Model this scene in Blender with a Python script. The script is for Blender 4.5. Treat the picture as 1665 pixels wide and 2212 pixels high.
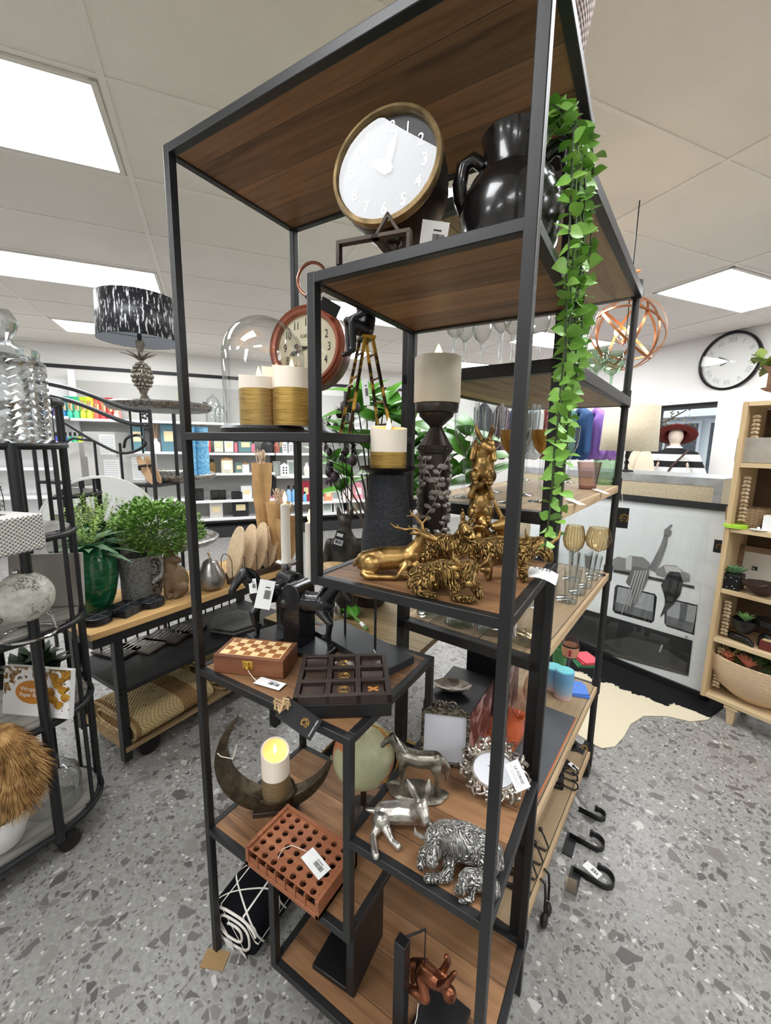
import bpy, bmesh, math, random
from mathutils import Vector, Matrix, Euler
R = math.radians
random.seed(11)
for _o in list(bpy.data.objects): bpy.data.objects.remove(_o)
SC = bpy.context.scene; COL = SC.collection

# ------------------------------------------------------------------ camera
FPX = 900.53; CAM = Vector((0.94217, -0.59892, 1.47662)); YAW, PITCH, ROLL = 0.5512, -0.1611, 0.0155
_fw = Vector((-math.sin(YAW)*math.cos(PITCH), math.cos(YAW)*math.cos(PITCH), math.sin(PITCH)))
_rt0 = Vector((math.cos(YAW), math.sin(YAW), 0)); _up0 = _rt0.cross(_fw)
_rt = math.cos(ROLL)*_rt0 + math.sin(ROLL)*_up0; _up = -math.sin(ROLL)*_rt0 + math.cos(ROLL)*_up0
cd = bpy.data.cameras.new('camera'); co = bpy.data.objects.new('camera', cd); COL.objects.link(co)
cd.sensor_fit = 'HORIZONTAL'; cd.sensor_width = 36; cd.lens = FPX*36/1665; cd.clip_start = .02; cd.clip_end = 200
_m = Matrix((_rt, _up, -_fw)).transposed().to_4x4(); _m.translation = CAM; co.matrix_world = _m
SC.camera = co
# ------------------------------------------------------------------ view, world, exposure
SC.view_settings.view_transform = 'Standard'; SC.view_settings.look = 'None'
SC.view_settings.gamma = 1; SC.view_settings.use_curve_mapping = False; SC.view_settings.exposure = 0.0
PANEL = 18.5          # strength of the ceiling light panels
W = bpy.data.worlds.new('overcast_sky'); SC.world = W; W.use_nodes = True
W.node_tree.nodes['Background'].inputs[0].default_value = (.86, .93, 1, 1)
W.node_tree.nodes['Background'].inputs[1].default_value = 2.0

# ------------------------------------------------------------------ measuring helpers (points on the real surfaces)
def ray(px, py): return _fw + (px-832.5)/FPX*_rt - (py-1106)/FPX*_up
def at(px, py, z): d = ray(px, py); return CAM + d*((z-CAM.z)/d.z)
def aty(px, py, y): d = ray(px, py); return CAM + d*((y-CAM.y)/d.y)
def atx(px, py, x): d = ray(px, py); return CAM + d*((x-CAM.x)/d.x)
GA = R(54.3); GU = Vector((math.cos(GA), math.sin(GA), 0)); GV = Vector((-GU.y, GU.x, 0))
def UV(u, v, z): return GU*u + GV*v + Vector((0, 0, z))
def atv(px, py, v): d = ray(px, py); return CAM + d*((v-CAM.dot(GV))/d.dot(GV))
def atu(px, py, u): d = ray(px, py); return CAM + d*((u-CAM.dot(GU))/d.dot(GU))
def dep(P): return (P-CAM).dot(_fw)
def k(P): return dep(P)/FPX                    # metres per photo pixel at P
def face(P): return math.atan2(-(P.x-CAM.x), P.y-CAM.y)   # turn so local -y looks at the aisle
def proj(P):
    d = P-CAM; z = d.dot(_fw); return (832.5+FPX*d.dot(_rt)/z, 1106-FPX*d.dot(_up)/z)
def hgt(P, py):                                # height above P that reaches photo row py
    lo, hi = -.5, 3
    for _ in range(40):
        m = (lo+hi)/2
        if proj(P+Vector((0, 0, m)))[1] > py: lo = m
        else: hi = m
    return lo
def fit(px, py, z, top, wpx):
    P = at(px, py, z); return P, hgt(P, top), wpx*k(P), face(P)

# ------------------------------------------------------------------ materials
def lin(c): return tuple(((x/255)/12.92 if x/255 <= .04045 else ((x/255+.055)/1.055)**2.4) for x in c[:3])+(1,)
class NT:
    def __init__(s, name):
        s.m = bpy.data.materials.new(name); s.m.use_nodes = True; s.t = s.m.node_tree; s.t.nodes.clear()
        s.out = s.n('ShaderNodeOutputMaterial')
    def n(s, ty, **kw):
        x = s.t.nodes.new(ty)
        for a, v in kw.items():
            if isinstance(a, str) and a.startswith('i_'): x.inputs[a[2:].replace('_', ' ')].default_value = v
            else: setattr(x, a, v)
        return x
    def l(s, a, b): s.t.links.new(a, b)
    def co(s, sc=(1, 1, 1), rot=(0, 0, 0), loc=(0, 0, 0)):
        c = s.n('ShaderNodeTexCoord'); m = s.n('ShaderNodeMapping'); s.l(c.outputs['Object'], m.inputs[0])
        m.inputs['Scale'].default_value = sc; m.inputs['Rotation'].default_value = rot; m.inputs['Location'].default_value = loc; return m.outputs[0]
    def noise(s, v, scale, detail=4, rough=.55, dist=0):
        x = s.n('ShaderNodeTexNoise'); s.l(v, x.inputs['Vector']); x.inputs['Scale'].default_value = scale
        x.inputs['Detail'].default_value = detail; x.inputs['Roughness'].default_value = rough; x.inputs['Distortion'].default_value = dist; return x
    def ramp(s, f, stops, inter='LINEAR'):
        x = s.n('ShaderNodeValToRGB'); x.color_ramp.interpolation = inter; e = x.color_ramp.elements
        while len(e) < len(stops): e.new(.5)
        for i, (p, c) in enumerate(stops): e[i].position = p; e[i].color = c
        s.l(f, x.inputs[0]); return x.outputs[0]
    def math(s, op, a, b=None, c=None):
        x = s.n('ShaderNodeMath', operation=op)
        for i, q in enumerate((a, b, c)):
            if q is None: continue
            if hasattr(q, 'links'): s.l(q, x.inputs[i])
            else: x.inputs[i].default_value = q
        return x.outputs[0]
    def mix(s, f, a, b, bl='MIX'):
        x = s.n('ShaderNodeMix', data_type='RGBA', blend_type=bl)
        for q, i in ((f, 0), (a, 6), (b, 7)):
            if hasattr(q, 'links'): s.l(q, x.inputs[i])
            else: x.inputs[i].default_value = q
        return x.outputs[2]
    def bsdf(s, col, rough=.5, metal=0, spec=.5, bump=None, bstr=.3, bdist=.002, coat=0, trans=0, ior=1.45, em=None, es=0, sss=0):
        b = s.n('ShaderNodeBsdfPrincipled')
        for q, i in ((col, 'Base Color'), (rough, 'Roughness'), (metal, 'Metallic')):
            if hasattr(q, 'links'): s.l(q, b.inputs[i])
            else: b.inputs[i].default_value = q
        b.inputs['Specular IOR Level'].default_value = spec; b.inputs['Coat Weight'].default_value = coat; b.inputs['Coat Roughness'].default_value = .06
        b.inputs['Transmission Weight'].default_value = trans; b.inputs['IOR'].default_value = ior
        if sss: b.inputs['Subsurface Weight'].default_value = sss; b.inputs['Subsurface Radius'].default_value = (.01, .006, .003); 
        if em is not None: b.inputs['Emission Color'].default_value = em; b.inputs['Emission Strength'].default_value = es
        if bump is not None:
            n = s.n('ShaderNodeBump'); n.inputs['Strength'].default_value = bstr; n.inputs['Distance'].default_value = bdist
            s.l(bump, n.inputs['Height']); s.l(n.outputs[0], b.inputs['Normal'])
        s.l(b.outputs[0], s.out.inputs[0]); s.b = b; return s.m
MC = {}
def mat(name, c, rough=.5, metal=0, c2=None, vs=12, st=(1, 1, 1), lo=.35, hi=.65, bump=0, bs=80, spec=.5, coat=0, trans=0, ior=1.45, em=None, es=0, sss=0, det=4):
    if name in MC: return MC[name]
    t = NT(name); v = t.co(st); col = lin(c); bm = None
    if c2 is not None: col = t.ramp(t.noise(v, vs, det).outputs[0], [(lo, lin(c)), (hi, lin(c2))])
    if bump: bm = t.noise(v, bs, 3).outputs[0]
    MC[name] = t.bsdf(col, rough, metal, spec, bm, bump, .003, coat, trans, ior, None if em is None else lin(em), es, sss); return MC[name]
def wood(name, c, c2, dark, axis='x', plank=0.0, rough=.45, sc=1, gap=.0025, coat=0, off=0.0):
    """boards that run along axis; plank = board width; seams are narrow grooves"""
    if name in MC: return MC[name]
    t = NT(name); s = (3*sc, 40*sc, 40*sc) if axis == 'x' else ((40*sc, 3*sc, 40*sc) if axis == 'y' else (40*sc, 40*sc, 3*sc))
    base = t.co((1, 1, 1)); sep = t.n('ShaderNodeSeparateXYZ'); t.l(base, sep.inputs[0])
    cross = sep.outputs[1] if axis == 'x' else sep.outputs[0]
    vm = t.n('ShaderNodeVectorMath', operation='MULTIPLY'); t.l(base, vm.inputs[0]); vm.inputs[1].default_value = s
    vec = vm.outputs[0]
    if plank:
        row = t.math('FLOOR', t.math('DIVIDE', t.math('ADD', cross, 10+off), plank))
        wn = t.n('ShaderNodeTexWhiteNoise', noise_dimensions='1D'); t.l(row, wn.inputs['W'])
        ad = t.n('ShaderNodeVectorMath', operation='ADD'); t.l(vec, ad.inputs[0])
        ws = t.n('ShaderNodeVectorMath', operation='SCALE'); t.l(wn.outputs['Color'], ws.inputs[0]); ws.inputs['Scale'].default_value = 30
        t.l(ws.outputs[0], ad.inputs[1]); vec = ad.outputs[0]
    n1 = t.noise(vec, 1.0, 5, .6, .6); n2 = t.noise(base, 6, 2)
    col = t.ramp(n1.outputs[0], [(.28, lin(dark)), (.45, lin(c)), (.7, lin(c2))])
    col = t.mix(t.math('MULTIPLY', n2.outputs[0], .35), col, lin(c))
    if plank:
        br = t.math('MULTIPLY_ADD', wn.outputs['Value'], .5, .72)
        cb = t.n('ShaderNodeCombineColor'); [t.l(br, cb.inputs[i]) for i in range(3)]
        col = t.mix(1.0, col, cb.outputs[0], 'MULTIPLY')
        fr = t.math('FRACT', t.math('DIVIDE', t.math('ADD', cross, 10+off), plank))
        seam = t.math('LESS_THAN', fr, gap/plank)
        col = t.mix(seam, col, lin([x*.25 for x in dark]))
        hb = t.math('SUBTRACT', t.math('MULTIPLY', n1.outputs[0], .3), seam)
    else: hb = n1.outputs[0]
    MC[name] = t.bsdf(col, rough, 0, .4, hb, .35, .002, coat); return MC[name]
def thin_glass(name, tint=(255, 255, 255), f0=.04, f1=.75, pw=2.6, rough=0.0, tintedge=(215, 222, 222)):
    """clear glass wall: see-through, mirror-like towards grazing angles"""
    if name in MC: return MC[name]
    t = NT(name); lw = t.n('ShaderNodeLayerWeight'); lw.inputs[0].default_value = .5
    f = t.math('POWER', lw.outputs['Facing'], pw)
    tr = t.n('ShaderNodeBsdfTransparent'); t.l(t.mix(f, lin(tint), lin(tintedge)), tr.inputs[0])
    gl = t.n('ShaderNodeBsdfGlossy'); gl.inputs['Roughness'].default_value = rough
    mx = t.n('ShaderNodeMixShader'); t.l(t.math('MULTIPLY_ADD', f, f1-f0, f0), mx.inputs[0]); t.l(tr.outputs[0], mx.inputs[1]); t.l(gl.outputs[0], mx.inputs[2])
    t.l(mx.outputs[0], t.out.inputs[0]); MC[name] = t.m; return t.m
def emit(name, c, s):
    if name in MC: return MC[name]
    t = NT(name); e = t.n('ShaderNodeEmission'); e.inputs[0].default_value = lin(c); e.inputs[1].default_value = s
    t.l(e.outputs[0], t.out.inputs[0]); MC[name] = t.m; return t.m
def weave(name, c, c2, sx=120, sz=120, rough=.7, bs=.8):
    if name in MC: return MC[name]
    t = NT(name); v = t.co(); sep = t.n('ShaderNodeSeparateXYZ'); t.l(v, sep.inputs[0])
    h = t.math('ADD', sep.outputs[0], sep.outputs[1])
    a = t.math('SINE', t.math('MULTIPLY', h, sx*2)); b = t.math('SINE', t.math('MULTIPLY', sep.outputs[2], sz*2))
    f = t.math('MULTIPLY_ADD', t.math('MULTIPLY', a, b), .5, .5)
    MC[name] = t.bsdf(t.ramp(f, [(.15, lin(c2)), (.6, lin(c))]), rough, 0, .3, f, bs, .003); return MC[name]
def furm(name, c, c2, metal=1, rough=.38, sc=24, st=(1, 1, .35), bs=1.0, bd=.006):
    """carved strands: stretched, warped bands as relief"""
    if name in MC: return MC[name]
    t = NT(name); v = t.co(st)
    n = t.noise(v, sc, 3, .5, 1.2); w = t.math('ABSOLUTE', t.math('SINE', t.math('MULTIPLY', n.outputs[0], 42)))
    p = t.noise(t.co(), 25, 3)
    col = t.mix(t.math('MULTIPLY', w, .9), lin(c2), lin(c)); col = t.mix(t.math('MULTIPLY', p.outputs[0], .4), col, lin(c2))
    MC[name] = t.bsdf(col, rough, metal, .5, w, bs, bd); return MC[name]

# ------------------------------------------------------------------ mesh builder
class MB:
    def __init__(s, sc=1.0): s.v = []; s.f = []; s.mi = []; s.cur = 0; s.M = Matrix.Scale(sc, 4) if sc != 1 else Matrix()
    def add(s, vs, fs):
        o = len(s.v); s.v += [s.M @ Vector(p) for p in vs]; s.f += [tuple(i+o for i in f) for f in fs]; s.mi += [s.cur]*len(fs); return s
    def box(s, c, d, rot=None):
        M = Matrix.Translation(c) @ (Euler(rot).to_matrix().to_4x4() if rot else Matrix())
        a, b, h = d[0]/2, d[1]/2, d[2]/2
        vs = [M @ Vector((x*a, y*b, z*h)) for z in (-1, 1) for y in (-1, 1) for x in (-1, 1)]
        return s.add(vs, [(0, 2, 3, 1), (4, 5, 7, 6), (0, 1, 5, 4), (2, 6, 7, 3), (0, 4, 6, 2), (1, 3, 7, 5)])
    def lohi(s, a, b): return s.box([(a[i]+b[i])/2 for i in range(3)], [abs(b[i]-a[i]) for i in range(3)])
    def lathe(s, prof, n=24, c=(0, 0, 0), M=None, cap=True, wob=None):
        vs = []; fs = []; M = (Matrix.Translation(c) @ M) if M else Matrix.Translation(c)
        for j, (r, z) in enumerate(prof):
            for i in range(n):
                a = 2*math.pi*i/n; q = r*(1+wob(a, j)) if wob else r
                vs.append(M @ Vector((q*math.cos(a), q*math.sin(a), z)))
        for j in range(len(prof)-1):
            for i in range(n): a, b = j*n+i, j*n+(i+1) % n; fs.append((a, b, b+n, a+n))
        if cap:
            if prof[0][0] > 1e-6: fs.append(tuple(range(n))[::-1])
            if prof[-1][0] > 1e-6: fs.append(tuple((len(prof)-1)*n+i for i in range(n)))
        return s.add(vs, fs)
    def cyl(s, a, b, r, r2=None, n=12):
        a, b = Vector(a), Vector(b); d = b-a; q = d.to_track_quat('Z', 'Y').to_matrix().to_4x4()
        return s.lathe([(r, 0), (r if r2 is None else r2, d.length)], n, a, q)
    def ball(s, c, r, sc=(1, 1, 1), n=14, rot=None):
        M = Matrix.Translation(c) @ (Euler(rot).to_matrix().to_4x4() if rot else Matrix()) @ Matrix.Diagonal((sc[0], sc[1], sc[2], 1))
        m = max(5, n//2+1); return s.lathe([(r*math.sin(math.pi*j/m)+1e-6*(j in (0, m)), -r*math.cos(math.pi*j/m)) for j in range(m+1)], n, (0, 0, 0), M, False)
    def tube(s, pts, r, n=8, closed=False):
        P = [Vector(p) for p in pts]; m = len(P); rs = r if isinstance(r, (list, tuple)) else [r]*m
        vs = []; fs = []; up = None
        for i in range(m):
            t = (P[(i+1) % m]-P[i-1]) if closed else (P[min(i+1, m-1)]-P[max(i-1, 0)])
            if t.length < 1e-9: t = Vector((0, 0, 1))
            t.normalize()
            if up is None: up = t.orthogonal().normalized()
            else:
                up = up-t*up.dot(t); up = up.normalized() if up.length > 1e-6 else t.orthogonal().normalized()
            w = t.cross(up)
            for j in range(n): a = 2*math.pi*j/n; vs.append(P[i]+(up*math.cos(a)+w*math.sin(a))*rs[i])
        for i in range(m if closed else m-1):
            for j in range(n):
                a, b, c2, d = i*n+j, i*n+(j+1) % n, ((i+1) % m)*n+(j+1) % n, ((i+1) % m)*n+j; fs.append((a, b, c2, d))
        if not closed: fs += [tuple(range(n))[::-1], tuple((m-1)*n+j for j in range(n))]
        return s.add(vs, fs)
    def prism(s, poly, h, M=None, z0=0):
        n = len(poly); M = M or Matrix()
        vs = [M @ Vector((x, y, z0)) for x, y in poly]+[M @ Vector((x, y, z0+h)) for x, y in poly]
        return s.add(vs, [tuple(range(n))[::-1], tuple(range(n, 2*n))]+[(i, (i+1) % n, (i+1) % n+n, i+n) for i in range(n)])
    def chain(s, pr, n=12):
        """closed capsule chain (p, r) for bodies that are fused afterwards"""
        for p, r in pr: s.ball(p, r, n=n)
        for (a, ra), (b, rb) in zip(pr, pr[1:]): s.cyl(a, b, ra, rb, n)
        return s
    def leaf(s, p, d, L, w, up=(0, 0, 1), bend=.2, fold=.15, n=4, tip=.9):
        """one curved leaf blade with two sides and a little thickness of shape"""
        p, d, up = Vector(p), Vector(d).normalized(), Vector(up); sd = d.cross(up)
        sd = sd.normalized() if sd.length > 1e-4 else d.orthogonal().normalized(); nn = sd.cross(d)
        vs = []; fs = []
        for i in range(n+1):
            t = i/n; wd = w*math.sin(math.pi*min(1, (t*.94+.06))**tip)*.5; c = p+d*L*t-nn*L*bend*t*t
            vs += [c-sd*wd+nn*wd*fold*2, c, c+sd*wd+nn*wd*fold*2]
        for i in range(n):
            a = i*3; fs += [(a, a+1, a+4, a+3), (a+1, a+2, a+5, a+4)]
        return s.add(vs, fs)
    def build(s, name, m, parent=None, loc=None, rz=0, smooth=40, bevel=0, mods=(), label=None, cat=None, group=None, kind=None):
        me = bpy.data.meshes.new(name); me.from_pydata([tuple(v) for v in s.v], [], s.f)
        for x in (m if isinstance(m, (list, tuple)) else [m]): me.materials.append(x)
        me.polygons.foreach_set('material_index', s.mi)
        if smooth:
            me.polygons.foreach_set('use_smooth', [True]*len(me.polygons)); me.set_sharp_from_angle(angle=R(smooth))
        me.validate(); me.update()
        o = bpy.data.objects.new(name, me); COL.objects.link(o)
        if parent: o.parent = parent
        if loc is not None: o.location = loc
        if rz: o.rotation_euler[2] = rz
        if bevel:
            b = o.modifiers.new('bevel', 'BEVEL'); b.width = bevel; b.segments = 2; b.limit_method = 'ANGLE'; b.angle_limit = R(50)
        for ty, kw in mods:
            q = o.modifiers.new(ty.lower(), ty)
            for a, v in kw.items(): setattr(q, a, v)
        return tag(o, label, cat, group, kind)
    def fuse(s, name, m, parent, vox=.003, sm=4, **kw):
        """one continuous surface out of overlapping closed shapes"""
        return s.build(name, m, parent, smooth=180, mods=[('REMESH', dict(mode='VOXEL', voxel_size=vox, use_smooth_shade=True)), ('SMOOTH', dict(factor=.5, iterations=sm))], **kw)
def tag(o, label=None, cat=None, group=None, kind=None):
    for a, v in (('label', label), ('category', cat), ('group', group), ('kind', kind)):
        if v: o[a] = v
    return o
def T(name, label, cat, P=(0, 0, 0), rz=0, group=None):
    o = bpy.data.objects.new(name, None); COL.objects.link(o); o.empty_display_size = .05
    o.location = P; o.rotation_euler = (0, 0, rz); return tag(o, label, cat, group)
def dup(root, P, rz=None, label=None, group=None, scale=None):
    def cp(o, par):
        c = o.copy(); COL.objects.link(c)
        if par: c.parent = par
        for ch in [x for x in KIDS.get(o.name, o.children)]: cp(ch, c)
        return c
    c = cp(root, None); c.location = P
    if rz is not None: c.rotation_euler[2] = rz
    if scale: c.scale = scale
    if label: c['label'] = label
    if group: c['group'] = group
    return c
KIDS = {}
def text(name, s, size, m, parent, loc, rot=(0, 0, 0), ext=.0004, align='CENTER', sp=1.0, sx=1.0):
    cu = bpy.data.curves.new(name, 'FONT'); cu.body = s; cu.size = size; cu.extrude = ext; cu.align_x = align; cu.align_y = 'CENTER'; cu.space_character = sp
    o = bpy.data.objects.new('t', cu); COL.objects.link(o); dg = bpy.context.evaluated_depsgraph_get()
    me = bpy.data.meshes.new_from_object(o.evaluated_get(dg)); bpy.data.objects.remove(o); bpy.data.curves.remove(cu)
    me.name = name; me.materials.clear(); me.materials.append(m)
    o = bpy.data.objects.new(name, me); COL.objects.link(o); o.parent = parent; o.location = loc; o.rotation_euler = rot; o.scale = (sx, 1, 1); return o
def spl(P, n=5):
    P = [Vector(p) for p in P]; Q = [P[0]*2-P[1]]+P+[P[-1]*2-P[-2]]; o = []
    for i in range(1, len(Q)-2):
        a, b, c, d = Q[i-1:i+3]
        for j in range(n): t = j/n; o.append(.5*((2*b)+(c-a)*t+(2*a-5*b+4*c-d)*t*t+(3*b-a-3*c+d)*t**3))
    return o+[P[-1]]
def arc(cx, cz, r, a0, a1, n, y=0, rz=None): return [(cx+r*math.cos(R(a0+(a1-a0)*i/n)), y, cz+(rz or r)*math.sin(R(a0+(a1-a0)*i/n))) for i in range(n+1)]
def ring(c, r, n=24, ax='z'):
    o = []
    for i in range(n):
        a = 2*math.pi*i/n; x, y = r*math.cos(a), r*math.sin(a)
        o.append((c[0]+x, c[1]+y, c[2]) if ax == 'z' else ((c[0]+x, c[1], c[2]+y) if ax == 'y' else (c[0], c[1]+x, c[2]+y)))
    return o
BLK = mat('black_powder_coated_steel', (23, 23, 24), .43, 0, (29, 29, 30), 8, bump=.05, bs=400)
BLKI = mat('black_cast_iron', (30, 28, 27), .5, .3, (46, 40, 36), 30, bump=.3, bs=120)
WHITE = mat('white_card', (232, 233, 232), .6)
INK = mat('black_ink', (22, 22, 22), .7)
GREYINK = mat('grey_ink', (110, 110, 110), .7)
BARK = mat('black_card', (14, 15, 17), .45)
GOLDINK = mat('gold_foil', (190, 150, 70), .35, .8)
STRING = mat('cotton_string', (226, 220, 205), .8)
def barcode(mb, x, y, w, h, z, n=16):
    q = x
    for i in range(n):
        b = w/n*random.choice((.25, .45, .7)); mb.box((q+b/2, y, z), (b, h, .0003)); q += w/n
def tag_card(par, w, h, M, string=None, black=False, price=None):
    """a swing tag as part of its thing: card, printing, string"""
    mb = MB(); mb.M = M; mb.box((0, 0, 0), (w, h, .0006)); c = mb.build('swing_tag', BARK if black else WHITE, par, bevel=0)
    mb = MB(); mb.M = M
    if black:
        for i in range(14):
            a = R(-60+300*i/13); r = h*.17; x, y = w*.17+r*math.cos(a), r*math.sin(a); L = h*.1
            mb.box((x, y, .0006), (L, h*.016, .0003), (0, 0, a+.5*(-1)**i)); mb.box((x+L*.3, y, .0006), (L*.7, h*.014, .0003), (0, 0, a-.7))
        mb.build('gold_emblem', GOLDINK, c)
    else:
        barcode(mb, -w*.05, 0, w*.42, h*.3, .0006); mb.box((w*.1, h*.25, .0006), (w*.3, h*.04, .0003)); mb.build('barcode', INK, c)
    if string:
        mb = MB(); mb.tube(string, .0009, 6); mb.build('string', STRING, c)
    return c
# ------------------------------------------------------------------ the room
CZ = 2.79; U0, U1, V0, V1 = -6.0, 5.57, -4.6, 6.24
def rotbuild(mb, name, m, **kw): return mb.build(name, m, rz=GA, **kw)
def terrazzo():
    t = NT('terrazzo'); v = t.co(); wv = t.noise(v, 9, 3).outputs['Color']
    ad = t.n('ShaderNodeVectorMath', operation='MULTIPLY_ADD'); t.l(wv, ad.inputs[0]); ad.inputs[1].default_value = (.05, .05, 0); t.l(v, ad.inputs[2]); vec = ad.outputs[0]
    n = t.noise(v, 70, 4, .7); base = t.ramp(n.outputs[0], [(.3, lin((122, 120, 117))), (.7, lin((158, 157, 153)))])
    fine = t.n('ShaderNodeTexVoronoi', feature='F1'); t.l(vec, fine.inputs['Vector']); fine.inputs['Scale'].default_value = 150
    def chips(sc, prob, lo, stops, col):
        e = t.n('ShaderNodeTexVoronoi', feature='DISTANCE_TO_EDGE'); t.l(vec, e.inputs['Vector']); e.inputs['Scale'].default_value = sc
        f = t.n('ShaderNodeTexVoronoi', feature='F1'); t.l(vec, f.inputs['Vector']); f.inputs['Scale'].default_value = sc
        sp = t.n('ShaderNodeSeparateColor'); t.l(f.outputs['Color'], sp.inputs[0])
        m = t.math('MULTIPLY', t.math('GREATER_THAN', e.outputs['Distance'], lo), t.math('LESS_THAN', sp.outputs[0], prob))
        cc = t.ramp(sp.outputs[1], [(p, lin(c)) for p, c in stops], 'CONSTANT'); vn = t.noise(v, 120, 3)
        cc = t.mix(t.math('MULTIPLY', vn.outputs[0], .3), cc, lin((120, 112, 108)))
        return t.mix(m, col, cc)
    g = [(0, (98, 95, 93)), (.3, (120, 117, 114)), (.5, (84, 81, 80)), (.64, (134, 131, 128)), (.93, (196, 193, 190))]
    col = chips(95, .34, .12, [(0, (92, 88, 87)), (.35, (150, 147, 144)), (.6, (110, 105, 102)), (.85, (204, 202, 199))], base)
    col = chips(38, .27, .10, g, col); col = chips(19, .17, .14, g[:4], col)
    return t.bsdf(col, .3, 0, .5, None)
f = MB(); f.lohi((U0, V0, -.06), (U1, V1, 0)); rotbuild(f, 'floor', terrazzo(), kind='structure', smooth=0)
def ceil_mat():
    t = NT('ceiling_tile'); v = t.co(); n = t.noise(v, 55, 3, .6); n2 = t.noise(v, 1.3, 2)
    return t.bsdf(t.ramp(n2.outputs[0], [(.3, lin((229, 224, 216))), (.7, lin((236, 231, 224)))]), .9, 0, .2, n.outputs[0], .55, .006)
f = MB(); f.lohi((U0, V0, CZ), (U1, V1, CZ+.05)); rotbuild(f, 'ceiling', ceil_mat(), kind='structure', smooth=0)
GU0, GV0, DU, DV = -.24, .28, 1.28, .64
g = MB()
for i in range(-5, 6):
    x = GU0+DU*i
    if U0 < x < U1: g.lohi((x-.013, V0, CZ-.006), (x+.013, V1, CZ-.0002))
for j in range(-8, 10):
    y = GV0+DV*j
    if V0 < y < V1: g.lohi((U0, y-.011, CZ-.005), (U1, y+.011, CZ-.0002))
rotbuild(g, 'trim_1', mat('ceiling_grid_metal', (232, 228, 221), .5), kind='structure', smooth=0)
wallm = mat('painted_wall', (222, 221, 217), .85, 0, (228, 226, 222), 1.5, bump=.1, bs=150)
for nm, a, b in (('wall_back', (U0, V1, 0), (U1, V1+.1, CZ)), ('wall_left', (U0-.1, V0, 0), (U0, V1, CZ)), ('wall_front', (U0, V0-.1, 0), (U1, V0, CZ))):
    w = MB(); w.lohi(a, b); rotbuild(w, nm, wallm, kind='structure', smooth=0)
WV0, WV1, WZ0, WZ1 = 1.99, 3.15, .95, 2.03      # the shop window seen in the photograph
SV0, SV1 = -4.0, .9                              # the rest of the shop front, behind the bookcase
w = MB()
w.lohi((U1, V0, WZ1), (U1+.15, V1, CZ)); w.lohi((U1, WV1, 0), (U1+.15, V1, WZ1)); w.lohi((U1, WV0, 0), (U1+.15, WV1, WZ0))
w.lohi((U1, SV1, 0), (U1+.15, WV0, WZ1)); w.lohi((U1, SV0, 0), (U1+.15, SV1, .45)); w.lohi((U1, V0, 0), (U1+.15, SV0, WZ1))
rotbuild(w, 'wall_right', wallm, kind='structure', smooth=0)
tr = MB(); tr.lohi((U1-.03, 1.75, WZ1), (U1, WV1+.1, WZ1+.13)); rotbuild(tr, 'trim_2', mat('white_gloss_trim', (238, 236, 234), .4), kind='structure', smooth=0)
tr = MB(); tr.lohi((U1-.07, 1.72, 0), (U1, WV0, WZ1)); rotbuild(tr, 'trim_3', mat('white_gloss_trim', (238, 236, 234), .4), kind='structure', smooth=0)
dkf = mat('dark_window_frame', (40, 42, 46), .4)
def window(nm, v0, v1, z0, z1, mull=()):
    w = MB(); s = .045
    w.lohi((U1+.04, v0, z0), (U1+.1, v0+s, z1)); w.lohi((U1+.04, v1-s, z0), (U1+.1, v1, z1)); w.lohi((U1+.04, v0, z0), (U1+.1, v1, z0+s)); w.lohi((U1+.04, v0, z1-.06), (U1+.1, v1, z1))
    for q in mull: w.lohi((U1+.04, q-s/2, z0), (U1+.1, q+s/2, z1))
    o = rotbuild(w, nm, dkf, kind='structure', smooth=0)
    p = MB(); p.lohi((U1+.066, v0+s, z0+s), (U1+.072, v1-s, z1-.06)); p.build('pane', thin_glass('window_pane_glass', f0=.02, f1=.5), o)
window('window_1', WV0, WV1, WZ0, WZ1, (2.75,)); window('window_2', SV0, SV1, .45, WZ1, (-2.4, -.8))
s = MB(); s.lohi((U0, V1-.012, 2.46), (U1, V1, 2.51)); rotbuild(s, 'trim_4', mat('black_wall_strip', (28, 28, 30), .5), kind='structure', smooth=0)
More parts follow.
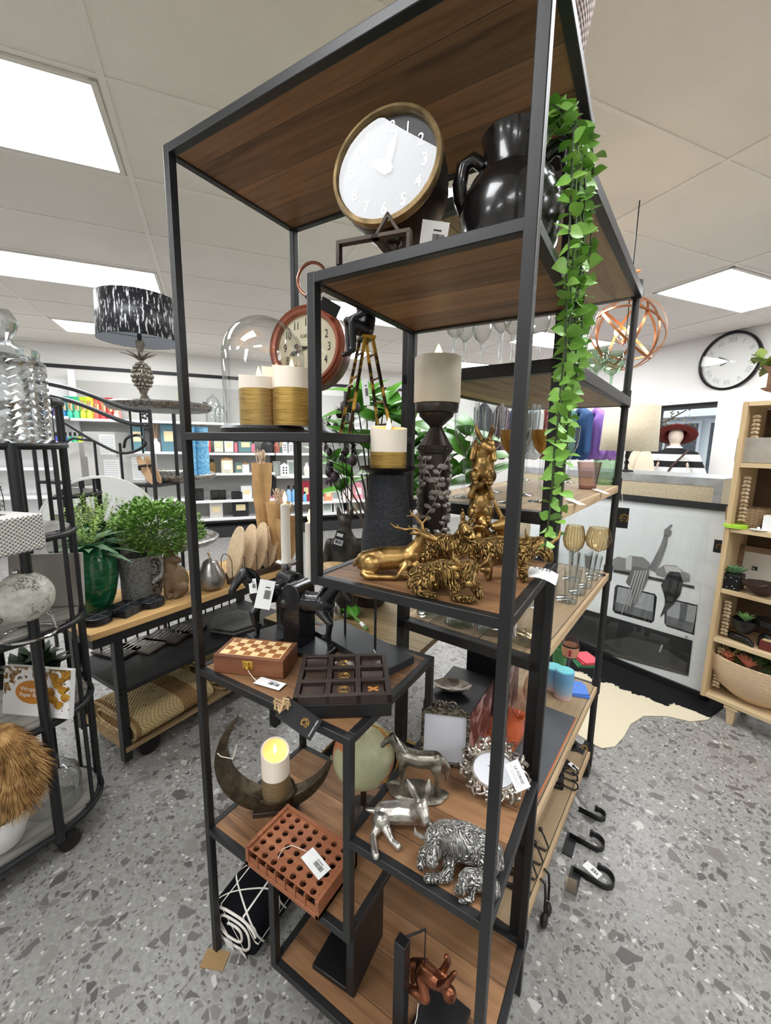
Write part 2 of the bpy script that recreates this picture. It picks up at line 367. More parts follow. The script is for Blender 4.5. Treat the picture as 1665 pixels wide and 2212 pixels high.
# ceiling lights: every second tile column, every third row
PANM = emit('lit_diffuser', (251, 253, 255), PANEL); FRM = mat('white_light_frame', (222, 218, 210), .4)
lamp0 = None; seen = {(-1, 1): 'nearest lit ceiling panel at the upper left, cut by the frame edge', (-1, 4): 'lit ceiling panel partly behind the black and silver drum shade',
    (-1, 7): 'small distant lit ceiling panel left of the drum shade', (3, 1): 'lit ceiling panel at the right above the round wall clock', (1, 4): 'lit ceiling panel seen between copper clock and gold ladder',
    (1, 1): 'lit ceiling panel seen between table clock and black urn', (1, 7): 'far lit ceiling panel seen through the gold ladder'}
for i in (-3, -1, 1, 3):
    for j in (-5, -2, 1, 4, 7):
        a = (GU0+DU*i+.02, GV0+DV*j+.02); b = (a[0]+DU-.04, a[1]+DV-.04)
        if b[0] > U1 or b[1] > V1: continue
        c = UV((a[0]+b[0])/2, (a[1]+b[1])/2, CZ)
        if lamp0 is None:
            lamp0 = T('ceiling_light', '', 'ceiling light'); L, Wd = b[0]-a[0], b[1]-a[1]
            m = MB(); e = .022
            for x0, x1, y0, y1 in ((-L/2, L/2, -Wd/2, -Wd/2+e), (-L/2, L/2, Wd/2-e, Wd/2), (-L/2, -L/2+e, -Wd/2, Wd/2), (L/2-e, L/2, -Wd/2, Wd/2)): m.lohi((x0, y0, -.012), (x1, y1, -.001))
            m.build('frame', FRM, lamp0); m = MB(); m.lohi((-L/2+e, -Wd/2+e, -.008), (L/2-e, Wd/2-e, -.002)); m.build('diffuser', PANM, lamp0)
            q = lamp0
        else: q = dup(lamp0, c)
        q.location = c; q.rotation_euler[2] = GA; q['label'] = seen.get((i, j), 'lit rectangular ceiling panel outside the frame of the photo'); q['group'] = 'ceiling light panels'
# outside the window: street
st = MB(); st.lohi((U1+.2, -14, -.2), (U1+30, 16, -.05)); rotbuild(st, 'street', mat('street_asphalt', (120, 122, 124), .9), kind='structure', smooth=0)
bl = T('street_building', 'white weatherboard building across the street outside the window', 'building', UV(U1+11, 3, 0), GA)
m = MB(); m.lohi((0, -9, -.1), (4, 9, 7)); m.build('wall', mat('pale_boards', (226, 234, 236), .8), bl)
m = MB(); m.lohi((-.25, -9, 3.25), (0, 9, 3.45)); m.lohi((-1.6, -9, 2.55), (0, 9, 2.75)); m.build('awning', mat('white_fascia', (238, 242, 242), .7), bl)
wg = mat('dark_street_glass', (58, 72, 78), .2); wf = mat('white_sash', (235, 238, 238), .6)
for y in (-7, -4.2, -1.4, 1.4, 4.2, 7):
    m = MB(); m.lohi((-.08, y-.6, 4.1), (0, y+.6, 5.7)); o = m.build('window', wf, bl); m = MB(); m.lohi((-.09, y-.5, 4.2), (-.06, y+.5, 4.87)); m.lohi((-.09, y-.5, 4.95), (-.06, y+.5, 5.6)); m.build('pane', wg, o)
    m = MB(); m.lohi((-.08, y-1.3, .5), (0, y+1.3, 2.5)); o = m.build('shopfront', wf, bl); m = MB(); [m.lohi((-.09, y-1.2+.62*q, .6), (-.06, y-.68+.62*q, 2.4)) for q in range(4)]; m.build('pane', wg, o)
tre = T('street_tree', 'autumn tree with sparse tan leaves outside the window', 'tree', UV(U1+6.2, 7.6, -.05))
m = MB(); m.tube([(0, 0, 0), (.05, 0, 1.2), (0, .1, 2.4), (.1, 0, 3.6)], [.12, .1, .08, .05]); [m.tube([(0, .05, 1.6+.2*q), (.5*math.cos(q*1.9), .5*math.sin(q*1.9), 2.2+.25*q), (1.1*math.cos(q*1.9), 1.1*math.sin(q*1.9), 2.6+.3*q)], [.05, .03, .015]) for q in range(6)]; m.build('trunk', mat('tree_bark', (92, 80, 68), .9), tre)
m = MB()
for q in range(900):
    a = random.uniform(0, 6.28); rr = 1.4*random.random()**.5; m.leaf((rr*math.cos(a), rr*math.sin(a), random.uniform(1.6, 4.2)), (random.uniform(-1, 1), random.uniform(-1, 1), -.4), .11, .07, n=2)
m.build('foliage', mat('autumn_leaf', (150, 120, 70), .8, 0, (110, 105, 60), 3), tre)
pl = T('street_pole', 'grey steel verandah post outside the shop window', 'post', UV(U1+2.6, 2.92, -.05)); m = MB(); m.cyl((0, 0, 0), (0, 0, 3.4), .09, n=16); m.cyl((0, 0, 2.35), (0, 0, 2.6), .13, n=16); m.build('shaft', mat('grey_pole', (128, 134, 138), .5), pl)
car = T('parked_car', 'silver grey car parked in the street outside the window', 'car', UV(U1+5.5, 2.2, -.05), GA)
m = MB(); m.prism([(-2.1, .35), (-2.15, .75), (-1.3, .95), (-.7, 1.42), (.7, 1.45), (1.4, 1.0), (2.1, .85), (2.15, .4)], 1.6, Matrix.Rotation(R(90), 4, 'Z') @ Matrix.Rotation(R(90), 4, 'X'), -.8); m.build('body', mat('silver_paint', (150, 158, 164), .3, .3), car, bevel=.05)
m = MB(); m.prism([(-1.15, .98), (-.65, 1.36), (.62, 1.38), (1.2, 1.02)], 1.62, Matrix.Rotation(R(90), 4, 'Z') @ Matrix.Rotation(R(90), 4, 'X'), -.81); m.build('window', mat('car_glass', (50, 60, 66), .1), car)
for y in (-1.35, 1.35):
    m = MB(); m.cyl((-.82, y, .32), (.82, y, .32), .33, n=20); w_ = m.build('wheel', mat('tyre_rubber', (30, 30, 32), .8), car); m = MB(); m.cyl((-.84, y, .32), (-.81, y, .32), .2, n=16); m.build('hubcap', mat('hub_silver', (180, 184, 186), .3, .6), w_)
# ------------------------------------------------------------------ main display shelf
SW, SD, SH, S = .796, .3936, 2.1, .0187
zc, zd, zb, zk, zf, zs, z0 = 1.7725, 1.2199, 1.4971, .8973, .4173, .6643, .16
xm, xk, xb = .4018, .4994, .247
shelf = T('display_shelf', 'tall black steel display shelf with staggered brown plank boards, nearest in the middle', 'shelf')
def post(x, y, a, b): MB().lohi((x, y, a), (x+S, y+S, b+.0004)).build('post', BLK, shelf, bevel=.0018)
for x, y, a, b in ((0, 0, 0, SH), (0, SD-S, 0, SH), (SW-S, 0, 0, SH), (SW-S, SD-S, 0, SH), (xm, 0, zd-S, zc), (xm, SD-S, zd-S, zc), (xk-S, 0, zf-S, zk), (xk-S, SD-S, zf-S, zk), (xb, 0, z0-S, zf), (xb, SD-S, z0-S, zf)): post(x, y, a, b)
planks = wood('brown_plank', (130, 95, 65), (156, 117, 82), (80, 57, 41), 'x', .1, .5, 1, .0012, 0, .03)
def tier(x0, x1, z, name='shelf_board'):
    for y in (0, SD-S): MB().lohi((x0+S*.02, y+.0004, z-S), (x1-S*.02, y+S-.0004, z)).build('rail', BLK, shelf, bevel=.0018)
    for x in (x0, x1-S): MB().lohi((x+.0004, S, z-S), (x+S-.0004, SD-S, z)).build('rail', BLK, shelf, bevel=.0018)
    MB().lohi((x0+S, S, z-S+.004), (x1-S, SD-S, z-.0015)).build(name, planks, shelf, smooth=0)
for a in ((0, SW, SH), (xm, SW, zc), (xm, SW, zd), (0, xm+S, zb), (0, xk, zk), (0, xk, zf), (xk-S, SW, zs), (xb, SW, z0)): tier(*a)
def world(o): return Matrix.Translation(o.location) @ o.rotation_euler.to_matrix().to_4x4()
def facing(P, roll=0, tilt=0, yaw=0):
    """a frame at P whose z looks at the aisle, turned by roll and leaning back by tilt"""
    z = (CAM-P).normalized(); x = Vector((0, 0, 1)).cross(z).normalized(); y = z.cross(x)
    M = Matrix((x, y, z)).transposed().to_4x4(); M.translation = P
    return M @ Matrix.Rotation(R(roll), 4, 'Z') @ Matrix.Rotation(R(tilt), 4, 'X') @ Matrix.Rotation(R(yaw), 4, 'Y')
def on(o, M): return world(o).inverted() @ M
GOLD = mat('antique_gold_resin', (186, 150, 92), .35, .88, (78, 58, 34), 30, lo=.4, hi=.66, bump=.15, bs=120)
GOLDF = furm('antique_gold_carved_hair', (200, 162, 100), (52, 38, 22), .88, .34)
SILV = mat('antique_silver_resin', (204, 200, 192), .33, .88, (112, 108, 100), 30, lo=.4, hi=.68, bump=.15, bs=120)
SILVD = mat('dull_pewter_resin', (160, 154, 140), .36, .88, (92, 88, 78), 26, lo=.4, hi=.66, bump=.12, bs=120)
SILVF = furm('silver_carved_hair', (232, 230, 226), (96, 92, 86), .85, .3)
WAX = mat('ivory_wax', (236, 226, 210), .5, 0, sss=.25)
WAXLIT = mat('lit_candle_hollow', (250, 205, 130), .5, em=(255, 176, 84), es=.75)
FLAME = emit('led_flame', (255, 214, 130), 4.5)
GBAND = NT('brushed_gold_band'); _v = GBAND.co((3, 3, 160)); _n = GBAND.noise(_v, 6, 3)
GBAND = GBAND.bsdf(GBAND.ramp(_n.outputs[0], [(.3, lin((120, 92, 40))), (.7, lin((206, 172, 96)))]), .38, .75, .5, _n.outputs[0], .4, .001)
def candle(name, label, P, r, h, band, rz=0, dish=True, group=None, lean=.25, bandm=None):
    t = T(name, label, 'candle', P, rz, group)
    n = 28; m = MB(); lo = h*.55; vs = []; top = []
    def zt(a): return h*(1-.09*(1-math.sin(a-.3))*lean*2)
    for i in range(n):
        a = 2*math.pi*i/n; vs.append((r*math.cos(a), r*math.sin(a), 0))
    for i in range(n): a = 2*math.pi*i/n; vs.append((r*math.cos(a), r*math.sin(a), zt(a)))
    for i in range(n): a = 2*math.pi*i/n; vs.append((r*.86*math.cos(a), r*.86*math.sin(a), zt(a)-.002))
    m.add(vs, [tuple(range(n))[::-1]]+[(j*n+i, j*n+(i+1) % n, j*n+(i+1) % n+n, j*n+i+n) for j in range(2) for i in range(n)]); m.build('wax', WAX, t)
    m = MB(); v2 = [(r*.86*math.cos(2*math.pi*i/n), r*.86*math.sin(2*math.pi*i/n), zt(2*math.pi*i/n)-.002) for i in range(n)]+[(r*.5*math.cos(2*math.pi*i/n), r*.5*math.sin(2*math.pi*i/n), h*.84) for i in range(n)]+[(0, 0, h*.82)]
    m.add(v2, [(i, (i+1) % n, (i+1) % n+n, i+n) for i in range(n)]+[(n+i, n+(i+1) % n, 2*n) for i in range(n)]); m.build('wax_hollow', WAXLIT, t)
    if band: MB().lathe([(r*1.008, .0006), (r*1.012, band)], n, cap=False).build('gold_band', bandm or GBAND, t)
    f = MB(); f.lathe([(.0005, 0), (r*.13, r*.2), (r*.15, r*.35), (r*.09, r*.62), (.0005, r*.85)], 10, (0, 0, h*.82)); f.build('flame', FLAME, t); return t

# ---- table clock on the second tier
Pc = aty(836, 366, .06); kc = k(Pc); rc = 122*kc
ck = T('table_clock', 'round table clock with aged brass rim and glare on its glass, on black swivel stand', 'clock', (Pc.x, Pc.y, zc), R(10))
hc = Pc.z-zc
tiltM = Matrix.Translation((0, 0, hc)) @ Matrix.Rotation(R(-8), 4, 'X') @ Matrix.Rotation(R(90), 4, 'X')   # local z of the dial looks along -y
case = mat('dark_bronze_case', (44, 38, 33), .38, .6, (66, 56, 46), 14); brass = mat('aged_brass_rim', (170, 146, 104), .42, .7, (110, 92, 64), 25)
m = MB(); m.M = tiltM; m.lathe([(0, -.098), (rc*.72, -.096), (rc*.9, -.085), (rc*.98, -.05), (rc, 0), (rc*.99, .004)], 48, cap=False); m.build('case', case, ck)
m = MB(); m.M = tiltM; m.lathe([(rc*1.0, -.004), (rc*1.03, .004), (rc*1.01, .012), (rc*.94, .014), (rc*.91, .006), (rc*.9, .0)], 56, cap=False); m.build('bezel', brass, ck)
dialm = mat('black_dial', (26, 25, 32), .5); m = MB(); m.M = tiltM; m.lathe([(0, .001), (rc*.93, .001)], 48, cap=False); dl = m.build('dial', dialm, ck)
sil = mat('silver_numerals', (186, 186, 190), .3, .6)
for i in range(1, 13):
    a = R(90-30*i); o = text('numeral', str(i), rc*.3, sil, dl, (0, 0, 0), sx=.8); o.matrix_local = tiltM @ Matrix.Translation((rc*.7*math.cos(a), rc*.7*math.sin(a), .002)) @ Matrix.Diagonal((.8, 1, 1, 1))
for nm, a, L, w_ in (('minute_hand', R(75), rc*.6, .007), ('hour_hand', R(150), rc*.36, .011)):
    m = MB(); m.M = tiltM @ Matrix.Rotation(a, 4, 'Z'); m.prism([(-rc*.12, -w_*.4), (0, -w_), (L*.7, -w_*.7), (L, 0), (L*.7, w_*.7), (0, w_), (-rc*.12, w_*.4)], .001, z0=.004+(.002 if L > .06 else 0)); m.build(nm, sil, ck)
m = MB(); m.M = tiltM; m.lathe([(.0005, .009), (rc*.92, .0085)], 48, cap=False); m.build('glass', thin_glass('clock_glass', f0=.042, f1=.9, pw=3.5), ck)
m = MB(); zb_ = hc-rc*1.0
m.cyl((0, .03, .034), (0, .03, hc-rc*.8), .011, n=16); m.ball((0, .03, zb_-.004), .017, (1, 1, .6))
for y in (-.044, .075): m.box((-.005, y, .034), (.13, .012, .007)); m.box((-.067, y, .017), (.007, .012, .034)); m.box((.057, y, .017), (.007, .012, .034))
m.box((0, .015, .034), (.014, .13, .007)); m.box((.03, -.046, .05), (.006, .006, .036), (0, R(-35), 0)); m.box((.012, -.046, .05), (.006, .006, .036), (0, R(35), 0)); m.build('stand', case, ck, bevel=.001)
tag_card(ck, .045, .05, on(ck, facing(Vector((Pc.x+.075, Pc.y+.03, zc+.045)), -8, 0)))

# ---- black urn and trailing plant
Pu = aty(1102, 480, .19); ku = k(Pu); Pu.z = zc; ru = 108*ku; hu = hgt(Pu, 300)
urn = T('urn', 'glossy black two-handled urn on the second tier beside the clock', 'vase', Pu, face(Pu))
ebony = mat('glossy_black_glaze', (20, 19, 19), .22, 0, (30, 28, 27), 9, bump=.25, bs=22, coat=.4)
m = MB(); m.lathe([(ru*.5, 0), (ru*.62, .004), (ru*.9, hu*.2), (ru, hu*.42), (ru*.96, hu*.55), (ru*.8, hu*.68), (ru*.58, hu*.745), (ru*.56, hu*.8), (ru*.6, hu*.95), (ru*.64, hu), (ru*.58, hu), (ru*.5, hu*.8), (ru*.5, hu*.7)], 44, cap=False); m.build('body', ebony, urn)
for sx in (-1, 1):
    m = MB(); m.tube([(sx*ru*.56, 0, hu*.83), (sx*ru*.78, 0, hu*.9), (sx*ru*.98, 0, hu*.85), (sx*ru*1.04, 0, hu*.72), (sx*ru*1.0, 0, hu*.6), (sx*ru*.9, 0, hu*.52)], [.011, .012, .013, .013, .013, .014], 12); m.build('handle', ebony, urn)
vine = T('trailing_plant', 'trailing green plant with round leaves hanging over the shelf corner from the urn', 'plant', Pu)
vg = mat('button_leaf', (88, 142, 52), .42, 0, (142, 186, 82), 16, lo=.3, hi=.7, spec=.45); vst = mat('green_stem', (52, 66, 34), .6)
def strand(pts, n, size):
    P = [Vector(p)-Pu for p in pts]; q = []
    for i in range(len(P)-1):
        for j in range(6): q.append(P[i].lerp(P[i+1], j/6)+Vector((random.uniform(-1, 1), random.uniform(-1, 1), 0))*.002)
    q.append(P[-1]); m = MB(); m.tube(q, .0016, 6); o = m.build('stem', vst, vine)
    L = [0]
    for a, b in zip(q, q[1:]): L.append(L[-1]+(b-a).length)
    m = MB(); a0 = random.uniform(0, 6)
    for i in range(n):
        s_ = L[-1]*(i+.6)/n; j = next(j for j in range(1, len(L)) if L[j] >= s_-1e-9); p = q[j-1].lerp(q[j], (s_-L[j-1])/max(1e-6, L[j]-L[j-1])); a0 += 1.57+random.uniform(-.5, .5)
        for sd in (0, math.pi):
            a = a0+sd; d = Vector((math.cos(a), math.sin(a), random.uniform(-.35, .45))); z = size*random.uniform(.72, 1.15)
            m.leaf(p, d, z, z*.95, (random.uniform(-1, 1), random.uniform(-1.2, .4), random.uniform(.1, 1)), random.uniform(-.1, .35), .1, 7, .7)
    m.build('leaves', vg, o)
top = Vector((Pu.x+.02, Pu.y, zc+hu*1.02))
for px, pt, pb, y, n in ((1212, 262, 1190, .13, 34), (1236, 300, 1168, .24, 32), (1228, 270, 1050, .16, 30), (1246, 290, 905, .2, 26), (1286, 310, 830, .26, 20), (1268, 330, 730, .2, 17), (1222, 300, 960, .19, 26), (1262, 320, 1000, .27, 24)):
    a = aty(px, pt, y); xx = max(a.x, SW+.016); a.x = xx; b = Vector((xx, y, CAM.z)); 
    lo_, hi_ = .8, 2.2
    for _ in range(40):
        mm = (lo_+hi_)/2
        if proj(Vector((xx, y, mm)))[1] > pb: lo_ = mm
        else: hi_ = mm
    b.z = lo_; strand([top+Vector((random.uniform(-.03, .03), random.uniform(-.03, .03), -.03)), top.lerp(a, .45)+Vector((0, 0, .03)), Vector((xx-.004, y, min(a.z, zc+hu+.02))), Vector((xx+.006, y, (a.z+b.z)/2)), b], round(n*.95), .0255)

# ---- cloche with candles
Pd = aty(574, 925, .155); kd = k(Pd); Pd.z = zb; rd = 90*kd; hd = hgt(Pd, 684)
cl = T('glass_cloche', 'clear glass dome on a black round base at the left of the third tier', 'cloche', Pd)
m = MB(); m.lathe([(rd*.97, 0), (rd*1.02, .004), (rd*1.03, .012), (rd*.98, .018), (0, .019)], 48); m.build('base', mat('matt_black_wood', (30, 31, 33), .4), cl)
rg = rd*.93; m = MB(); hs = hd-rg*.98
m.lathe([(rg, .019), (rg, hs)]+[(rg*math.cos(R(a)), hs+rg*.98*math.sin(R(a))) for a in range(8, 90, 8)]+[(.0005, hd)], 56, cap=False); m.build('dome', thin_glass('clear_dome_glass', f0=.05, f1=.8, pw=2.4), cl)
for px, top_, wpx, y, nm in ((562, 808, 82, .125, 'shorter gold-banded candle at the left under the glass dome'), (632, 786, 80, .15, 'taller gold-banded candle at the right under the glass dome'), (600, 788, 60, .215, 'candle at the back under the glass dome, only its rim showing')):
    P = aty(px, 915, y); P.z = zb+.0195; candle('led_candle', nm, P, wpx*k(P)/2, hgt(P, top_), .085 if y < .2 else .08, face(P), group='gold and ivory candles')
# ---- copper alarm clock behind the dome
Pa = aty(664, 752, .285); ka = k(Pa); ra = 88*ka
ac = T('pocket_watch_clock', 'copper pocket-watch shaped clock with ring on top behind the glass dome', 'clock', (Pa.x, Pa.y, zb), R(14)); ha = Pa.z-zb
M = Matrix.Translation((0, 0, ha)) @ Matrix.Rotation(R(-4), 4, 'X') @ Matrix.Rotation(R(90), 4, 'X')
cop = mat('brushed_copper', (120, 72, 58), .34, .7, (92, 54, 44), 14); m = MB(); m.M = M
m.lathe([(0, -.075), (ra*.85, -.07), (ra*.97, -.05), (ra, -.012), (ra*1.0, .0)], 48, cap=False); m.build('case', cop, ac)
m = MB(); m.M = M; m.lathe([(ra, -.002), (ra*1.02, .006), (ra*.97, .016), (ra*.92, .012), (ra*.89, .018), (ra*.82, .016), (ra*.78, .004)], 56, cap=False); m.build('bezel', mat('polished_copper', (148, 92, 74), .28, .7), ac)
m = MB(); m.M = M; m.lathe([(0, .003), (ra*.8, .003)], 48, cap=False); dl = m.build('dial', mat('antique_cream_dial', (206, 202, 176), .6, 0, (182, 176, 148), 9), ac)
for i in range(1, 13):
    a = R(90-30*i); o = text('numeral', str(i), ra*.25, INK, dl, (0, 0, 0)); o.matrix_local = M @ Matrix.Translation((ra*.6*math.cos(a), ra*.6*math.sin(a), .004)) @ Matrix.Diagonal((.7, 1.1, 1, 1))
o = text('dial_lettering', 'LUCCA', ra*.11, INK, dl, (0, 0, 0)); o.matrix_local = M @ Matrix.Translation((0, ra*.28, .004))
for nm, a, L in (('minute_hand', R(200), ra*.5), ('hour_hand', R(172), ra*.36)):
    m = MB(); m.M = M @ Matrix.Rotation(a, 4, 'Z'); m.prism([(-.01, -.002), (L*.8, -.003), (L, 0), (L*.8, .003), (-.01, .002)], .001, z0=.006); m.ball((L*.75, 0, .007), .007, (1, 1, .3)); m.build(nm, INK, ac)
m = MB(); m.M = M; m.lathe([(.0005, .013), (ra*.79, .013)], 40, cap=False); m.build('glass', thin_glass('clear_dome_glass'), ac)
m = MB(); m.tube(ring((0, .03, ha+ra*1.2+.05), .042, 28, 'y'), .0042, 8, True); m.build('ring', MC['polished_copper'], ac)
m = MB(); m.lathe([(.01, 0), (.016, .006), (.013, .02), (.02, .03), (.017, .04), (.006, .046)], 18, (0, .03, ha+ra*.98)); m.build('winding_knob', mat('dark_knob', (34, 30, 30), .4, .5), ac)
m = MB(); m.lathe([(.062, 0), (.06, .006), (.045, .016), (.028, .032), (.018, .06), (.02, ha-ra*.95)], 32, (0, .04, 0)); m.build('pedestal', MC['matt_black_wood'], ac)
m = MB(); M2 = on(ac, facing(Vector((Pa.x+.085, Pa.y-.01, zb+ha+ra*.8)), -25)); m.M = M2; m.box((0, 0, 0), (.05, .03, .0008)); m.build('swing_tag', BARK, ac)
# ---- gold ladder with seated figure
ap = aty(790, 732, .22); lp = T('ladder_sculpture', 'gold stepladder sculpture with a hunched black figure sitting on top', 'sculpture', (ap.x, ap.y, zb), R(-38))
hl = ap.z-zb; gl_ = NT('gold_leaf_patches'); _v = gl_.co((1, 1, 1)); gl_ = gl_.bsdf(gl_.ramp(gl_.noise(_v, 22, 2).outputs[0], [(.42, lin((200, 156, 66))), (.52, lin((50, 38, 22)))]), .32, .8)
lw = .036; dpt = .05
for sy, nm in ((-1, 'ladder_frame'), (1, 'ladder_frame')):
    m = MB()
    for sx in (-1, 1): m.tube([(sx*lw*1.15, sy*dpt, 0), (sx*lw*.62, sy*.008, hl)], .0045, 4)
    for q in (.12, .36, .6, .84): w_ = lw*(1.15-.53*q); m.tube([(-w_, sy*(dpt-(dpt-.008)*q), hl*q), (w_, sy*(dpt-(dpt-.008)*q), hl*q)], .0026, 6)
    m.build(nm, gl_, lp)
MB().box((0, 0, hl), (lw*1.5, .03, .006)).build('top_step', gl_, lp)
m = MB(); q = .034
m.chain([((-.002, 0, hl+.02), .02), ((-.006, .004, hl+.045), .021), ((-.004, -.004, hl+.068), .018)]); m.ball((-.002, -.02, hl+.082), .0135, (1, 1, 1.15))
for sx in (-1, 1):
    m.chain([((sx*.012, -.004, hl+.016), .012), ((sx*.017, -.036, hl+.028), .0095), ((sx*.015, -.034, hl-.03), .007), ((sx*.015, -.048, hl-.036), .0055)])
    m.chain([((sx*.02, -.002, hl+.066), .009), ((sx*.03, -.018, hl+.044), .0075), ((sx*.012, -.042, hl+.034), .006), ((sx*-.004, -.046, hl+.036), .006)])
m.fuse('figure', mat('black_resin', (20, 20, 22), .35, 0, bump=.1, bs=60), lp, .0025, 3)
tag_card(lp, .014, .055, on(lp, facing(Vector((ap.x+.035, ap.y-.05, zb+.09)), 6)), [(.03, -.03, hl*.55), (.034, -.06, hl*.45)])
# ------------------------------------------------------------------ fourth tier: candle holders and gold animals
P, h, w, rz = fit(835, 1200, zd, 1012, 112); P.z = zd
ho = T('candle_holder', 'tall tapered black textured candle holder with a wide dark dish', 'candle holder', P, rz)
tx = NT('black_knobbly_resin'); _v = tx.co((1, 1, 2.6)); _n = tx.n('ShaderNodeTexVoronoi'); tx.l(_v, _n.inputs['Vector']); _n.inputs['Scale'].default_value = 210
tx = tx.bsdf(lin((34, 37, 42)), .5, 0, .5, _n.outputs['Distance'], .8, .003)
m = MB(); hh = h-.012; m.lathe([(w*.5, 0), (w*.49, hh*.2), (w*.42, hh*.6), (w*.34, hh*.95), (w*.33, hh)], 40); m.build('column', tx, ho)
m = MB(); m.lathe([(w*.33, hh), (w*.36, hh+.002), (w*.53, hh+.012), (w*.55, hh+.016), (w*.5, hh+.014), (w*.3, hh+.006), (0, hh+.006)], 44); m.build('dish', mat('satin_black_metal', (26, 26, 28), .3, .3), ho)
c = P.copy(); c.z = zd+hh+.0062; kk = k(P)
candle('led_candle', 'short gold-banded lit candle on the tapered black holder', c, 38*kk, hgt(c, 918), 40*kk, rz, lean=.3, group='gold and ivory candles')
P = at(952, 1176, zd); P.y = min(P.y, .33); P = Vector((P.x-.0, P.y, zd)); kk = k(P); rz = face(P)
h1 = hgt(P, 962); rr = 32*kk
orn = T('candle_holder', 'carved black pillar candle holder with pale leaf scrolls', 'candle holder', P, rz)
dark = mat('bronzed_black', (38, 33, 30), .36, .5, (62, 54, 48), 22)
m = MB(); m.lathe([(rr*1.2, 0), (rr*1.22, .012), (rr*1.08, .02), (rr*.98, .024), (rr*.98, h1-.02), (rr*1.1, h1-.016), (rr*1.12, h1)], 36); m.build('column', dark, orn)
m = MB()
for z in (.018, h1-.008): [m.ball((rr*1.1*math.cos(a), rr*1.1*math.sin(a), z), .0036, n=6) for a in [2*math.pi*i/22 for i in range(22)]]
m.build('studs', dark, orn)
pw = mat('pale_silver_leaf', (190, 184, 178), .4, .55, (140, 132, 126), 30); m = MB()
def onc(a, z, o=1.0): return Vector((rr*o*math.cos(a), rr*o*math.sin(a), z))
for s_ in range(7):
    a0 = s_*math.pi/3.5; n = 20; pts = [onc(a0+.42*math.sin(z_*2.6*math.pi+s_*1.9), .026+(h1-.05)*z_, 1.0) for z_ in [i/n for i in range(n+1)]]
    m.tube(pts, .0012, 5)
    for i in range(1, n):
        p = pts[i]; a = math.atan2(p.y, p.x); sd = 1 if i % 2 else -1
        for j, L in ((0, .0205),):
            t = Vector((-math.sin(a)*sd, math.cos(a)*sd, .45 if i % 3 else -.35)).normalized()
            q = [p+t*L*f for f in (0, .25, .5, .75, 1)]; q = [Vector((x.x, x.y, 0)).normalized()*rr*1.015+Vector((0, 0, x.z)) for x in q]
            m.tube(q, [.0008, .0044, .0064, .005, .0006], 6)
m.build('leaf_scrolls', pw, orn)
h2 = hgt(P, 872); m = MB(); m.lathe([(rr*1.05, h1), (rr*.4, h1+(h2-h1)*.42), (rr*.42, h1+(h2-h1)*.46), (rr*1.08, h2-.03), (rr*1.12, h2-.022), (rr*1.36, h2-.02), (rr*1.4, h2-.004), (rr*1.36, h2), (0, h2)], 36); m.build('cup', dark, orn)
c = P.copy(); c.z = zd+h2+.0005; t = T('pillar_candle', 'wide plain ivory pillar candle on the carved leaf holder', 'candle', c, rz)
hc2 = hgt(c, 772); m = MB(); m.lathe([(46*kk, 0), (47*kk, .003), (47*kk, hc2-.003), (45*kk, hc2), (20*kk, hc2-.004), (0, hc2-.006)], 40); m.build('wax', mat('cream_wax', (214, 206, 186), .5, 0, (204, 194, 172), 12, sss=.2), t)
m = MB(); m.lathe([(.0006, 0), (.008, .01), (.0085, .018), (.004, .03), (.0006, .036)], 10, (0, 0, hc2-.006)); m.build('flame', FLAME, t)

def animal(name, label, P, rz, parts, m, extra=(), vox=.002, sm=2, body='body', group=None):
    t = T(name, label, 'figurine', P, rz, group)
    b = MB()
    for q in parts:
        if q[0] == 'b': b.ball(*q[1:])
        else: b.chain(q[1])
    b.fuse(body, m, t, vox, sm)
    for nm, mm, pts in extra:
        e = MB()
        for p in pts:
            if p[0] == 't': e.tube(p[1], p[2], 7)
            elif p[0] == 'b': e.ball(*p[1:])
        e.build(nm, mm, t)
    return t
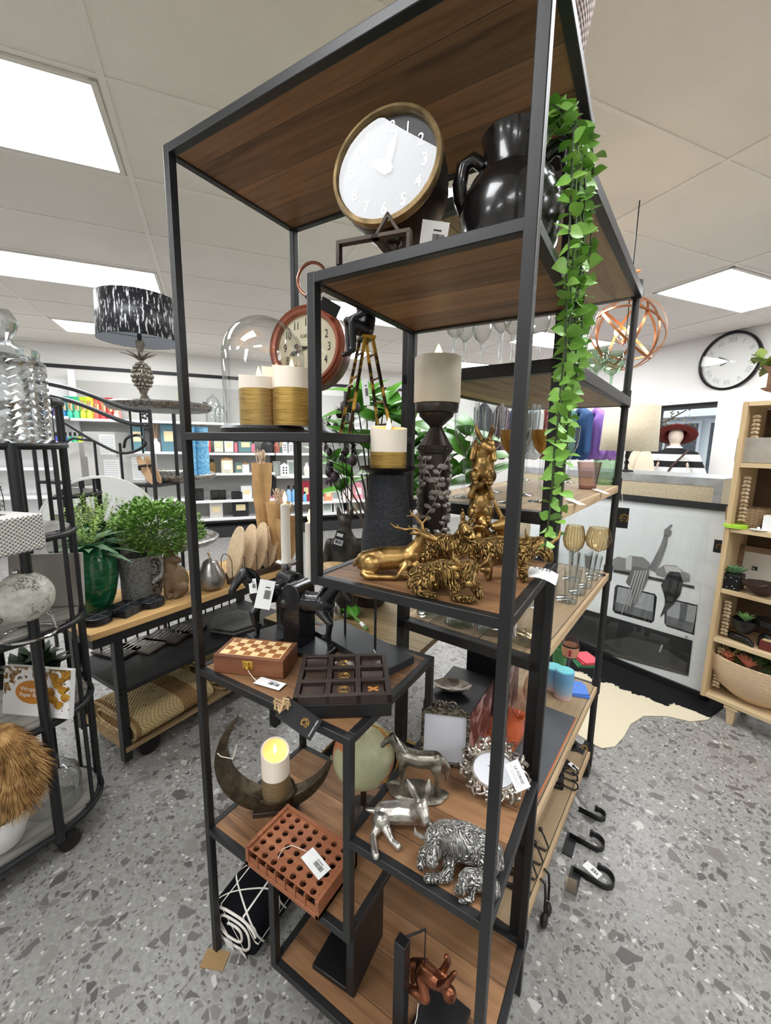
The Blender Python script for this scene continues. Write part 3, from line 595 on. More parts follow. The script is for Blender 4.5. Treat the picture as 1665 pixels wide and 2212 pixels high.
# reclining stag
P = at(848, 1243, zd); P.z = zd
f = .93
animal('stag_figurine', 'gold reclining stag with branching antlers at the front left of the fourth tier', P, face(P)+.05, [
    ('c', [((-.052, .002, .028), .022), ((-.02, .004, .034), .024), ((.018, .004, .036), .023), ((.036, .002, .042), .019)]),
    ('c', [((.034, .002, .044), .018), ((.05, 0, .066), .012), ((.055, -.002, .08), .0105)]), ('c', [((.056, -.002, .084), .0105), ((.07, -.008, .08), .008), ((.081, -.012, .076), .0055)]),
    ('b', (-.044, -.012, .024), .021, (1, .7, 1)), ('c', [((-.058, -.02, .01), .007), ((-.05, -.028, .007), .006), ((-.006, -.03, .006), .0045)]), ('c', [((-.004, -.03, .006), .005), ((.006, -.03, .004), .0045)]),
    ('c', [((.026, -.014, .024), .011), ((.012, -.026, .01), .007), ((.056, -.03, .006), .0048)]), ('c', [((.044, -.008, .024), .009), ((.06, -.02, .016), .006), ((.052, -.028, .008), .005)]),
    ('c', [((-.07, .0, .03), .006), ((-.076, -.002, .022), .004)]), ('c', [((.047, -.01, .088), .0045), ((.035, -.016, .09), .004), ((.03, -.018, .088), .002)]), ('c', [((.06, .01, .09), .004), ((.068, .02, .092), .002)])], GOLD,
    [('antler', GOLD, [('t', [(.052, -.006, .09), (.04, -.014, .098), (.02, -.024, .098), (.0, -.03, .104), (-.008, -.032, .112)], [.003, .0028, .0024, .002, .001]), ('t', [(.03, -.018, .099), (.026, -.02, .106)], [.002, .0008]), ('t', [(.01, -.027, .1), (.004, -.028, .109)], [.002, .0008])]),
     ('antler', GOLD, [('t', [(.058, .002, .092), (.056, .006, .104), (.046, .01, .114), (.036, .012, .122), (.032, .012, .13)], [.003, .0028, .0024, .002, .001]), ('t', [(.056, .006, .104), (.064, .004, .114), (.068, .004, .12)], [.002, .0016, .0008]), ('t', [(.046, .01, .114), (.05, .01, .124)], [.002, .0008]), ('t', [(.04, .012, .119), (.026, .012, .118)], [.002, .0008])])])
# lying highland cow
def lying_cow(s, flip=1):
    return [('c', [((-.045*s, .006, .028*s), .026*s), ((-.01*s, .008, .034*s), .029*s), ((.02*s, .006, .036*s), .027*s)]), ('c', [((.026*s, -.004, .044*s), .022*s), ((.034*s, -.014, .052*s), .019*s)]),
            ('c', [((.036*s, -.018*s, .056*s), .0175*s), ((.038*s, -.032*s, .044*s), .0125*s), ((.039*s, -.038*s, .036*s), .0095*s)]),
            ('b', (-.048*s, -.012*s, .02*s), .02*s), ('c', [((-.05*s, -.024*s, .009*s), .008*s), ((-.024*s, -.032*s, .007*s), .007*s)]), ('c', [((.012*s, -.016*s, .018*s), .012*s), ((.012*s, -.034*s, .008*s), .008*s), ((.044*s, -.04*s, .007*s), .0075*s)]),
            ('c', [((.05*s, -.01*s, .02*s), .011*s), ((.056*s, -.024*s, .01*s), .008*s)]), ('c', [((-.066*s, .0, .036*s), .007*s), ((-.07*s, -.006*s, .012*s), .006*s)])]
def horns(s, c, w, up, m, r=.004):
    x, y, z = c
    return [('horn', m, [('t', [(x+sx*.008*s, y, z), (x+sx*w*.6, y-.004, z-.002*s), (x+sx*w, y-.008, z+up*.45), (x+sx*w*1.05, y-.006, z+up)], [r*s, r*.95*s, r*.75*s, .0007])]) for sx in (-1, 1)]
P = at(966, 1283, zd); P.z = zd
animal('highland_cow_figurine', 'gold reclining highland cow at the front edge of the fourth tier', P, face(P), lying_cow(.95), GOLDF,
       horns(.95, (.036, -.018, .062), .028, .022, GOLD)+[('ear', GOLD, [('b', (sx*.024+.036, -.022, .054), .008, (1.2, .6, .7), 8) for sx in (-1, 1)]), ('muzzle', GOLD, [('b', (.037, -.04, .034), .0088, (1.1, .7, .8), 10)])], .0022, 2)
# shaggy donkey behind
P = at(965, 1226, zd); P.z = zd
animal('donkey_figurine', 'gold shaggy donkey lying behind the stag and the cow', P, face(P)-.1, [
    ('c', [((-.055, .01, .03), .026), ((-.02, .012, .04), .03), ((.02, .01, .044), .027)]), ('c', [((.02, .006, .05), .022), ((.032, .0, .078), .015), ((.034, -.002, .088), .013)]),
    ('c', [((.034, -.004, .09), .0145), ((.048, -.018, .072), .0105), ((.056, -.026, .06), .008)]), ('c', [((.03, -.002, .1), .0055), ((.028, -.004, .118), .005), ((.027, -.004, .128), .002)]), ('c', [((.044, .006, .1), .0055), ((.05, .006, .116), .005), ((.052, .006, .124), .002)]),
    ('b', (-.05, -.01, .022), .022), ('c', [((.02, -.016, .02), .012), ((.034, -.026, .008), .008), ((.06, -.024, .007), .007)])], GOLDF)
# tower of hares
P = at(1032, 1203, zd); P.z = zd
tw = T('hare_tower_figurine', 'tall gold tower of three hares sitting on each other', 'figurine', P, face(P))
def hare(z, turn, arms):
    q = [('b', (0, .004, z+.04), .027, (1, .95, 1.35)), ('c', [((.0, 0, z+.07), .018), ((.006, -.006, z+.088), .0155)]), ('c', [((.006, -.008, z+.088), .0155), ((.018*turn, -.02, z+.082), .009)]),
         ('c', [((-.004, .002, z+.1), .006), ((-.016, .004, z+.122), .0058), ((-.022, .002, z+.138), .002)]), ('c', [((.01, .004, z+.1), .006), ((.016, .004, z+.122), .0058), ((.016, .004, z+.138), .002)]),
         ('b', (-.016, -.012, z+.022), .017, (.8, 1, 1)), ('b', (.018, -.01, z+.022), .017, (.8, 1, 1)), ('c', [((-.016, -.024, z+.008), .007), ((-.014, -.036, z+.008), .006)]), ('c', [((.018, -.024, z+.008), .007), ((.018, -.036, z+.008), .006)])]
    q += [('c', [((sx*.018, -.008, z+.062), .008), ((sx*.024, -.024, z+.06), .0065), arms(sx, z)]) for sx in (-1, 1)]
    return q
for i, ar in enumerate((lambda sx, z: ((sx*.006, -.03, z+.078), .006), lambda sx, z: ((sx*.012, -.026, z+.092), .006), lambda sx, z: ((sx*.018, -.008, z+.096), .006))):
    b = MB()
    for q in hare(i*.084, 1 if i != 1 else -1, ar): (b.ball(*q[1:]) if q[0] == 'b' else b.chain(q[1]))
    b.fuse('hare', GOLD, tw, .0024, 3)
P = at(1081, 1212, zd); P.z = zd
b = [q for q in hare(0, -1, lambda sx, z: ((sx*.012, -.03, z+.06), .006))]
animal('hare_figurine', 'single gold hare partly behind the near post on the fourth tier', P, face(P), b, GOLD)
# standing highland cow
P = at(1098, 1250, zd); P.z = zd
animal('highland_cow_figurine', 'gold standing highland cow at the right behind the near post', P, face(P)+.15, [
    ('c', [((-.036, .0, .056), .026), ((0, .0, .058), .027), ((.03, .0, .062), .024)]), ('c', [((.03, -.004, .066), .022), ((.05, -.006, .07), .018)]), ('c', [((.052, -.006, .072), .0175), ((.064, -.014, .058), .013), ((.068, -.018, .05), .01)])]+
    [('c', [((x, y, .045), .014), ((x, y, .025), .01), ((x+.002, y-.002, .006), .0075)]) for x, y in ((-.042, -.014), (-.04, .014), (.024, -.014), (.026, .014))]+[('c', [((-.06, 0, .066), .006), ((-.064, 0, .03), .006)])], GOLDF,
    horns(.95, (.054, -.008, .08), .03, .026, GOLD))
Pt = at(1152, 1240, zd+.012); tg = T('price_tag', 'bent white price tag hooked over the right rail of the fourth tier', 'tag', Vector((SW-.004, Pt.y, zd+.014)), 0)
m = MB(); n = 6; vs = []
for i in range(n+1):
    a = i/n; p = Vector((-.03+.062*a, -.012*a, .012*math.sin(a*2.2)-.012*a)); vs += [p+Vector((.002, -.02, -.005)), p+Vector((0, .018, .005))]
m.add(vs, [(2*i, 2*i+1, 2*i+3, 2*i+2) for i in range(n)]); m.build('card', WHITE, tg, mods=[('SOLIDIFY', dict(thickness=.0006))])
o = text('price', '£ 49.99', .011, GREYINK, tg, (.004, -.006, .0125), (.25, .12, -.15))

# ------------------------------------------------------------------ chess tier
WAL = wood('walnut', (116, 72, 48), (142, 94, 64), (70, 42, 28), 'x', 0, .42, 1.2); PALEW = wood('maple', (226, 196, 142), (238, 212, 162), (200, 166, 112), 'x', 0, .4)
A = Vector((.061, .012, zk)); ang = R(23); L_, D_, H_ = .186, .1, .048
c0 = A+Vector((math.cos(ang), math.sin(ang), 0))*L_/2+Vector((-math.sin(ang), math.cos(ang), 0))*D_/2
cb = T('chess_box', 'folding wooden chess box with checkered lid and brass clasp', 'box', c0, ang)
m = MB().lohi((-L_/2, -D_/2, 0), (L_/2, D_/2, H_)); m.build('case', WAL, cb, bevel=.0015)
m = MB().lohi((-L_/2+.012, -D_/2+.009, H_), (L_/2-.012, D_/2-.009, H_+.0004)); m.build('inlay_border', PALEW, cb, smooth=0)
for par, mm in ((0, PALEW), (1, wood('sheesham', (150, 92, 50), (168, 108, 62), (112, 64, 34), 'x', 0, .4))):
    m = MB(); q = (L_-.03)/8; r_ = (D_-.022)/4
    for i in range(8):
        for j in range(4):
            if (i+j) % 2 == par: x = -L_/2+.015+i*q; y = -D_/2+.011+j*r_; m.lohi((x, y, H_+.0004), (x+q, y+r_, H_+.0008))
    m.build('light_squares' if par == 0 else 'dark_squares', mm, cb, smooth=0)
bm_ = mat('bright_brass', (214, 172, 80), .25, .9); m = MB(); m.box((.0, -D_/2-.001, H_*.72), (.028, .002, .009)); m.box((.0, -D_/2-.001, H_*.48), (.028, .002, .011)); m.box((0, -D_/2-.003, H_*.6), (.008, .004, .02)); m.ball((0, -D_/2-.005, H_*.46), .004); m.build('clasp', bm_, cb, bevel=.0005)
M = Matrix.Translation((.07, -D_/2-.028, .003)) @ Matrix.Rotation(R(-14), 4, 'Z'); tag_card(cb, .075, .03, M, [(0, -D_/2-.004, .02), (.012, -D_/2-.012, .012), (.022, -D_/2-.02, .01), (.03, -D_/2-.022, .004), (.036, -D_/2-.022, .003)])
F = Vector((.362, -.016, zk)); ang = R(36); L_, D_, H_ = .21, .18, .052
c0 = F+Vector((math.cos(ang), math.sin(ang), 0))*L_/2+Vector((-math.sin(ang), math.cos(ang), 0))*D_/2+Vector((0, 0, .0005))
DKW = wood('dark_stained_wood', (46, 36, 32), (60, 48, 42), (26, 20, 18), 'x', 0, .4, 1)
tt = T('tic_tac_toe_box', 'dark wooden noughts and crosses box with nine square wells', 'game', c0, ang)
MB().lohi((-L_/2, -D_/2, 0), (L_/2, D_/2, H_*.62)).build('case', mat('black_stained_box', (18, 17, 17), .5), tt, bevel=.002)
m = MB()
for i in range(4): x = -L_/2+i*(L_-.012)/3; m.lohi((x, -D_/2, H_*.62), (x+.012, D_/2, H_))
for j in range(4): y = -D_/2+j*(D_-.012)/3; m.lohi((-L_/2, y, H_*.62), (L_/2, y+.012, H_-.0004))
m.build('grid', DKW, tt, bevel=.001)
gold2 = mat('brass_inlay', (206, 166, 80), .3, .9); DK2 = mat('dark_rosewood', (62, 44, 34), .35, 0, (44, 32, 26), 30, coat=.3)
q, r_ = (L_-.012)/3, (D_-.012)/3
for i, j, ty in ((1, 2, 'o'), (1, 1, 'o'), (1, 0, 'o'), (2, 0, 'x'), (0, 1, ''), (0, 0, ''), (2, 2, '')):
    x = -L_/2+.006+(i+.5)*q; y = -D_/2+.006+(j+.5)*r_
    p = MB().box((x, y, H_*.62+.006), (q-.016, r_-.016, .012)).build('game_tile', DK2, tt, bevel=.0012)
    if ty == 'o':
        for rr_ in (.013, .0075): MB().tube(ring((x, y, H_*.62+.0121), rr_, 24), .0007, 6, True).build('ring_inlay', gold2, p)
    if ty == 'x': m = MB(); m.box((x, y, H_*.62+.0123), (.026, .006, .0008), (0, 0, R(35))); m.box((x, y, H_*.62+.0125), (.026, .006, .0008), (0, 0, R(-35))); m.build('cross_inlay', mat('tan_bone', (176, 120, 60), .4), p)
for x, y, a in ((-L_/2+.006+.5*q, -D_/2+.006+2.45*r_, 70), (-L_/2+.006+2.5*q, -D_/2+.006+1.35*r_, 62)): m = MB(); m.box((x, y, H_*.72), (q-.016, r_-.018, .01), (R(a), 0, 0)); m.build('game_tile', DK2, tt, bevel=.001)
tpos = at(688, 1538, zk+.03); tpos = Vector((.392, -.03, zk+.024)); M = on(tt, facing(tpos, -38, -12)); tg = tag_card(tt, .088, .044, M, None, True)
o = text('tag_lettering', 'CL', .014, GOLDINK, tg, (0, 0, 0)); o.matrix_local = M @ Matrix.Translation((.015, 0, .0008)) @ Matrix.Rotation(R(45), 4, 'Z')
o = text('tag_lettering', 'COUNTRY LIVING', .0042, WHITE, tg, (0, 0, 0)); o.matrix_local = M @ Matrix.Translation((.036, 0, .0008)) @ Matrix.Rotation(R(90), 4, 'Z')
m = MB(); [m.tube([M @ Vector((-.04+.012*math.cos(i*1.3), .012*math.sin(i*1.7), .004+.004*math.sin(i))), M @ Vector((-.046+.016*math.cos(i*2.1+1), .016*math.sin(i*1.1+2), .012)), M @ Vector((-.04+.01*math.cos(i*.7), .014*math.sin(i*2.7), .008))], .0022, 6) for i in range(9)]; m.build('jute_bow', mat('jute_twine', (178, 150, 112), .9), tg)

# horse bookends
BRES = mat('gloss_black_resin', (24, 24, 26), .26, .1, bump=.15, bs=50, coat=.3)
def horse(s=1.0, lift=False, x0=0, sx=1):
    v = lambda x, y, z: (x0+sx*x*s, y*s, z*s)
    q = [('c', [(v(.06, 0, .128), .03*s), (v(0, 0, .12), .0285*s), (v(-.05, 0, .128), .029*s)]), ('c', [(v(-.055, 0, .14), .023*s), (v(-.085, 0, .178), .0165*s), (v(-.094, 0, .192), .013*s)]),
         ('c', [(v(-.094, 0, .192), .0145*s), (v(-.114, 0, .172), .011*s), (v(-.128, 0, .152), .0085*s)]), ('c', [(v(-.09, -.008, .2), .004*s), (v(-.092, -.01, .214), .0018*s)]), ('c', [(v(-.09, .008, .2), .004*s), (v(-.092, .01, .214), .0018*s)]),
         ('c', [(v(.088, 0, .138), .008*s), (v(.104, 0, .11), .011*s), (v(.104, 0, .07), .008*s), (v(.1, 0, .05), .003*s)])]
    for y in (-.016, .016):
        q.append(('c', [(v(.066, y, .11), .021*s), (v(.078, y, .066), .0095*s), (v(.068, y, .032), .0065*s), (v(.07, y, .008), .0075*s), (v(.066, y, .003), .0085*s)]))
        if lift and y < 0: q.append(('c', [(v(-.05, y, .112), .015*s), (v(-.084, y*1.4, .09), .0095*s), (v(-.08, y*1.6, .055), .0065*s), (v(-.068, y*1.6, .05), .0075*s)]))
        else: q.append(('c', [(v(-.05, y, .11), .0155*s), (v(-.054, y, .062), .0085*s), (v(-.052, y, .03), .006*s), (v(-.053, y, .008), .0072*s), (v(-.056, y, .003), .0085*s)]))
    return q
def mane(s, x0=0, sx=1):
    return [('t', [(x0+sx*x*s, yy*s, z*s) for x, yy, z in ((-.086+.038*i/7, 0, .205-.055*i/7), (-.07+.038*i/7, -.014, .196-.058*i/7), (-.066+.04*i/7, -.022, .176-.058*i/7))], [.004*s, .0038*s, .001*s]) for i in range(8)]
for px, py, sx, lab, yw in ((606, 1372, 1, 'black resin horse bookend facing left on the chess tier', .62), (664, 1400, -1, 'black resin horse bookend facing right on the chess tier', -.6)):
    P = at(px, py, zk); P.z = zk; rz = face(P)+yw-.1; s_ = 1.12
    hb = T('horse_bookend', lab, 'bookend', P, rz, 'horse bookends')
    m = MB(); m.lohi((-.085 if sx > 0 else -.045, -.05, 0), (.045 if sx > 0 else .085, .05, .014)); m.build('base', mat('slate_black_base', (34, 37, 40), .3), hb, bevel=.002)
    m = MB(); prof = [(-.03, .014), (.032, .014)]+[(.001+.031*math.cos(R(a)), .165+.031*math.sin(R(a))) for a in range(0, 181, 15)]
    m.prism([(x*1.0, z) for x, z in prof], .07, Matrix.Translation((.036*sx if sx > 0 else -.03, .035, 0)) @ Matrix.Rotation(R(90), 4, 'X')); m.build('upright', BRES, hb, bevel=.003)
    b = MB(); pr = horse(s_*.95, True, -.012*sx, sx)
    for q in pr: (b.chain(q[1]))
    b.M = Matrix()
    hm = b.fuse('horse', BRES, hb, .003, 3); hm.location = (0, -.004, .014)
    e = MB(); [e.tube(p[1], p[2], 6) for p in mane(s_*.95, -.012*sx, sx)]; e.build('mane', BRES, hm)
    if sx > 0:
        tag_card(hb, .042, .078, on(hb, facing(CAM+ray(572, 1284)*(dep(P)-.125), -14)), None)
        tag_card(hb, .02, .04, on(hb, facing(CAM+ray(546, 1266)*(dep(P)-.115), 4)))
# wooden bowl sculpture on a long black plinth
P = Vector((.3, .315, zk)); bs_ = T('wooden_sculpture', 'smooth pale wooden boat shape on two black rods over a long black plinth', 'sculpture', P, R(-14))
m = MB(); m.lohi((-.16, -.055, 0), (.16, .055, .022)); m.build('plinth', mat('satin_black_wood', (40, 42, 45), .35), bs_, bevel=.002)
for x in (-.065, .065): m = MB(); m.cyl((x, 0, .022), (x, 0, .19), .0035, n=10); m.build('rod', BLK, bs_)
m = MB(); m.lathe([(.0005, .165), (.06, .17), (.11, .185), (.14, .205), (.15, .22), (.145, .222), (.1, .2), (.05, .186), (.0005, .18)], 40, M=Matrix.Diagonal((1.1, .42, 1, 1))); m.build('bowl', mat('pale_mango_wood', (206, 172, 116), .5, 0, (186, 148, 92), 8), bs_)
tag_card(bs_, .034, .03, Matrix.Translation((.13, -.082, .002)) @ Matrix.Rotation(R(20), 4, 'Z'), [(.065, -.004, .025), (.09, -.02, .026), (.12, -.058, .024), (.128, -.07, .003)])

# ------------------------------------------------------------------ crescent candle holder and four-in-a-row
P = at(598, 1748, zf); P.z = zf; cr = T('crescent_candle_holder', 'hammered bronze crescent moon candle holder on the lower left tier', 'candle holder', P, R(40))
HAM = mat('hammered_bronze', (92, 80, 62), .42, .7, (58, 50, 38), 40, bump=.5, bs=110)
n = 36; vs = []; fs = []; cz_ = .175; Ro = .162
for i in range(n+1):
    a = R(128+(352-128)*i/n); s_ = math.sin(math.pi*i/n)**.8; ri = Ro-.003-.042*s_; cx = .004*s_
    for rr_, yy in ((Ro, -.024*(.35+.65*s_)), (Ro, .024*(.35+.65*s_)), (ri, .024*(.35+.65*s_)), (ri, -.024*(.35+.65*s_))): vs.append((rr_*math.cos(a), yy, cz_+rr_*math.sin(a)))
for i in range(n): fs += [(i*4+j, i*4+(j+1) % 4, (i+1)*4+(j+1) % 4, (i+1)*4+j) for j in range(4)]
fs += [(0, 1, 2, 3), (n*4+3, n*4+2, n*4+1, n*4)]
m = MB(); m.add(vs, fs); m.build('crescent', HAM, cr, smooth=50, bevel=.002)
m = MB(); m.box((0, 0, .008), (.13, .05, .014)); m.build('foot', mat('dark_walnut_foot', (52, 40, 30), .5), cr, bevel=.002)
m = MB(); m.lathe([(.03, .052), (.05, .056), (.055, .068), (.053, .068), (.048, .06), (0, .059)], 32); m.build('candle_dish', HAM, cr)
m = MB(); m.tube([(-.15, -.026, .22), (-.14, -.03, .212), (-.11, -.028, .2), (-.11, .028, .2)], .0014, 6); m.build('tie_string', STRING, cr)
c = P.copy(); c.z = zf+.0597; GB2 = mat('dull_gold_wrap', (120, 102, 72), .5, .4, (150, 130, 96), 60, st=(1, 1, 12))
candle('led_candle', 'lit candle with dull gold base in the crescent holder', c, 29*k(P), .148, .06, R(47), lean=.5, bandm=GB2, group='gold and ivory candles')
RED = wood('red_meranti', (140, 86, 58), (160, 104, 72), (104, 62, 42), 'x', 0, .45)
X0, X1, Y0, Y1, Z0, Z1 = .18, .42, -.01, .14, zf+.0005, zf+.05
c4 = T('four_in_a_row_game', 'red-brown wooden four-in-a-row board lying flat with rows of round holes', 'game', ((X0+X1)/2, (Y0+Y1)/2, Z0))
hx, hy, hz = (X1-X0)/2, (Y1-Y0)/2, Z1-Z0
m = MB(); m.lohi((-hx, -hy, 0), (hx, hy, .012)); m.build('back_board', RED, c4, bevel=.001)
m = MB(); m.lohi((-hx, -hy, 0), (-hx+.01, hy, hz+.006)); m.lohi((hx-.01, -hy, 0), (hx, hy, hz+.0)); m.lohi((-hx, hy-.01, 0), (hx, hy, hz+.004)); m.build('frame', RED, c4, bevel=.001)
m = MB(); m.lohi((-hx+.01, -hy+.003, .0125), (hx-.01, -hy+.006, .026)); [m.lohi((-hx+.01+(2*hx-.02)*i/7-.002, -hy+.0, .012), (-hx+.01+(2*hx-.02)*i/7+.002, -hy+.03, hz-.006)) for i in range(1, 7)]; m.build('dividers', RED, c4)
# pierced face: a quad ring around each hole
m = MB(); nx, ny = 7, 6; cw, ch = (2*hx-.02)/nx, (2*hy-.012)/ny; rr_ = min(cw, ch)*.35; zt = hz
for i in range(nx):
    for j in range(ny):
        cx, cy = -hx+.01+(i+.5)*cw, -hy+.002+(j+.5)*ch; N = 24; vs = []
        for q in range(N):
            a = 2*math.pi*q/N+math.pi/4; ca, sa = math.cos(a), math.sin(a); s_ = 1/max(abs(ca), abs(sa))
            vs += [(cx+ca*s_*cw/2, cy+sa*s_*ch/2, zt), (cx+rr_*ca, cy+rr_*sa, zt), (cx+rr_*ca, cy+rr_*sa, zt-.006)]
        m.add(vs, [(3*q, 3*((q+1) % N), 3*((q+1) % N)+1, 3*q+1) for q in range(N)]+[(3*q+1, 3*((q+1) % N)+1, 3*((q+1) % N)+2, 3*q+2) for q in range(N)])
m.build('pierced_face', RED, c4, smooth=30)
MB().lohi((-hx+.012, -hy+.01, .013), (hx-.012, hy-.01, .014)).build('hole_shade_sheet', mat('hole_shade_brown', (40, 22, 14), .8), c4)  # dark sheet over the back board, its colour stands in for shade inside the holes
tag_card(c4, .075, .036, Matrix.Translation((.058, -.012, hz+.004)) @ Matrix.Rotation(R(-14), 4, 'Z') @ Matrix.Rotation(R(3), 4, 'X'), [(-.03, -.05, hz), (-.034, -.03, hz+.006), (-.02, -.012, hz+.008), (.02, -.004, hz+.007)])
# globe
P = Vector((.345, .275, zf)); gb = T('globe', 'antique-style world globe under the chess tier', 'globe', P, R(20))
gm = NT('antique_globe_map'); _v = gm.co((1, 1, 1)); n1 = gm.noise(_v, 7.5, 5, .55, .3); n2 = gm.noise(_v, 60, 3)
lc = gm.ramp(n2.outputs[0], [(.35, lin((198, 140, 84))), (.6, lin((188, 108, 84)))]); sea = gm.ramp(n2.outputs[0], [(.4, lin((170, 172, 136))), (.7, lin((182, 180, 146)))])
gm = gm.bsdf(gm.mix(gm.ramp(n1.outputs[0], [(.535, (0, 0, 0, 1)), (.55, (1, 1, 1, 1))]), sea, lc), .4)
m = MB(); m.ball((0, 0, .19), .088, n=40); m.build('sphere', gm, gb)
m = MB(); m.tube(arc(0, .19, .098, -110, 80, 20), .003, 8); m.build('meridian', bm_, gb)
m = MB(); m.lathe([(.055, 0), (.055, .01), (.02, .02), (.009, .03), (.008, .092), (.0005, .095)], 24); m.build('stand', case, gb)
# brass-edged trays stacked on the floor behind
for i in range(3):
    bt = T('brass_tray', ['brass-edged black tray at the bottom of the floor stack behind the shelf', 'brass-edged black tray in the middle of the floor stack behind the shelf', 'brass-edged black tray on top of the floor stack behind the shelf'][i], 'tray', (.16, .62+.02*i, .001+.082*i), R(-4+3*i), 'brass-edged trays')
    m = MB(); m.lohi((-.22, -.15, 0), (.22, .15, .01)); [m.lohi(a, b) for a, b in (((-.22, -.15, 0), (.22, -.14, .07)), ((-.22, .14, 0), (.22, .15, .07)), ((-.22, -.15, 0), (-.21, .15, .07)), ((.21, -.15, 0), (.22, .15, .07)))]; m.build('tray', MC['satin_black_wood'], bt)
    m = MB(); m.tube([(-.215, -.145, .074), (.215, -.145, .074), (.215, .145, .074), (-.215, .145, .074)], .008, 4, True); m.build('brass_rim', mat('warm_brass', (150, 122, 70), .3, .85), bt)

# ------------------------------------------------------------------ silver tier
P = at(900, 1712, zs); P.z = zs; t = T('horse_figurine', 'dull silver standing horse on an oval base, back left of the silver animals', 'figurine', P, face(P)-.1)
b = MB(); s_ = .66
for q in horse(s_): b.chain(q[1])
o = b.fuse('body', SILVD, t, .0026, 3); o.location = (0, 0, .009)
e = MB(); [e.tube(p[1], p[2], 6) for p in mane(s_)]; e.build('mane', SILV, o)
m = MB(); m.lathe([(.068, 0), (.07, .004), (.06, .009), (0, .0095)], 28, M=Matrix.Diagonal((1.05, .5, 1, 1)), wob=lambda a, j: .06*math.sin(a*5)); m.build('base', SILVD, t)
# upright frame
P = at(958, 1652, zs); P.z = zs; rz = face(P); kk = k(P); fw, fh = 104*kk, .135
t = T('photo_frame', 'upright rectangular silver photo frame with scrolled crest, empty white pane', 'photo frame', P, rz)
FM = Matrix.Rotation(R(-12), 4, 'X')
def frame_bar(m, x0, x1, z0_, z1, dy=.012): m.lohi((x0, -dy/2, z0_), (x1, dy/2, z1))
FIL = mat('silver_filigree', (134, 126, 112), .35, .9, (72, 66, 58), 130, lo=.42, hi=.58, bump=.9, bs=160)
m = MB(); m.M = FM; b_ = .0085
for a in ((-fw/2, fw/2, 0, b_), (-fw/2, fw/2, fh-b_, fh), (-fw/2, -fw/2+b_, 0, fh), (fw/2-b_, fw/2, 0, fh)): frame_bar(m, *a)
for i in range(16):
    for x in (-fw/2+b_/2, fw/2-b_/2): m.ball((x, -.006, fh*(i+.5)/16), .0036, (1, .8, 1), 6)
m.build('frame', FIL, t, bevel=.001)
m = MB(); m.M = FM
for sx in (-1, 1):
    m.tube([(sx*(.004+.012*math.cos(R(a)))+sx*.012, 0, fh+.014+.011*math.sin(R(a))) for a in range(-120, 200, 20)], .003, 7); m.tube([(sx*.05, 0, fh), (sx*.04, 0, fh+.007), (sx*.03, 0, fh+.004)], [.004, .004, .002], 7); m.ball((sx*.016, 0, fh+.014), .006, (1, .6, 1), 8)
m.ball((0, 0, fh+.016), .006, (.8, .6, 2.0), 8); m.box((0, 0, fh+.003), (fw*.6, .007, .008)); m.build('crest', FIL, t)
PANE = mat('frosted_white_pane', (214, 216, 222), .25, 0, (204, 206, 214), 8)
m = MB(); m.M = FM; m.lohi((-fw/2+b_, .001, b_), (fw/2-b_, .003, fh-b_)); m.build('pane', PANE, t)
m = MB(); m.M = FM; m.box((0, .03, fh*.38), (.03, .003, fh*.75), (R(22), 0, 0)); m.build('easel_back', BARK, t)
# oval frame
P = at(1062, 1738, zs); P.z = zs; rz = face(P); kk = k(P); fw = 148*kk
t = T('photo_frame', 'ornate oval silver photo frame with open scrollwork and white name card', 'photo frame', P, rz)
FM = Matrix.Translation((0, 0, .012)) @ Matrix.Rotation(R(-38), 4, 'X') @ Matrix.Translation((0, 0, fw*.38)); CHR = mat('bright_silver_scroll', (200, 192, 182), .22, .95, (120, 110, 100), 40)
ax, az = fw*.33, fw*.25; m = MB(); m.M = FM; N = 40
m.tube([(ax*math.cos(2*math.pi*i/N), 0, az*math.sin(2*math.pi*i/N)) for i in range(N)], .005, 8, True)
[m.ball((ax*1.0*math.cos(2*math.pi*i/64), -.005, az*math.sin(2*math.pi*i/64)), .0022, n=5) for i in range(64)]; m.build('inner_rim', CHR, t)
m = MB(); m.M = FM
for i in range(18):
    a = 2*math.pi*i/18; ex, ez = ax*1.28*math.cos(a), az*1.36*math.sin(a); sg = 1 if i % 2 else -1
    m.tube(spl([(ex+.014*math.cos(a+sg*q)*(1-.09*j), -.002, ez+.014*math.sin(a+sg*q)*(1-.09*j)) for j, q in enumerate([x*.62 for x in range(9)])], 3), [.0046-.00011*j for j in range(25)], 8)
    m.ball((ex*1.0, -.004, ez*1.0), .0055, (1, .7, 1), 7); m.tube(spl([(ax*1.05*math.cos(a+.17), 0, az*1.05*math.sin(a+.17)), (ax*1.22*math.cos(a+.25), -.003, az*1.3*math.sin(a+.25)), (ax*1.42*math.cos(a+.12), -.003, az*1.5*math.sin(a+.12)), (ax*1.52*math.cos(a-.02), -.001, az*1.6*math.sin(a-.02))], 4), [.0044-.00025*j for j in range(13)], 7)
m.build('scrollwork', CHR, t)
m = MB(); m.M = FM; m.prism([(ax*math.cos(2*math.pi*i/N), az*math.sin(2*math.pi*i/N)) for i in range(N)], .002, Matrix.Rotation(R(90), 4, 'X'), z0=-.002); m.build('pane', PANE, t)
m = MB(); m.M = FM; m.box((0, .03, -.02), (.03, .003, .08), (R(48), 0, 0)); m.build('easel_back', BARK, t)
M = FM @ Matrix.Translation((fw*.33, -.014, -.0)) @ Matrix.Rotation(R(90), 4, 'X') @ Matrix.Rotation(R(-58), 4, 'Z')
m = MB(); m.M = M; m.box((0, 0, 0), (.058, .034, .0006)); cdd = m.build('name_card', WHITE, t)
o = text('card_lettering', 'LE FORGE', .0085, INK, cdd, (0, 0, 0)); o.matrix_local = M @ Matrix.Translation((0, .004, .0005))
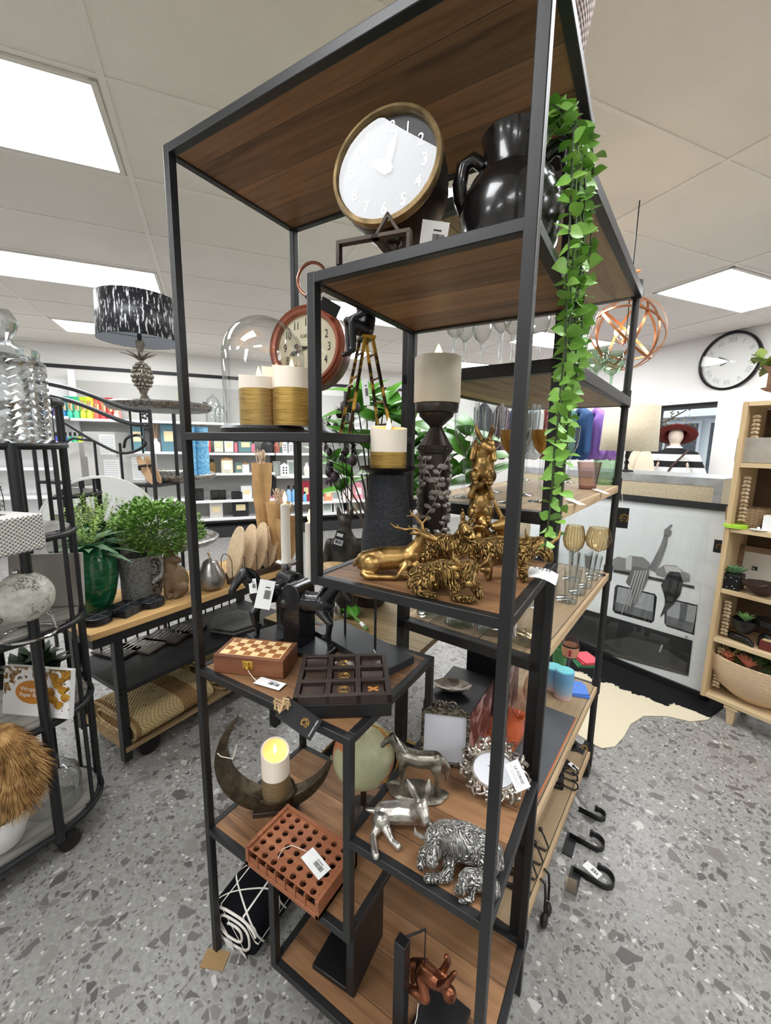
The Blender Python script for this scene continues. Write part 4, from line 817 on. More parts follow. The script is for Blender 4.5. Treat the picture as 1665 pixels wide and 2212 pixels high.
m = MB(); m.M = M; m.box((.0, -.004, .0005), (.05, .0005, .0002)); m.box((0, -.008, .0005), (.03, .0006, .0002)); m.build('card_lines', GREYINK, cdd)
# reclining hare
P = at(872, 1792, zs); P.z = zs
animal('hare_figurine', 'silver reclining hare with upright ears in front of the silver horse', P, face(P)-.05, [
    ('c', [((-.045, .012, .024), .022), ((-.01, .016, .026), .024), ((.022, .012, .03), .021)]), ('c', [((.024, .008, .036), .018), ((.034, .0, .055), .0135)]), ('c', [((.036, -.002, .062), .0145), ((.044, -.014, .052), .0105), ((.046, -.02, .046), .008)]),
    ('c', [((.026, .004, .075), .0055), ((.014, .008, .094), .0075), ((.004, .01, .112), .0025)]), ('c', [((.044, .006, .074), .0055), ((.048, .012, .096), .0075), ((.05, .014, .114), .0025)]),
    ('b', (-.048, -.004, .02), .02), ('c', [((-.052, -.012, .014), .011), ((-.062, -.03, .008), .007), ((-.054, -.062, .006), .007), ((-.05, -.07, .006), .007)]), ('c', [((-.034, -.02, .014), .01), ((-.022, -.036, .007), .0065), ((-.008, -.046, .007), .0075)]),
    ('c', [((.034, .01, .02), .011), ((.056, .006, .01), .008), ((.09, .004, .008), .008)]), ('c', [((-.068, .01, .028), .006), ((-.082, .008, .03), .004)])], SILV)
# cow with calf
P = at(985, 1862, zs); P.z = zs; s_ = 1.2; par = lying_cow(s_)
par = [(q[0], [((-p[0][0], p[0][1], p[0][2]), p[1]) for p in q[1]]) if q[0] == 'c' else ('b', (-q[1][0], q[1][1], q[1][2]), q[2]) for q in par]
t = animal('highland_cow_figurine', 'silver reclining highland cow with a calf beside it', P, face(P)+.05, par, SILVF,
       horns(1.2, (-.044, -.022, .074), .036, .02, SILV)+[('muzzle', SILV, [('b', (-.046, -.048, .042), .0115, (1.1, .8, .8), 10)])], .0026, 2)
b = MB(); [b.chain([((p[0][0]*.0+.012+p[0][0]*.5*-1, p[0][1]*.5-.05, p[0][2]*.52), p[1]*.52) for p in q[1]]) if q[0] == 'c' else b.ball((.012-q[1][0]*.5, q[1][1]*.5-.05, q[1][2]*.52), q[2]*.52) for q in [(q[0], [((-p[0][0], p[0][1], p[0][2]), p[1]) for p in q[1]]) if q[0] == 'c' else ('b', (-q[1][0], q[1][1], q[1][2]), q[2]) for q in par]]
b.M = Matrix(); b.v = [v+Vector((.022, 0, 0)) for v in b.v]; b.fuse('calf', SILVF, t, .0022, 2)

# ------------------------------------------------------------------ bottom tier: rope climber bookends
BB = mat('black_bookend', (16, 16, 18), .4); COPP = mat('rose_copper_resin', (150, 94, 66), .3, .9, (96, 56, 40), 30)
def climber(par, c, sx):
    x, y, z = c; b = MB()
    b.chain([((x, y, z), .02), ((x+sx*.03, y-.004, z+.008), .018), ((x+sx*.05, y, z+.01), .015)]); b.ball((x+sx*.068, y-.01, z+.012), .0155)
    b.chain([((x+sx*.045, y-.012, z+.012), .009), ((x+sx*.062, y-.014, z+.04), .0075), ((x+sx*.075, y-.004, z+.065), .006)]); b.chain([((x+sx*.04, y+.012, z+.016), .009), ((x+sx*.05, y+.016, z+.05), .0075), ((x+sx*.05, y+.006, z+.075), .006)])
    b.chain([((x-.004*sx, y-.012, z-.004), .013), ((x+.02*sx, y-.026, z-.026), .011), ((x-.022*sx, y-.03, z-.03), .008), ((x-.034*sx, y-.034, z-.03), .007)]); b.chain([((x-.004*sx, y+.012, z-.004), .013), ((x-.034*sx, y+.008, z-.02), .01), ((x-.03*sx, y+.004, z-.06), .0075)])
    b.fuse('climbing_figure', COPP, par, .003, 3)
P = Vector((.598, .055, z0)); b2 = T('climber_bookend', 'tall black bookend with a copper climbing figure and string tag, nearest on the bottom tier', 'bookend', P, R(-4), 'rope climber bookends')
m = MB(); m.lohi((-.014, -.01, 0), (.014, .014, .262)); m.build('upright', BB, b2, bevel=.002); m = MB(); m.lohi((.0142, -.01, 0), (.115, .13, .014)); m.build('base', BB, b2, bevel=.002)
m = MB(); m.cyl((.03, .05, .13), (.03, .05, .262), .0015, n=6); m.tube([(.0, .012, .258), (.02, .035, .262), (.03, .05, .262)], .0025, 6); m.build('rope', BLK, b2); climber(b2, (.03, .05, .15), 1)
M = on(b2, facing(Vector((P.x+.043, P.y-.02, z0+.052)), 10)); tag_card(b2, .022, .042, M, [(.04, .01, .12), (.044, -.002, .1), (.042, -.016, .075)])
P = Vector((.438, .07, z0)); b1 = T('climber_bookend', 'black bookend facing left, half hidden behind the hanging post', 'bookend', P, R(4), 'rope climber bookends')
m = MB(); m.lohi((.012, -.02, 0), (.034, .13, .2)); m.build('upright', BB, b1, bevel=.002); m = MB(); m.lohi((-.09, -.02, 0), (.0118, .13, .014)); m.build('base', BB, b1, bevel=.002)
m = MB(); m.cyl((-.004, .06, .12), (-.004, .06, .212), .0015, n=6); m.tube([(.012, .06, .2), (.004, .06, .212), (-.004, .06, .212)], .0015, 6); m.build('rope', BLK, b1); climber(b1, (-.008, .07, .13), -1)
# rolled throw
th = NT('black_throw_with_white_lines'); _v = th.co(); sp = th.n('ShaderNodeSeparateXYZ'); th.l(_v, sp.inputs[0]); xx, yy = sp.outputs[0], sp.outputs[1]; zz = sp.outputs[2]
u_ = th.math('ADD', xx, th.math('MULTIPLY', zz, .8)); ln = []
for cx, cy in ((10, 0), (5.2, 8.6), (-5.2, 8.6)):
    fr = th.math('FRACT', th.math('ADD', th.math('MULTIPLY', u_, cx), th.math('ADD', th.math('MULTIPLY', yy, cy), 10.37))); ln.append(th.math('LESS_THAN', fr, .055))
q = th.math('MAXIMUM', ln[0], th.math('MAXIMUM', ln[1], ln[2])); nn = th.noise(_v, 180, 2)
th = th.bsdf(th.mix(q, lin((16, 17, 20)), lin((226, 222, 214))), .9, 0, .1, nn.outputs[0], .5, .003)
a_, b_ = at(508, 2030, .05), at(600, 1880, .05); Pm = (a_+b_)/2; bt = T('throw_blanket', 'rolled black throw with white triangle lines on the floor under the shelf', 'blanket', (.034, .172, 0), R(7)); bt.scale = (.86, .86, .86)
def sup(r1, r2, a, e=.72): return (r1*math.copysign(abs(math.cos(a))**e, math.cos(a)), r2*math.copysign(abs(math.sin(a))**e, math.sin(a)))
m = MB(); N = 40; vs = []; rows = [(-.16, .92), (-.155, 1), (.0, 1.02), (.155, 1), (.16, .9)]
for y, s_ in rows: vs += [(x*s_, y, .078+z*s_) for x, z in [sup(.105, .076, 2*math.pi*i/N) for i in range(N)]]
fs = [(j*N+i, j*N+(i+1) % N, (j+1)*N+(i+1) % N, (j+1)*N+i) for j in range(len(rows)-1) for i in range(N)]+[tuple(range(N)), tuple((len(rows)-1)*N+i for i in range(N))[::-1]]
m.add(vs, fs); m.build('roll', th, bt)
m = MB(); pts = []
for i in range(70): a = .3+i*.21; s_ = 1-.0105*i; x, z = sup(.105*s_, .076*s_, a); pts.append((x, -.162, .078+z))
m.tube(pts, .0042, 6); m.build('folded_edge', mat('cream_knit_edge', (224, 218, 208), .9), bt)
m = MB(); m.box((-.01, -.17, .022), (.03, .001, .05), (.25, 0, .1)); m.box((.05, -.172, .028), (.035, .001, .05), (.3, .2, -.1)); m.build('care_label', WHITE, bt)
cdp = T('cardboard_scrap', 'scrap of brown cardboard under the front left shelf foot', 'cardboard', (.028, -.012, 0), R(25)); MB().box((0, 0, .002), (.07, .045, .003)).build('sheet', mat('brown_cardboard', (150, 122, 84), .9), cdp)

bx = T('boxed_throw', 'black boxed throw with white script behind the short post on the bottom tier', 'box', (.315, .27, z0), R(8)); MB().lohi((-.045, -.09, 0), (.045, .09, .15)).build('carton', BARK, bx, bevel=.003); text('lettering', 'Homey', .024, WHITE, bx, (0, -.0905, .11), (R(90), 0, 0))
# ------------------------------------------------------------------ pipe shelf behind the display shelf
def atd(px, py, d): return CAM + ray(px, py)*d
py0, py1, PA = .462, 1.392, R(-5.6)
def X1(y): return .768+.098*(y-py0)
def X0(y): return .36+.098*(y-py0)
ps = T('pipe_shelf', 'black pipe-framed shelf with grey-brown boards full of glassware behind the display shelf', 'shelf', (.36, py0, 0), PA)
PIPE = mat('black_pipe', (38, 38, 39), .45, .4, (50, 48, 47), 20, bump=.1, bs=150)
OAK = wood('weathered_oak', (166, 142, 110), (184, 160, 126), (122, 100, 74), 'y', .16, .55, .9)
lev = (.115, .435, .955, 1.325, 1.67, 2.075); pw_, pd_ = .405, .935
for x in (0, pw_):
    for y in (0, pd_):
        m = MB(); r_ = .0135
        if y == 0: m.lohi((x-.014, y-.014, .03), (x+.014, y+.014, 2.06))
        else:
            m.cyl((x, y, .05), (x, y, 2.06), r_, n=16); [m.cyl((x, y, z-.035), (x, y, z+.03), r_*1.3, n=16) for z in lev]
        m.build('post', PIPE, ps, smooth=40)
for z in lev:
    MB().lohi((-.005, .018, z-.028), (pw_+.008, pd_-.002, z)).build('shelf_board', OAK, ps, bevel=.0015)
    for y in (0, pd_): MB().lohi((-.012, y-.014, z-.03), (pw_+.012, y+.016, z-.0005)).build('rail', PIPE, ps, bevel=.002)
    if z > 1.5:
        for x in (-.004, pw_+.007): MB().lohi((x-.012, 0, z-.032), (x+.012, pd_, z+.001)).build('rail', PIPE, ps, bevel=.002)
for x in (0, pw_):
    for y in (.05, pd_-.02):
        m = MB(); m.cyl((x-.014, y, .04), (x+.014, y, .04), .039, n=20); m.box((x, y, .07), (.036, .02, .03)); m.build('caster', BLKI, ps)
GL = thin_glass('clear_glass', (250, 252, 252), .05, .85, 1.9, .02, (170, 178, 180)); GLA = thin_glass('amber_glass', (244, 230, 200), .05, .7, 1.9, .03, (176, 148, 98)); GLG = thin_glass('green_glass', (216, 236, 216), .05, .7, 1.9, .03, (120, 160, 128))
GLP = thin_glass('smoky_pink_glass', (226, 204, 198), .05, .6, 1.8, .05, (150, 118, 112)); GLR = thin_glass('rose_glass', (250, 238, 234), .05, .7, 2, .02, (214, 180, 176))
HON = NT('gold_honeycomb'); _v = HON.co(); _n = HON.n('ShaderNodeTexVoronoi', feature='DISTANCE_TO_EDGE'); HON.l(_v, _n.inputs['Vector']); _n.inputs['Scale'].default_value = 95
HON = HON.bsdf(lin((176, 132, 66)), .35, .7, .5, _n.outputs['Distance'], .6, .003)
def goblet(name, label, P, h, r, m_=None, group=None, bowl='round', foot=None, stem=True, base=None):
    t = T(name, label, 'glass', P, 0, group); foot = foot or r*.85; m_ = m_ or GL
    if stem:
        b0 = h*.5
        m = MB(); m.lathe([(foot, 0), (foot, .0015), (foot*.3, .005), (.0045, .012), (.004, b0*.5), (.005, b0*.9), (.008, b0)], 20); m.build('stem_and_foot', base or m_, t)
    else: b0 = 0
    hb = h-b0
    pr = {'round': [(.006, 0), (r*.6, hb*.12), (r*.95, hb*.4), (r, hb*.6), (r*.9, hb*.85), (r*.82, hb)], 'flute': [(.006, 0), (r*.55, hb*.1), (r*.9, hb*.35), (r*.96, hb*.6), (r, hb)],
          'tumbler': [(r*.7, 0), (r*.74, .012), (r*.8, hb*.4), (r, hb)], 'cyl': [(r, 0), (r, hb)], 'snifter': [(.01, 0), (r*.8, hb*.2), (r, hb*.5), (r*.84, hb*.85), (r*.72, hb)]}[bowl]
    m = MB(); m.lathe([(q, b0+z) for q, z in pr], 24, cap=False)
    if not stem: m.lathe([(.0005, .002), (pr[0][0], .0), (pr[0][0], .010), (.0005, .012)], 24, cap=False)
    m.build('bowl', m_, t); return t
z3 = lev[3]+.0005
for i, (px, py, top_) in enumerate(((1097, 1086, 872), (1163, 1084, 872))):
    P = at(px, py, z3); g = goblet('champagne_flute', ['tall glass with gold honeycomb lower bowl, nearer the hare tower', 'tall glass with gold honeycomb lower bowl, just left of the trailing plant'][i], P, hgt(P, top_), .034, group='gold-bottomed glasses', bowl='flute')
    h = hgt(P, top_); m = MB(); m.lathe([(.007, h*.5), (.02, h*.55), (.0315, h*.675), (.0325, h*.74), (.0322, h*.741)], 24, cap=False); m.build('gold_lower_bowl', HON, g)
rowd = [(1022, 1050, 880, 26), (1060, 1062, 880, 26), (1130, 1070, 876, 24), (1195, 1068, 885, 22), (1040, 1028, 890, 22), (1085, 1036, 890, 20), (1128, 1030, 892, 20), (1000, 1075, 870, 26), (1158, 1024, 895, 18), (1232, 1040, 920, 16)]
lb = ['clear tall goblet directly right of the carved leaf candle holder', 'clear tall goblet behind the ears of the hare tower', 'clear tall goblet between the two gold-bottomed glasses', 'clear tall goblet behind the trailing plant', 'clear goblet at the back row behind the hare tower', 'clear goblet at the back row left of the first gold-bottomed glass', 'clear goblet at the back row between the gold-bottomed glasses', 'clear goblet at the front left corner of the glass tier', 'clear goblet farthest back on the glass tier', 'small clear goblet beside the smoky pink tumbler']
for (px, py, tp, w2), l in zip(rowd, lb):
    P = at(px, py, z3); P.y = min(P.y, py1-.05); P = Vector((min(max(P.x, X0(P.y)+.03), X1(P.y)-.04), P.y, z3)); goblet('glass_goblet', l, P, min(hgt(P, tp), .3), w2*k(P), group='clear goblets on the glass tier', bowl='flute')
P = at(1268, 1056, z3); goblet('glass_tumbler', 'smoky pink glass tumbler near the right end of the glass tier', P, hgt(P, 998), 24*k(P), GLP, bowl='tumbler', stem=False)
P = at(1305, 1046, z3); P.x = min(P.x, X1(P.y)-.045); goblet('glass_tumbler', 'green textured glass bowl at the right end of the glass tier', P, hgt(P, 992), 25*k(P), GLG, bowl='tumbler', stem=False)
for i, (px, py, yaw) in enumerate(((1283, 1062, .0), (1240, 1085, .1))):
    P = at(px, py, lev[3]); P.x = X1(P.y)-.01; t = T('price_card', ['white price card sticking out over the edge of the glass tier', 'white price card half under the trailing plant on the glass tier'][i], 'tag', (P.x, P.y, lev[3]), R(-50)); MB().box((.02, 0, .004), (.07, .02, .0006), (0, .12, 0)).build('card', WHITE, t)
# second pipe tier: stems seen under the display shelf
z4 = lev[4]+.0015
for i, px in enumerate((962, 1003, 1040, 1080, 1106, 1162)):
    P = aty(px, 760, .62+.05*(i % 3)); P.z = z4; P.x = max(P.x, X0(P.y)+.05)
    goblet('wine_glass', ['first', 'second', 'third', 'fourth', 'fifth', 'sixth'][i]+' twisted-stem wine glass from the left on the upper glass shelf', P, .24, .036, group='twisted stem wine glasses')
P = Vector((.70, 1.0, z4)); cg = mat('cut_crystal', (245, 248, 248), .04, 0, trans=1, ior=1.5, bump=.9, bs=45)
t = T('crystal_vase', 'tall cut crystal vase on the upper glass shelf behind the trailing plant', 'vase', P); m = MB(); m.lathe([(.045, 0), (.045, .012), (.04, .05), (.044, .16), (.06, .23), (.068, .25), (.062, .25), (.04, .17), (.035, .05), (.03, .02), (0, .018)], 28, wob=lambda a, j: .05*(int(a*28/6.2832) % 2)); m.build('body', cg, t, smooth=20)
for x, y, l in ((.755, 1.2, 'pale green goblet on the upper glass shelf beside the crystal vase'), (.8, 1.3, 'pale green goblet at the far right corner of the upper glass shelf')): goblet('green_goblet', l, Vector((x, y, z4)), .17, .042, GLG, 'pale green goblets', 'round')
# top
P = Vector((.705, .31, SH)); t = T('woven_vase', 'brown woven vase on top of the display shelf at the right corner', 'vase', P); m = MB(); m.lathe([(.045, 0), (.05, .006), (.075, .08), (.088, .16), (.084, .2), (.05, .27), (.045, .3), (.04, .3), (.045, .2)], 30, cap=False); m.build('body', weave('brown_woven_wicker', (150, 132, 124), (54, 44, 42), 190, 260), t)
P = Vector((.80, 1.3, lev[5]+.001)); t = T('wooden_bird', 'small orange-brown wooden bird at the far end of the pipe shelf top', 'ornament', P); b = MB(); b.chain([((-.05, 0, .03), .012), ((0, 0, .035), .028), ((.04, .02, .05), .012), ((.062, .03, .058), .003)]); b.fuse('body', mat('orange_wood', (176, 112, 54), .4), t, .004, 2)
# fourth tier from top: amber glasses, tumblers, hurricane vases
z2 = lev[2]+.0005
def rib(o_m, P, h, r, label, group):
    t = goblet('amber_goblet', label, P, h, r, GLA, group, 'snifter', foot=r*.8, base=GL)
    m = MB(); b0 = h*.5; hb = h-b0
    for i in range(22):
        a = 2*math.pi*i/22; m.tube([((r*q)*math.cos(a), (r*q)*math.sin(a), b0+hb*z) for q, z in ((.5, .08), (.82, .22), (1.01, .5), (.85, .85), (.73, 1))], .0011, 4)
    m.build('ribs', GLA, t)
for i, (px, py, tp, w2) in enumerate(((1232, 1250, 1135, 22), (1285, 1240, 1140, 26))):
    P = at(px, py, z2); P.x = min(P.x, X1(P.y)-.03); rib(None, P, hgt(P, tp), w2*k(P), ['ribbed amber goblet on the tumbler tier, nearer the trailing plant', 'ribbed amber goblet on the tumbler tier at the right end'][i], 'ribbed amber goblets')
for i, (px, py, tp, w2) in enumerate(((1218, 1296, 1192, 24), (1246, 1282, 1188, 24), (1262, 1268, 1195, 20), (1284, 1252, 1200, 18), (1232, 1302, 1230, 18))):
    P = at(px, py, z2); P.x = min(P.x, X1(P.y)-.035); goblet('glass_tumbler', ['tall clear tumbler nearest the end of the trailing plant', 'tall clear tumbler in front of the left amber goblet', 'tall clear tumbler in front of the right amber goblet', 'small clear tumbler at the right end of the tumbler tier', 'short clear tumbler at the front edge of the tumbler tier'][i], P, hgt(P, tp), w2*k(P), group='clear tumblers', bowl='tumbler', stem=False)
for i, (px, py, tp, w2) in enumerate(((918, 1322, 1150, 30), (985, 1352, 1150, 34), (1052, 1372, 1140, 32), (1136, 1396, 1150, 42))):
    P = at(px, py, z2); P = Vector((max(P.x, X0(P.y)+.05), max(P.y, py0+.06), z2)); goblet('hurricane_vase', ['clear cylinder vase at the left end of the tumbler tier', 'clear cylinder vase under the gold cow', 'clear cylinder vase with price sticker left of the near post', 'wide clear cylinder vase right of the near post'][i], P, min(hgt(P, tp), .3), w2*k(P), group='clear cylinder vases', bowl='cyl', stem=False)
for i, px in enumerate((1132, 1160)):
    P = aty(px, 1190, .78); P.z = z2; t = T('glass_block', ['crystal block at the left under the amber candle glasses', 'crystal block at the right under the amber candle glasses'][i], 'riser', P, .3); MB().lohi((-.02, -.02, 0), (.02, .02, .055)).build('block', GL, t)
    Q = P+Vector((0, 0, .0555)); goblet('amber_candle_glass', ['left ribbed amber candle glass behind the standing cow', 'right ribbed amber candle glass behind the standing cow'][i], Q, .085, .026, GLA, 'amber candle glasses', 'tumbler', stem=False)
# fifth tier: notebooks, tumblers, boxes
z1 = lev[1]+.0005
P = at(1262, 1432, z1); cols = [('green', (62, 128, 84)), ('green', (70, 140, 92)), ('red', (206, 70, 84)), ('red', (212, 66, 82))]
for i, (c_, rgb) in enumerate(cols):
    t = T('notebook', ['lowest green notebook of the red and green stack', 'upper green notebook of the red and green stack', 'lower red notebook of the red and green stack', 'top red notebook of the red and green stack'][i], 'notebook', (P.x-.012+.006*i, P.y, z1+.0082*i), .5+.08*i, 'red and green notebooks')
    MB().box((0, 0, .004), (.082, .105, .008)).build('cover', mat(c_+'_card_cover', rgb, .6), t, bevel=.001); MB().box((.0015, 0, .004), (.081, .1045, .005)).build('pages', WHITE, t)
P = at(1245, 1492, z1)
for i in range(2):
    t = T('notebook', ['lower blue notebook behind the blue tumbler', 'upper blue notebook behind the blue tumbler'][i], 'notebook', (P.x+.004-.008*i, P.y, z1+.0082*i), .3+.12*i, 'blue notebooks'); MB().box((0, 0, .004), (.08, .1, .008)).build('cover', mat('blue_card_cover', (76, 122, 204), .6), t, bevel=.001)
tb = NT('blue_speckled_wrap'); _v = tb.co(); sp = tb.n('ShaderNodeSeparateXYZ'); tb.l(_v, sp.inputs[0]); tb = tb.bsdf(tb.ramp(tb.math('MULTIPLY', sp.outputs[2], 10), [(.1, lin((214, 186, 178))), (.35, lin((150, 178, 200))), (.8, lin((104, 158, 196)))]), .5)
for px, py, tp, l in ((1215, 1505, 1448, 'blue keep-cup with turquoise lid at the shelf edge'), (1192, 1486, 1440, 'second blue keep-cup partly hidden by the shelf post')):
    P = at(px, py, z1); P.x = min(P.x, X1(P.y)-.04); r_ = 19*k(P); h = hgt(P, tp); t = T('travel_cup', l, 'cup', P, 0, 'blue keep-cups'); m = MB(); m.lathe([(r_*.9, 0), (r_*.95, .004), (r_, h*.9), (r_*1.02, h)], 28); m.build('body', tb, t); m = MB(); m.lathe([(r_*.9, h+.0002), (r_*.9, h+.002), (0, h+.003)], 28); m.build('lid', mat('turquoise_lid', (88, 186, 190), .4), t)
P = at(1208, 1432, z1); t = T('travel_cup', 'green cup behind the leather-wrapped wine glass', 'cup', P); m = MB(); m.lathe([(.03, 0), (.034, .05), (.036, .085), (.033, .085), (.03, .01), (0, .008)], 28); m.build('body', mat('green_glaze', (82, 142, 88), .45), t)
P = at(1226, 1462, z1); t = goblet('wine_glass', 'stemmed wine glass wrapped in tan and black leather', P, .19, .036, group=None); m = MB(); m.lathe([(.03, .105), (.0365, .13), (.037, .155), (.0375, .157)], 28, cap=False); m.build('leather_wrap', mat('tan_leather_wrap', (206, 142, 108), .6), t); m = MB(); m.lathe([(.0375, .155), (.038, .157), (.037, .162)], 28, cap=False); m.lathe([(.0305, .102), (.031, .106)], 28, cap=False); m.build('black_edge', BARK, t)
m = MB(); m.box((.004, -.037, .132), (.01, .003, .028)); m.build('painted_figure', mat('crimson_paint', (160, 40, 60), .6), t)
t = T('table_runner', 'charcoal leather table runner lying along the shelf edge', 'runner', (X1(.86)-.085, .86, z1), PA); MB().lohi((-.05, -.36, 0), (.07, .2, .003)).build('sheet', mat('charcoal_leather', (72, 76, 80), .5, bump=.3, bs=200), t); MB().lohi((.0702, -.36, 0), (.073, .2, .0028)).build('orange_edge', mat('orange_leather', (200, 100, 40), .5), t)
t = T('placemat', 'orange leather mat under the rose wine glasses', 'placemat', (.6, .74, z1), PA); MB().lohi((-.12, -.2, 0), (.052, .24, .003)).build('sheet', MC['orange_leather'], t)
for i, (px, py, tp, w2) in enumerate(((1072, 1648, 1525, 34), (1112, 1612, 1508, 30), (1122, 1550, 1462, 28), (1148, 1520, 1440, 22))):
    P = at(px, py, z1+.004); P = Vector((min(P.x, X1(P.y)-.15), max(P.y, .53), z1+.0036)); goblet('stemless_glass', ['rose stemless wine glass nearest the oval frame', 'rose stemless wine glass second in the row on the orange mat', 'rose stemless wine glass third in the row on the orange mat', 'rose stemless wine glass farthest along the orange mat'][i], P, .115, .038, GLR, 'rose stemless glasses', 'snifter', stem=False)
def gift_box(label, P, d, rz, shade):
    t = T('gift_box', label, 'box', P, rz, 'black gift boxes'); a, b, c = d
    MB().lohi((-a/2, -b/2, 0), (a/2, b/2, c)).build('carton', mat('black_gloss_carton', (20, 20, 23), .3), t, bevel=.001)
    pm = NT('printed_photo_'+str(shade)); n = pm.noise(pm.co((3, 3, 3)), 5, 4, .6, .8); pm = pm.bsdf(pm.ramp(n.outputs[0], [(.35, lin((24, 22, 26))), (.5, lin((90, 60, 66))), (.62, lin((176, 150, 146)))]), .3)
    MB().lohi((a/2, -b/2+.004, .004), (a/2+.0006, b/2-.004, c-.004)).build('printed_side', pm, t); return t
gift_box('large black gift box with photo print at the left of the rose glasses', (.47, .69, z1), (.16, .26, .2), 0, 1); gift_box('smaller black gift box behind the large one', (.5, .98, z1), (.16, .2, .27), 0, 2)
P = Vector((.45, .66, z1+.2008)); t = T('shell_dish', 'pearly oyster shell dish lying on the black gift box', 'dish', P, .4); m = MB(); m.lathe([(.0005, 0), (.03, .004), (.05, .018), (.055, .024), (.048, .021), (.028, .009), (.0005, .005)], 26, M=Matrix.Diagonal((1.2, .7, 1, 1)), wob=lambda a, j: .08*math.sin(7*a)*(j/6)); m.build('shell', mat('mother_of_pearl', (170, 160, 148), .25, .3, (90, 80, 70), 25), t)
# bottom tier: ironware
zz = lev[0]+.0005; IR = mat('brown_cast_iron', (46, 40, 38), .5, .5, (30, 27, 26), 40, bump=.3, bs=150)
P = at(1225, 1612, zz); t = T('boot_jack', 'dark cast-iron boot ornament on a footed base', 'ornament', P, .4); m = MB(); m.lohi((-.055, -.03, 0), (.055, .03, .008)); m.build('base', IR, t, bevel=.003); b = MB(); b.chain([((-.02, 0, .11), .022), ((-.02, 0, .05), .021), ((-.012, 0, .028), .02), ((.03, 0, .022), .013)]); b.fuse('boot', IR, t, .004, 2); tag_card(t, .02, .06, Matrix.Translation((.06, -.035, .03)) @ Euler((.9, .3, -.6)).to_matrix().to_4x4(), None, True)
P = at(1212, 1680, zz); t = T('key_hook', 'cast-iron wall hook shaped like an old key with three hooks', 'hook', P, R(8))
m = MB(); m.cyl((0, -.07, .008), (0, .05, .008), .0085, n=12); [m.cyl((0, y-.004, .008), (0, y+.004, .008), .012, n=12) for y in (.04, -.0, -.05)]; m.box((-.018, -.066, .008), (.03, .012, .01)); m.box((-.018, -.045, .008), (.03, .01, .01)); m.build('shaft', IR, t)
m = MB(); m.tube(ring((0, .082, .008), .03, 22), .006, 8, True)
for i in range(7): a = i*.9; m.tube([(.018*math.cos(a), .082+.018*math.sin(a), .01), (.026*math.cos(a+.6), .082+.026*math.sin(a+.6), .013), (.01*math.cos(a+1.2), .082+.01*math.sin(a+1.2), .011)], .004, 6)
m.build('bow', IR, t)
for y in (.035, -.005, -.05): m = MB(); m.tube([(.006, y, .01), (.05, y-.004, .006), (.062, y+.003, .012), (.06, y+.012, .022), (.045, y+.016, .03)], .0034, 7); m.ball((.044, y+.016, .031), .0055); m.build('hook', IR, t)
tag_card(t, .04, .022, Matrix.Translation((.045, .07, .016)) @ Matrix.Rotation(R(-40), 4, 'Z'))
P = at(1160, 1690, zz); t = T('product_card', 'white printed card lying on the bottom pipe shelf', 'card', P, .6); MB().box((0, 0, .0005), (.05, .035, .0008)).build('sheet', WHITE, t)
for i, (px, py) in enumerate(((1165, 1830), (1156, 1862), (1146, 1895), (1138, 1935))):
    P = at(px, py, zz); t = T('ball_hook', ['black wire hook with ball end, farthest of the four in a row', 'black wire hook with ball end, second farthest of the four', 'black wire hook with ball end, third of the four', 'black wire hook with ball end, nearest of the four in a row'][i], 'hook', (X1(P.y)-.055, P.y, zz), PA, 'ball-end wire hooks'); m = MB(); m.tube([(-.06, -.01, .004), (0, -.006, .004), (.045, -.002, .005), (.052, .006, .012), (.03, .02, .035), (.016, .026, .045)], .0033, 7); m.build('wire', BLKI, t); m = MB(); m.ball((.016, .026, .047), .0075); m.build('ball', IR, t)
for i, (px, py) in enumerate(((1128, 1900), (1118, 1925))):
    P = at(px, py, zz); t = T('iron_bracket', ['dark scrolled iron bracket seen between the shelf posts', 'second dark iron bracket nearer the front between the posts'][i], 'bracket', (P.x-.03, P.y, zz), .2*i, 'iron brackets'); m = MB(); m.tube([(-.05, -.02, .006), (0, 0, .006), (.04, .0, .012), (.05, .02, .02), (.03, .03, .016)], .0055, 7); m.box((-.05, -.01, .006), (.02, .05, .008)); m.build('scroll', IR, t)
# strap hooks and spoons hanging over the edge
for i, (px, py, L, rr_) in enumerate(((1222, 1742, .1, .026), (1232, 1812, .12, .034), (1244, 1888, .13, .036))):
    P = at(px, py, 0); P.x = max(P.x, X1(P.y)+.03)
    t = T('strap_hook', ['black iron strap hook farthest along beside the pipe shelf', 'middle black iron strap hook on the floor beside the pipe shelf', 'nearest black iron strap hook with white card on the floor'][i], 'hook', (P.x, P.y, 0), R(-6), 'black iron strap hooks')
    pts = [(-.01, 0), (L*.6, 0)]+[(L*.6+rr_*math.sin(R(a)), rr_-rr_*math.cos(R(a))) for a in range(15, 211, 15)]
    vs = []; fs = []
    for x, y in pts: vs += [(x, y, .0005), (x, y, .022)]
    m = MB(); m.add(vs, [(2*j, 2*j+2, 2*j+3, 2*j+1) for j in range(len(pts)-1)]); m.build('strap', BLK, t, mods=[('SOLIDIFY', dict(thickness=.004))]); m = MB(); m.cyl((pts[-1][0], pts[-1][1], 0), (pts[-1][0], pts[-1][1], .024), .006, n=12); m.build('curl', BLK, t)
    if i: MB().box((.0, -.03, .003), (.035, .1, .005), (0, 0, .05)).build('back_plate', BLK, t)
    if i == 2: tag_card(t, .055, .032, Matrix.Translation((.045, .022, .03)) @ Matrix.Rotation(R(-20), 4, 'Z')); m = MB(); m.box((.0, -.07, .008), (.035, .07, .002), (.1, 0, .2)); m.build('plastic_bag', thin_glass('plastic_film', (240, 240, 240), .1, .6, 1.5, .2), t)
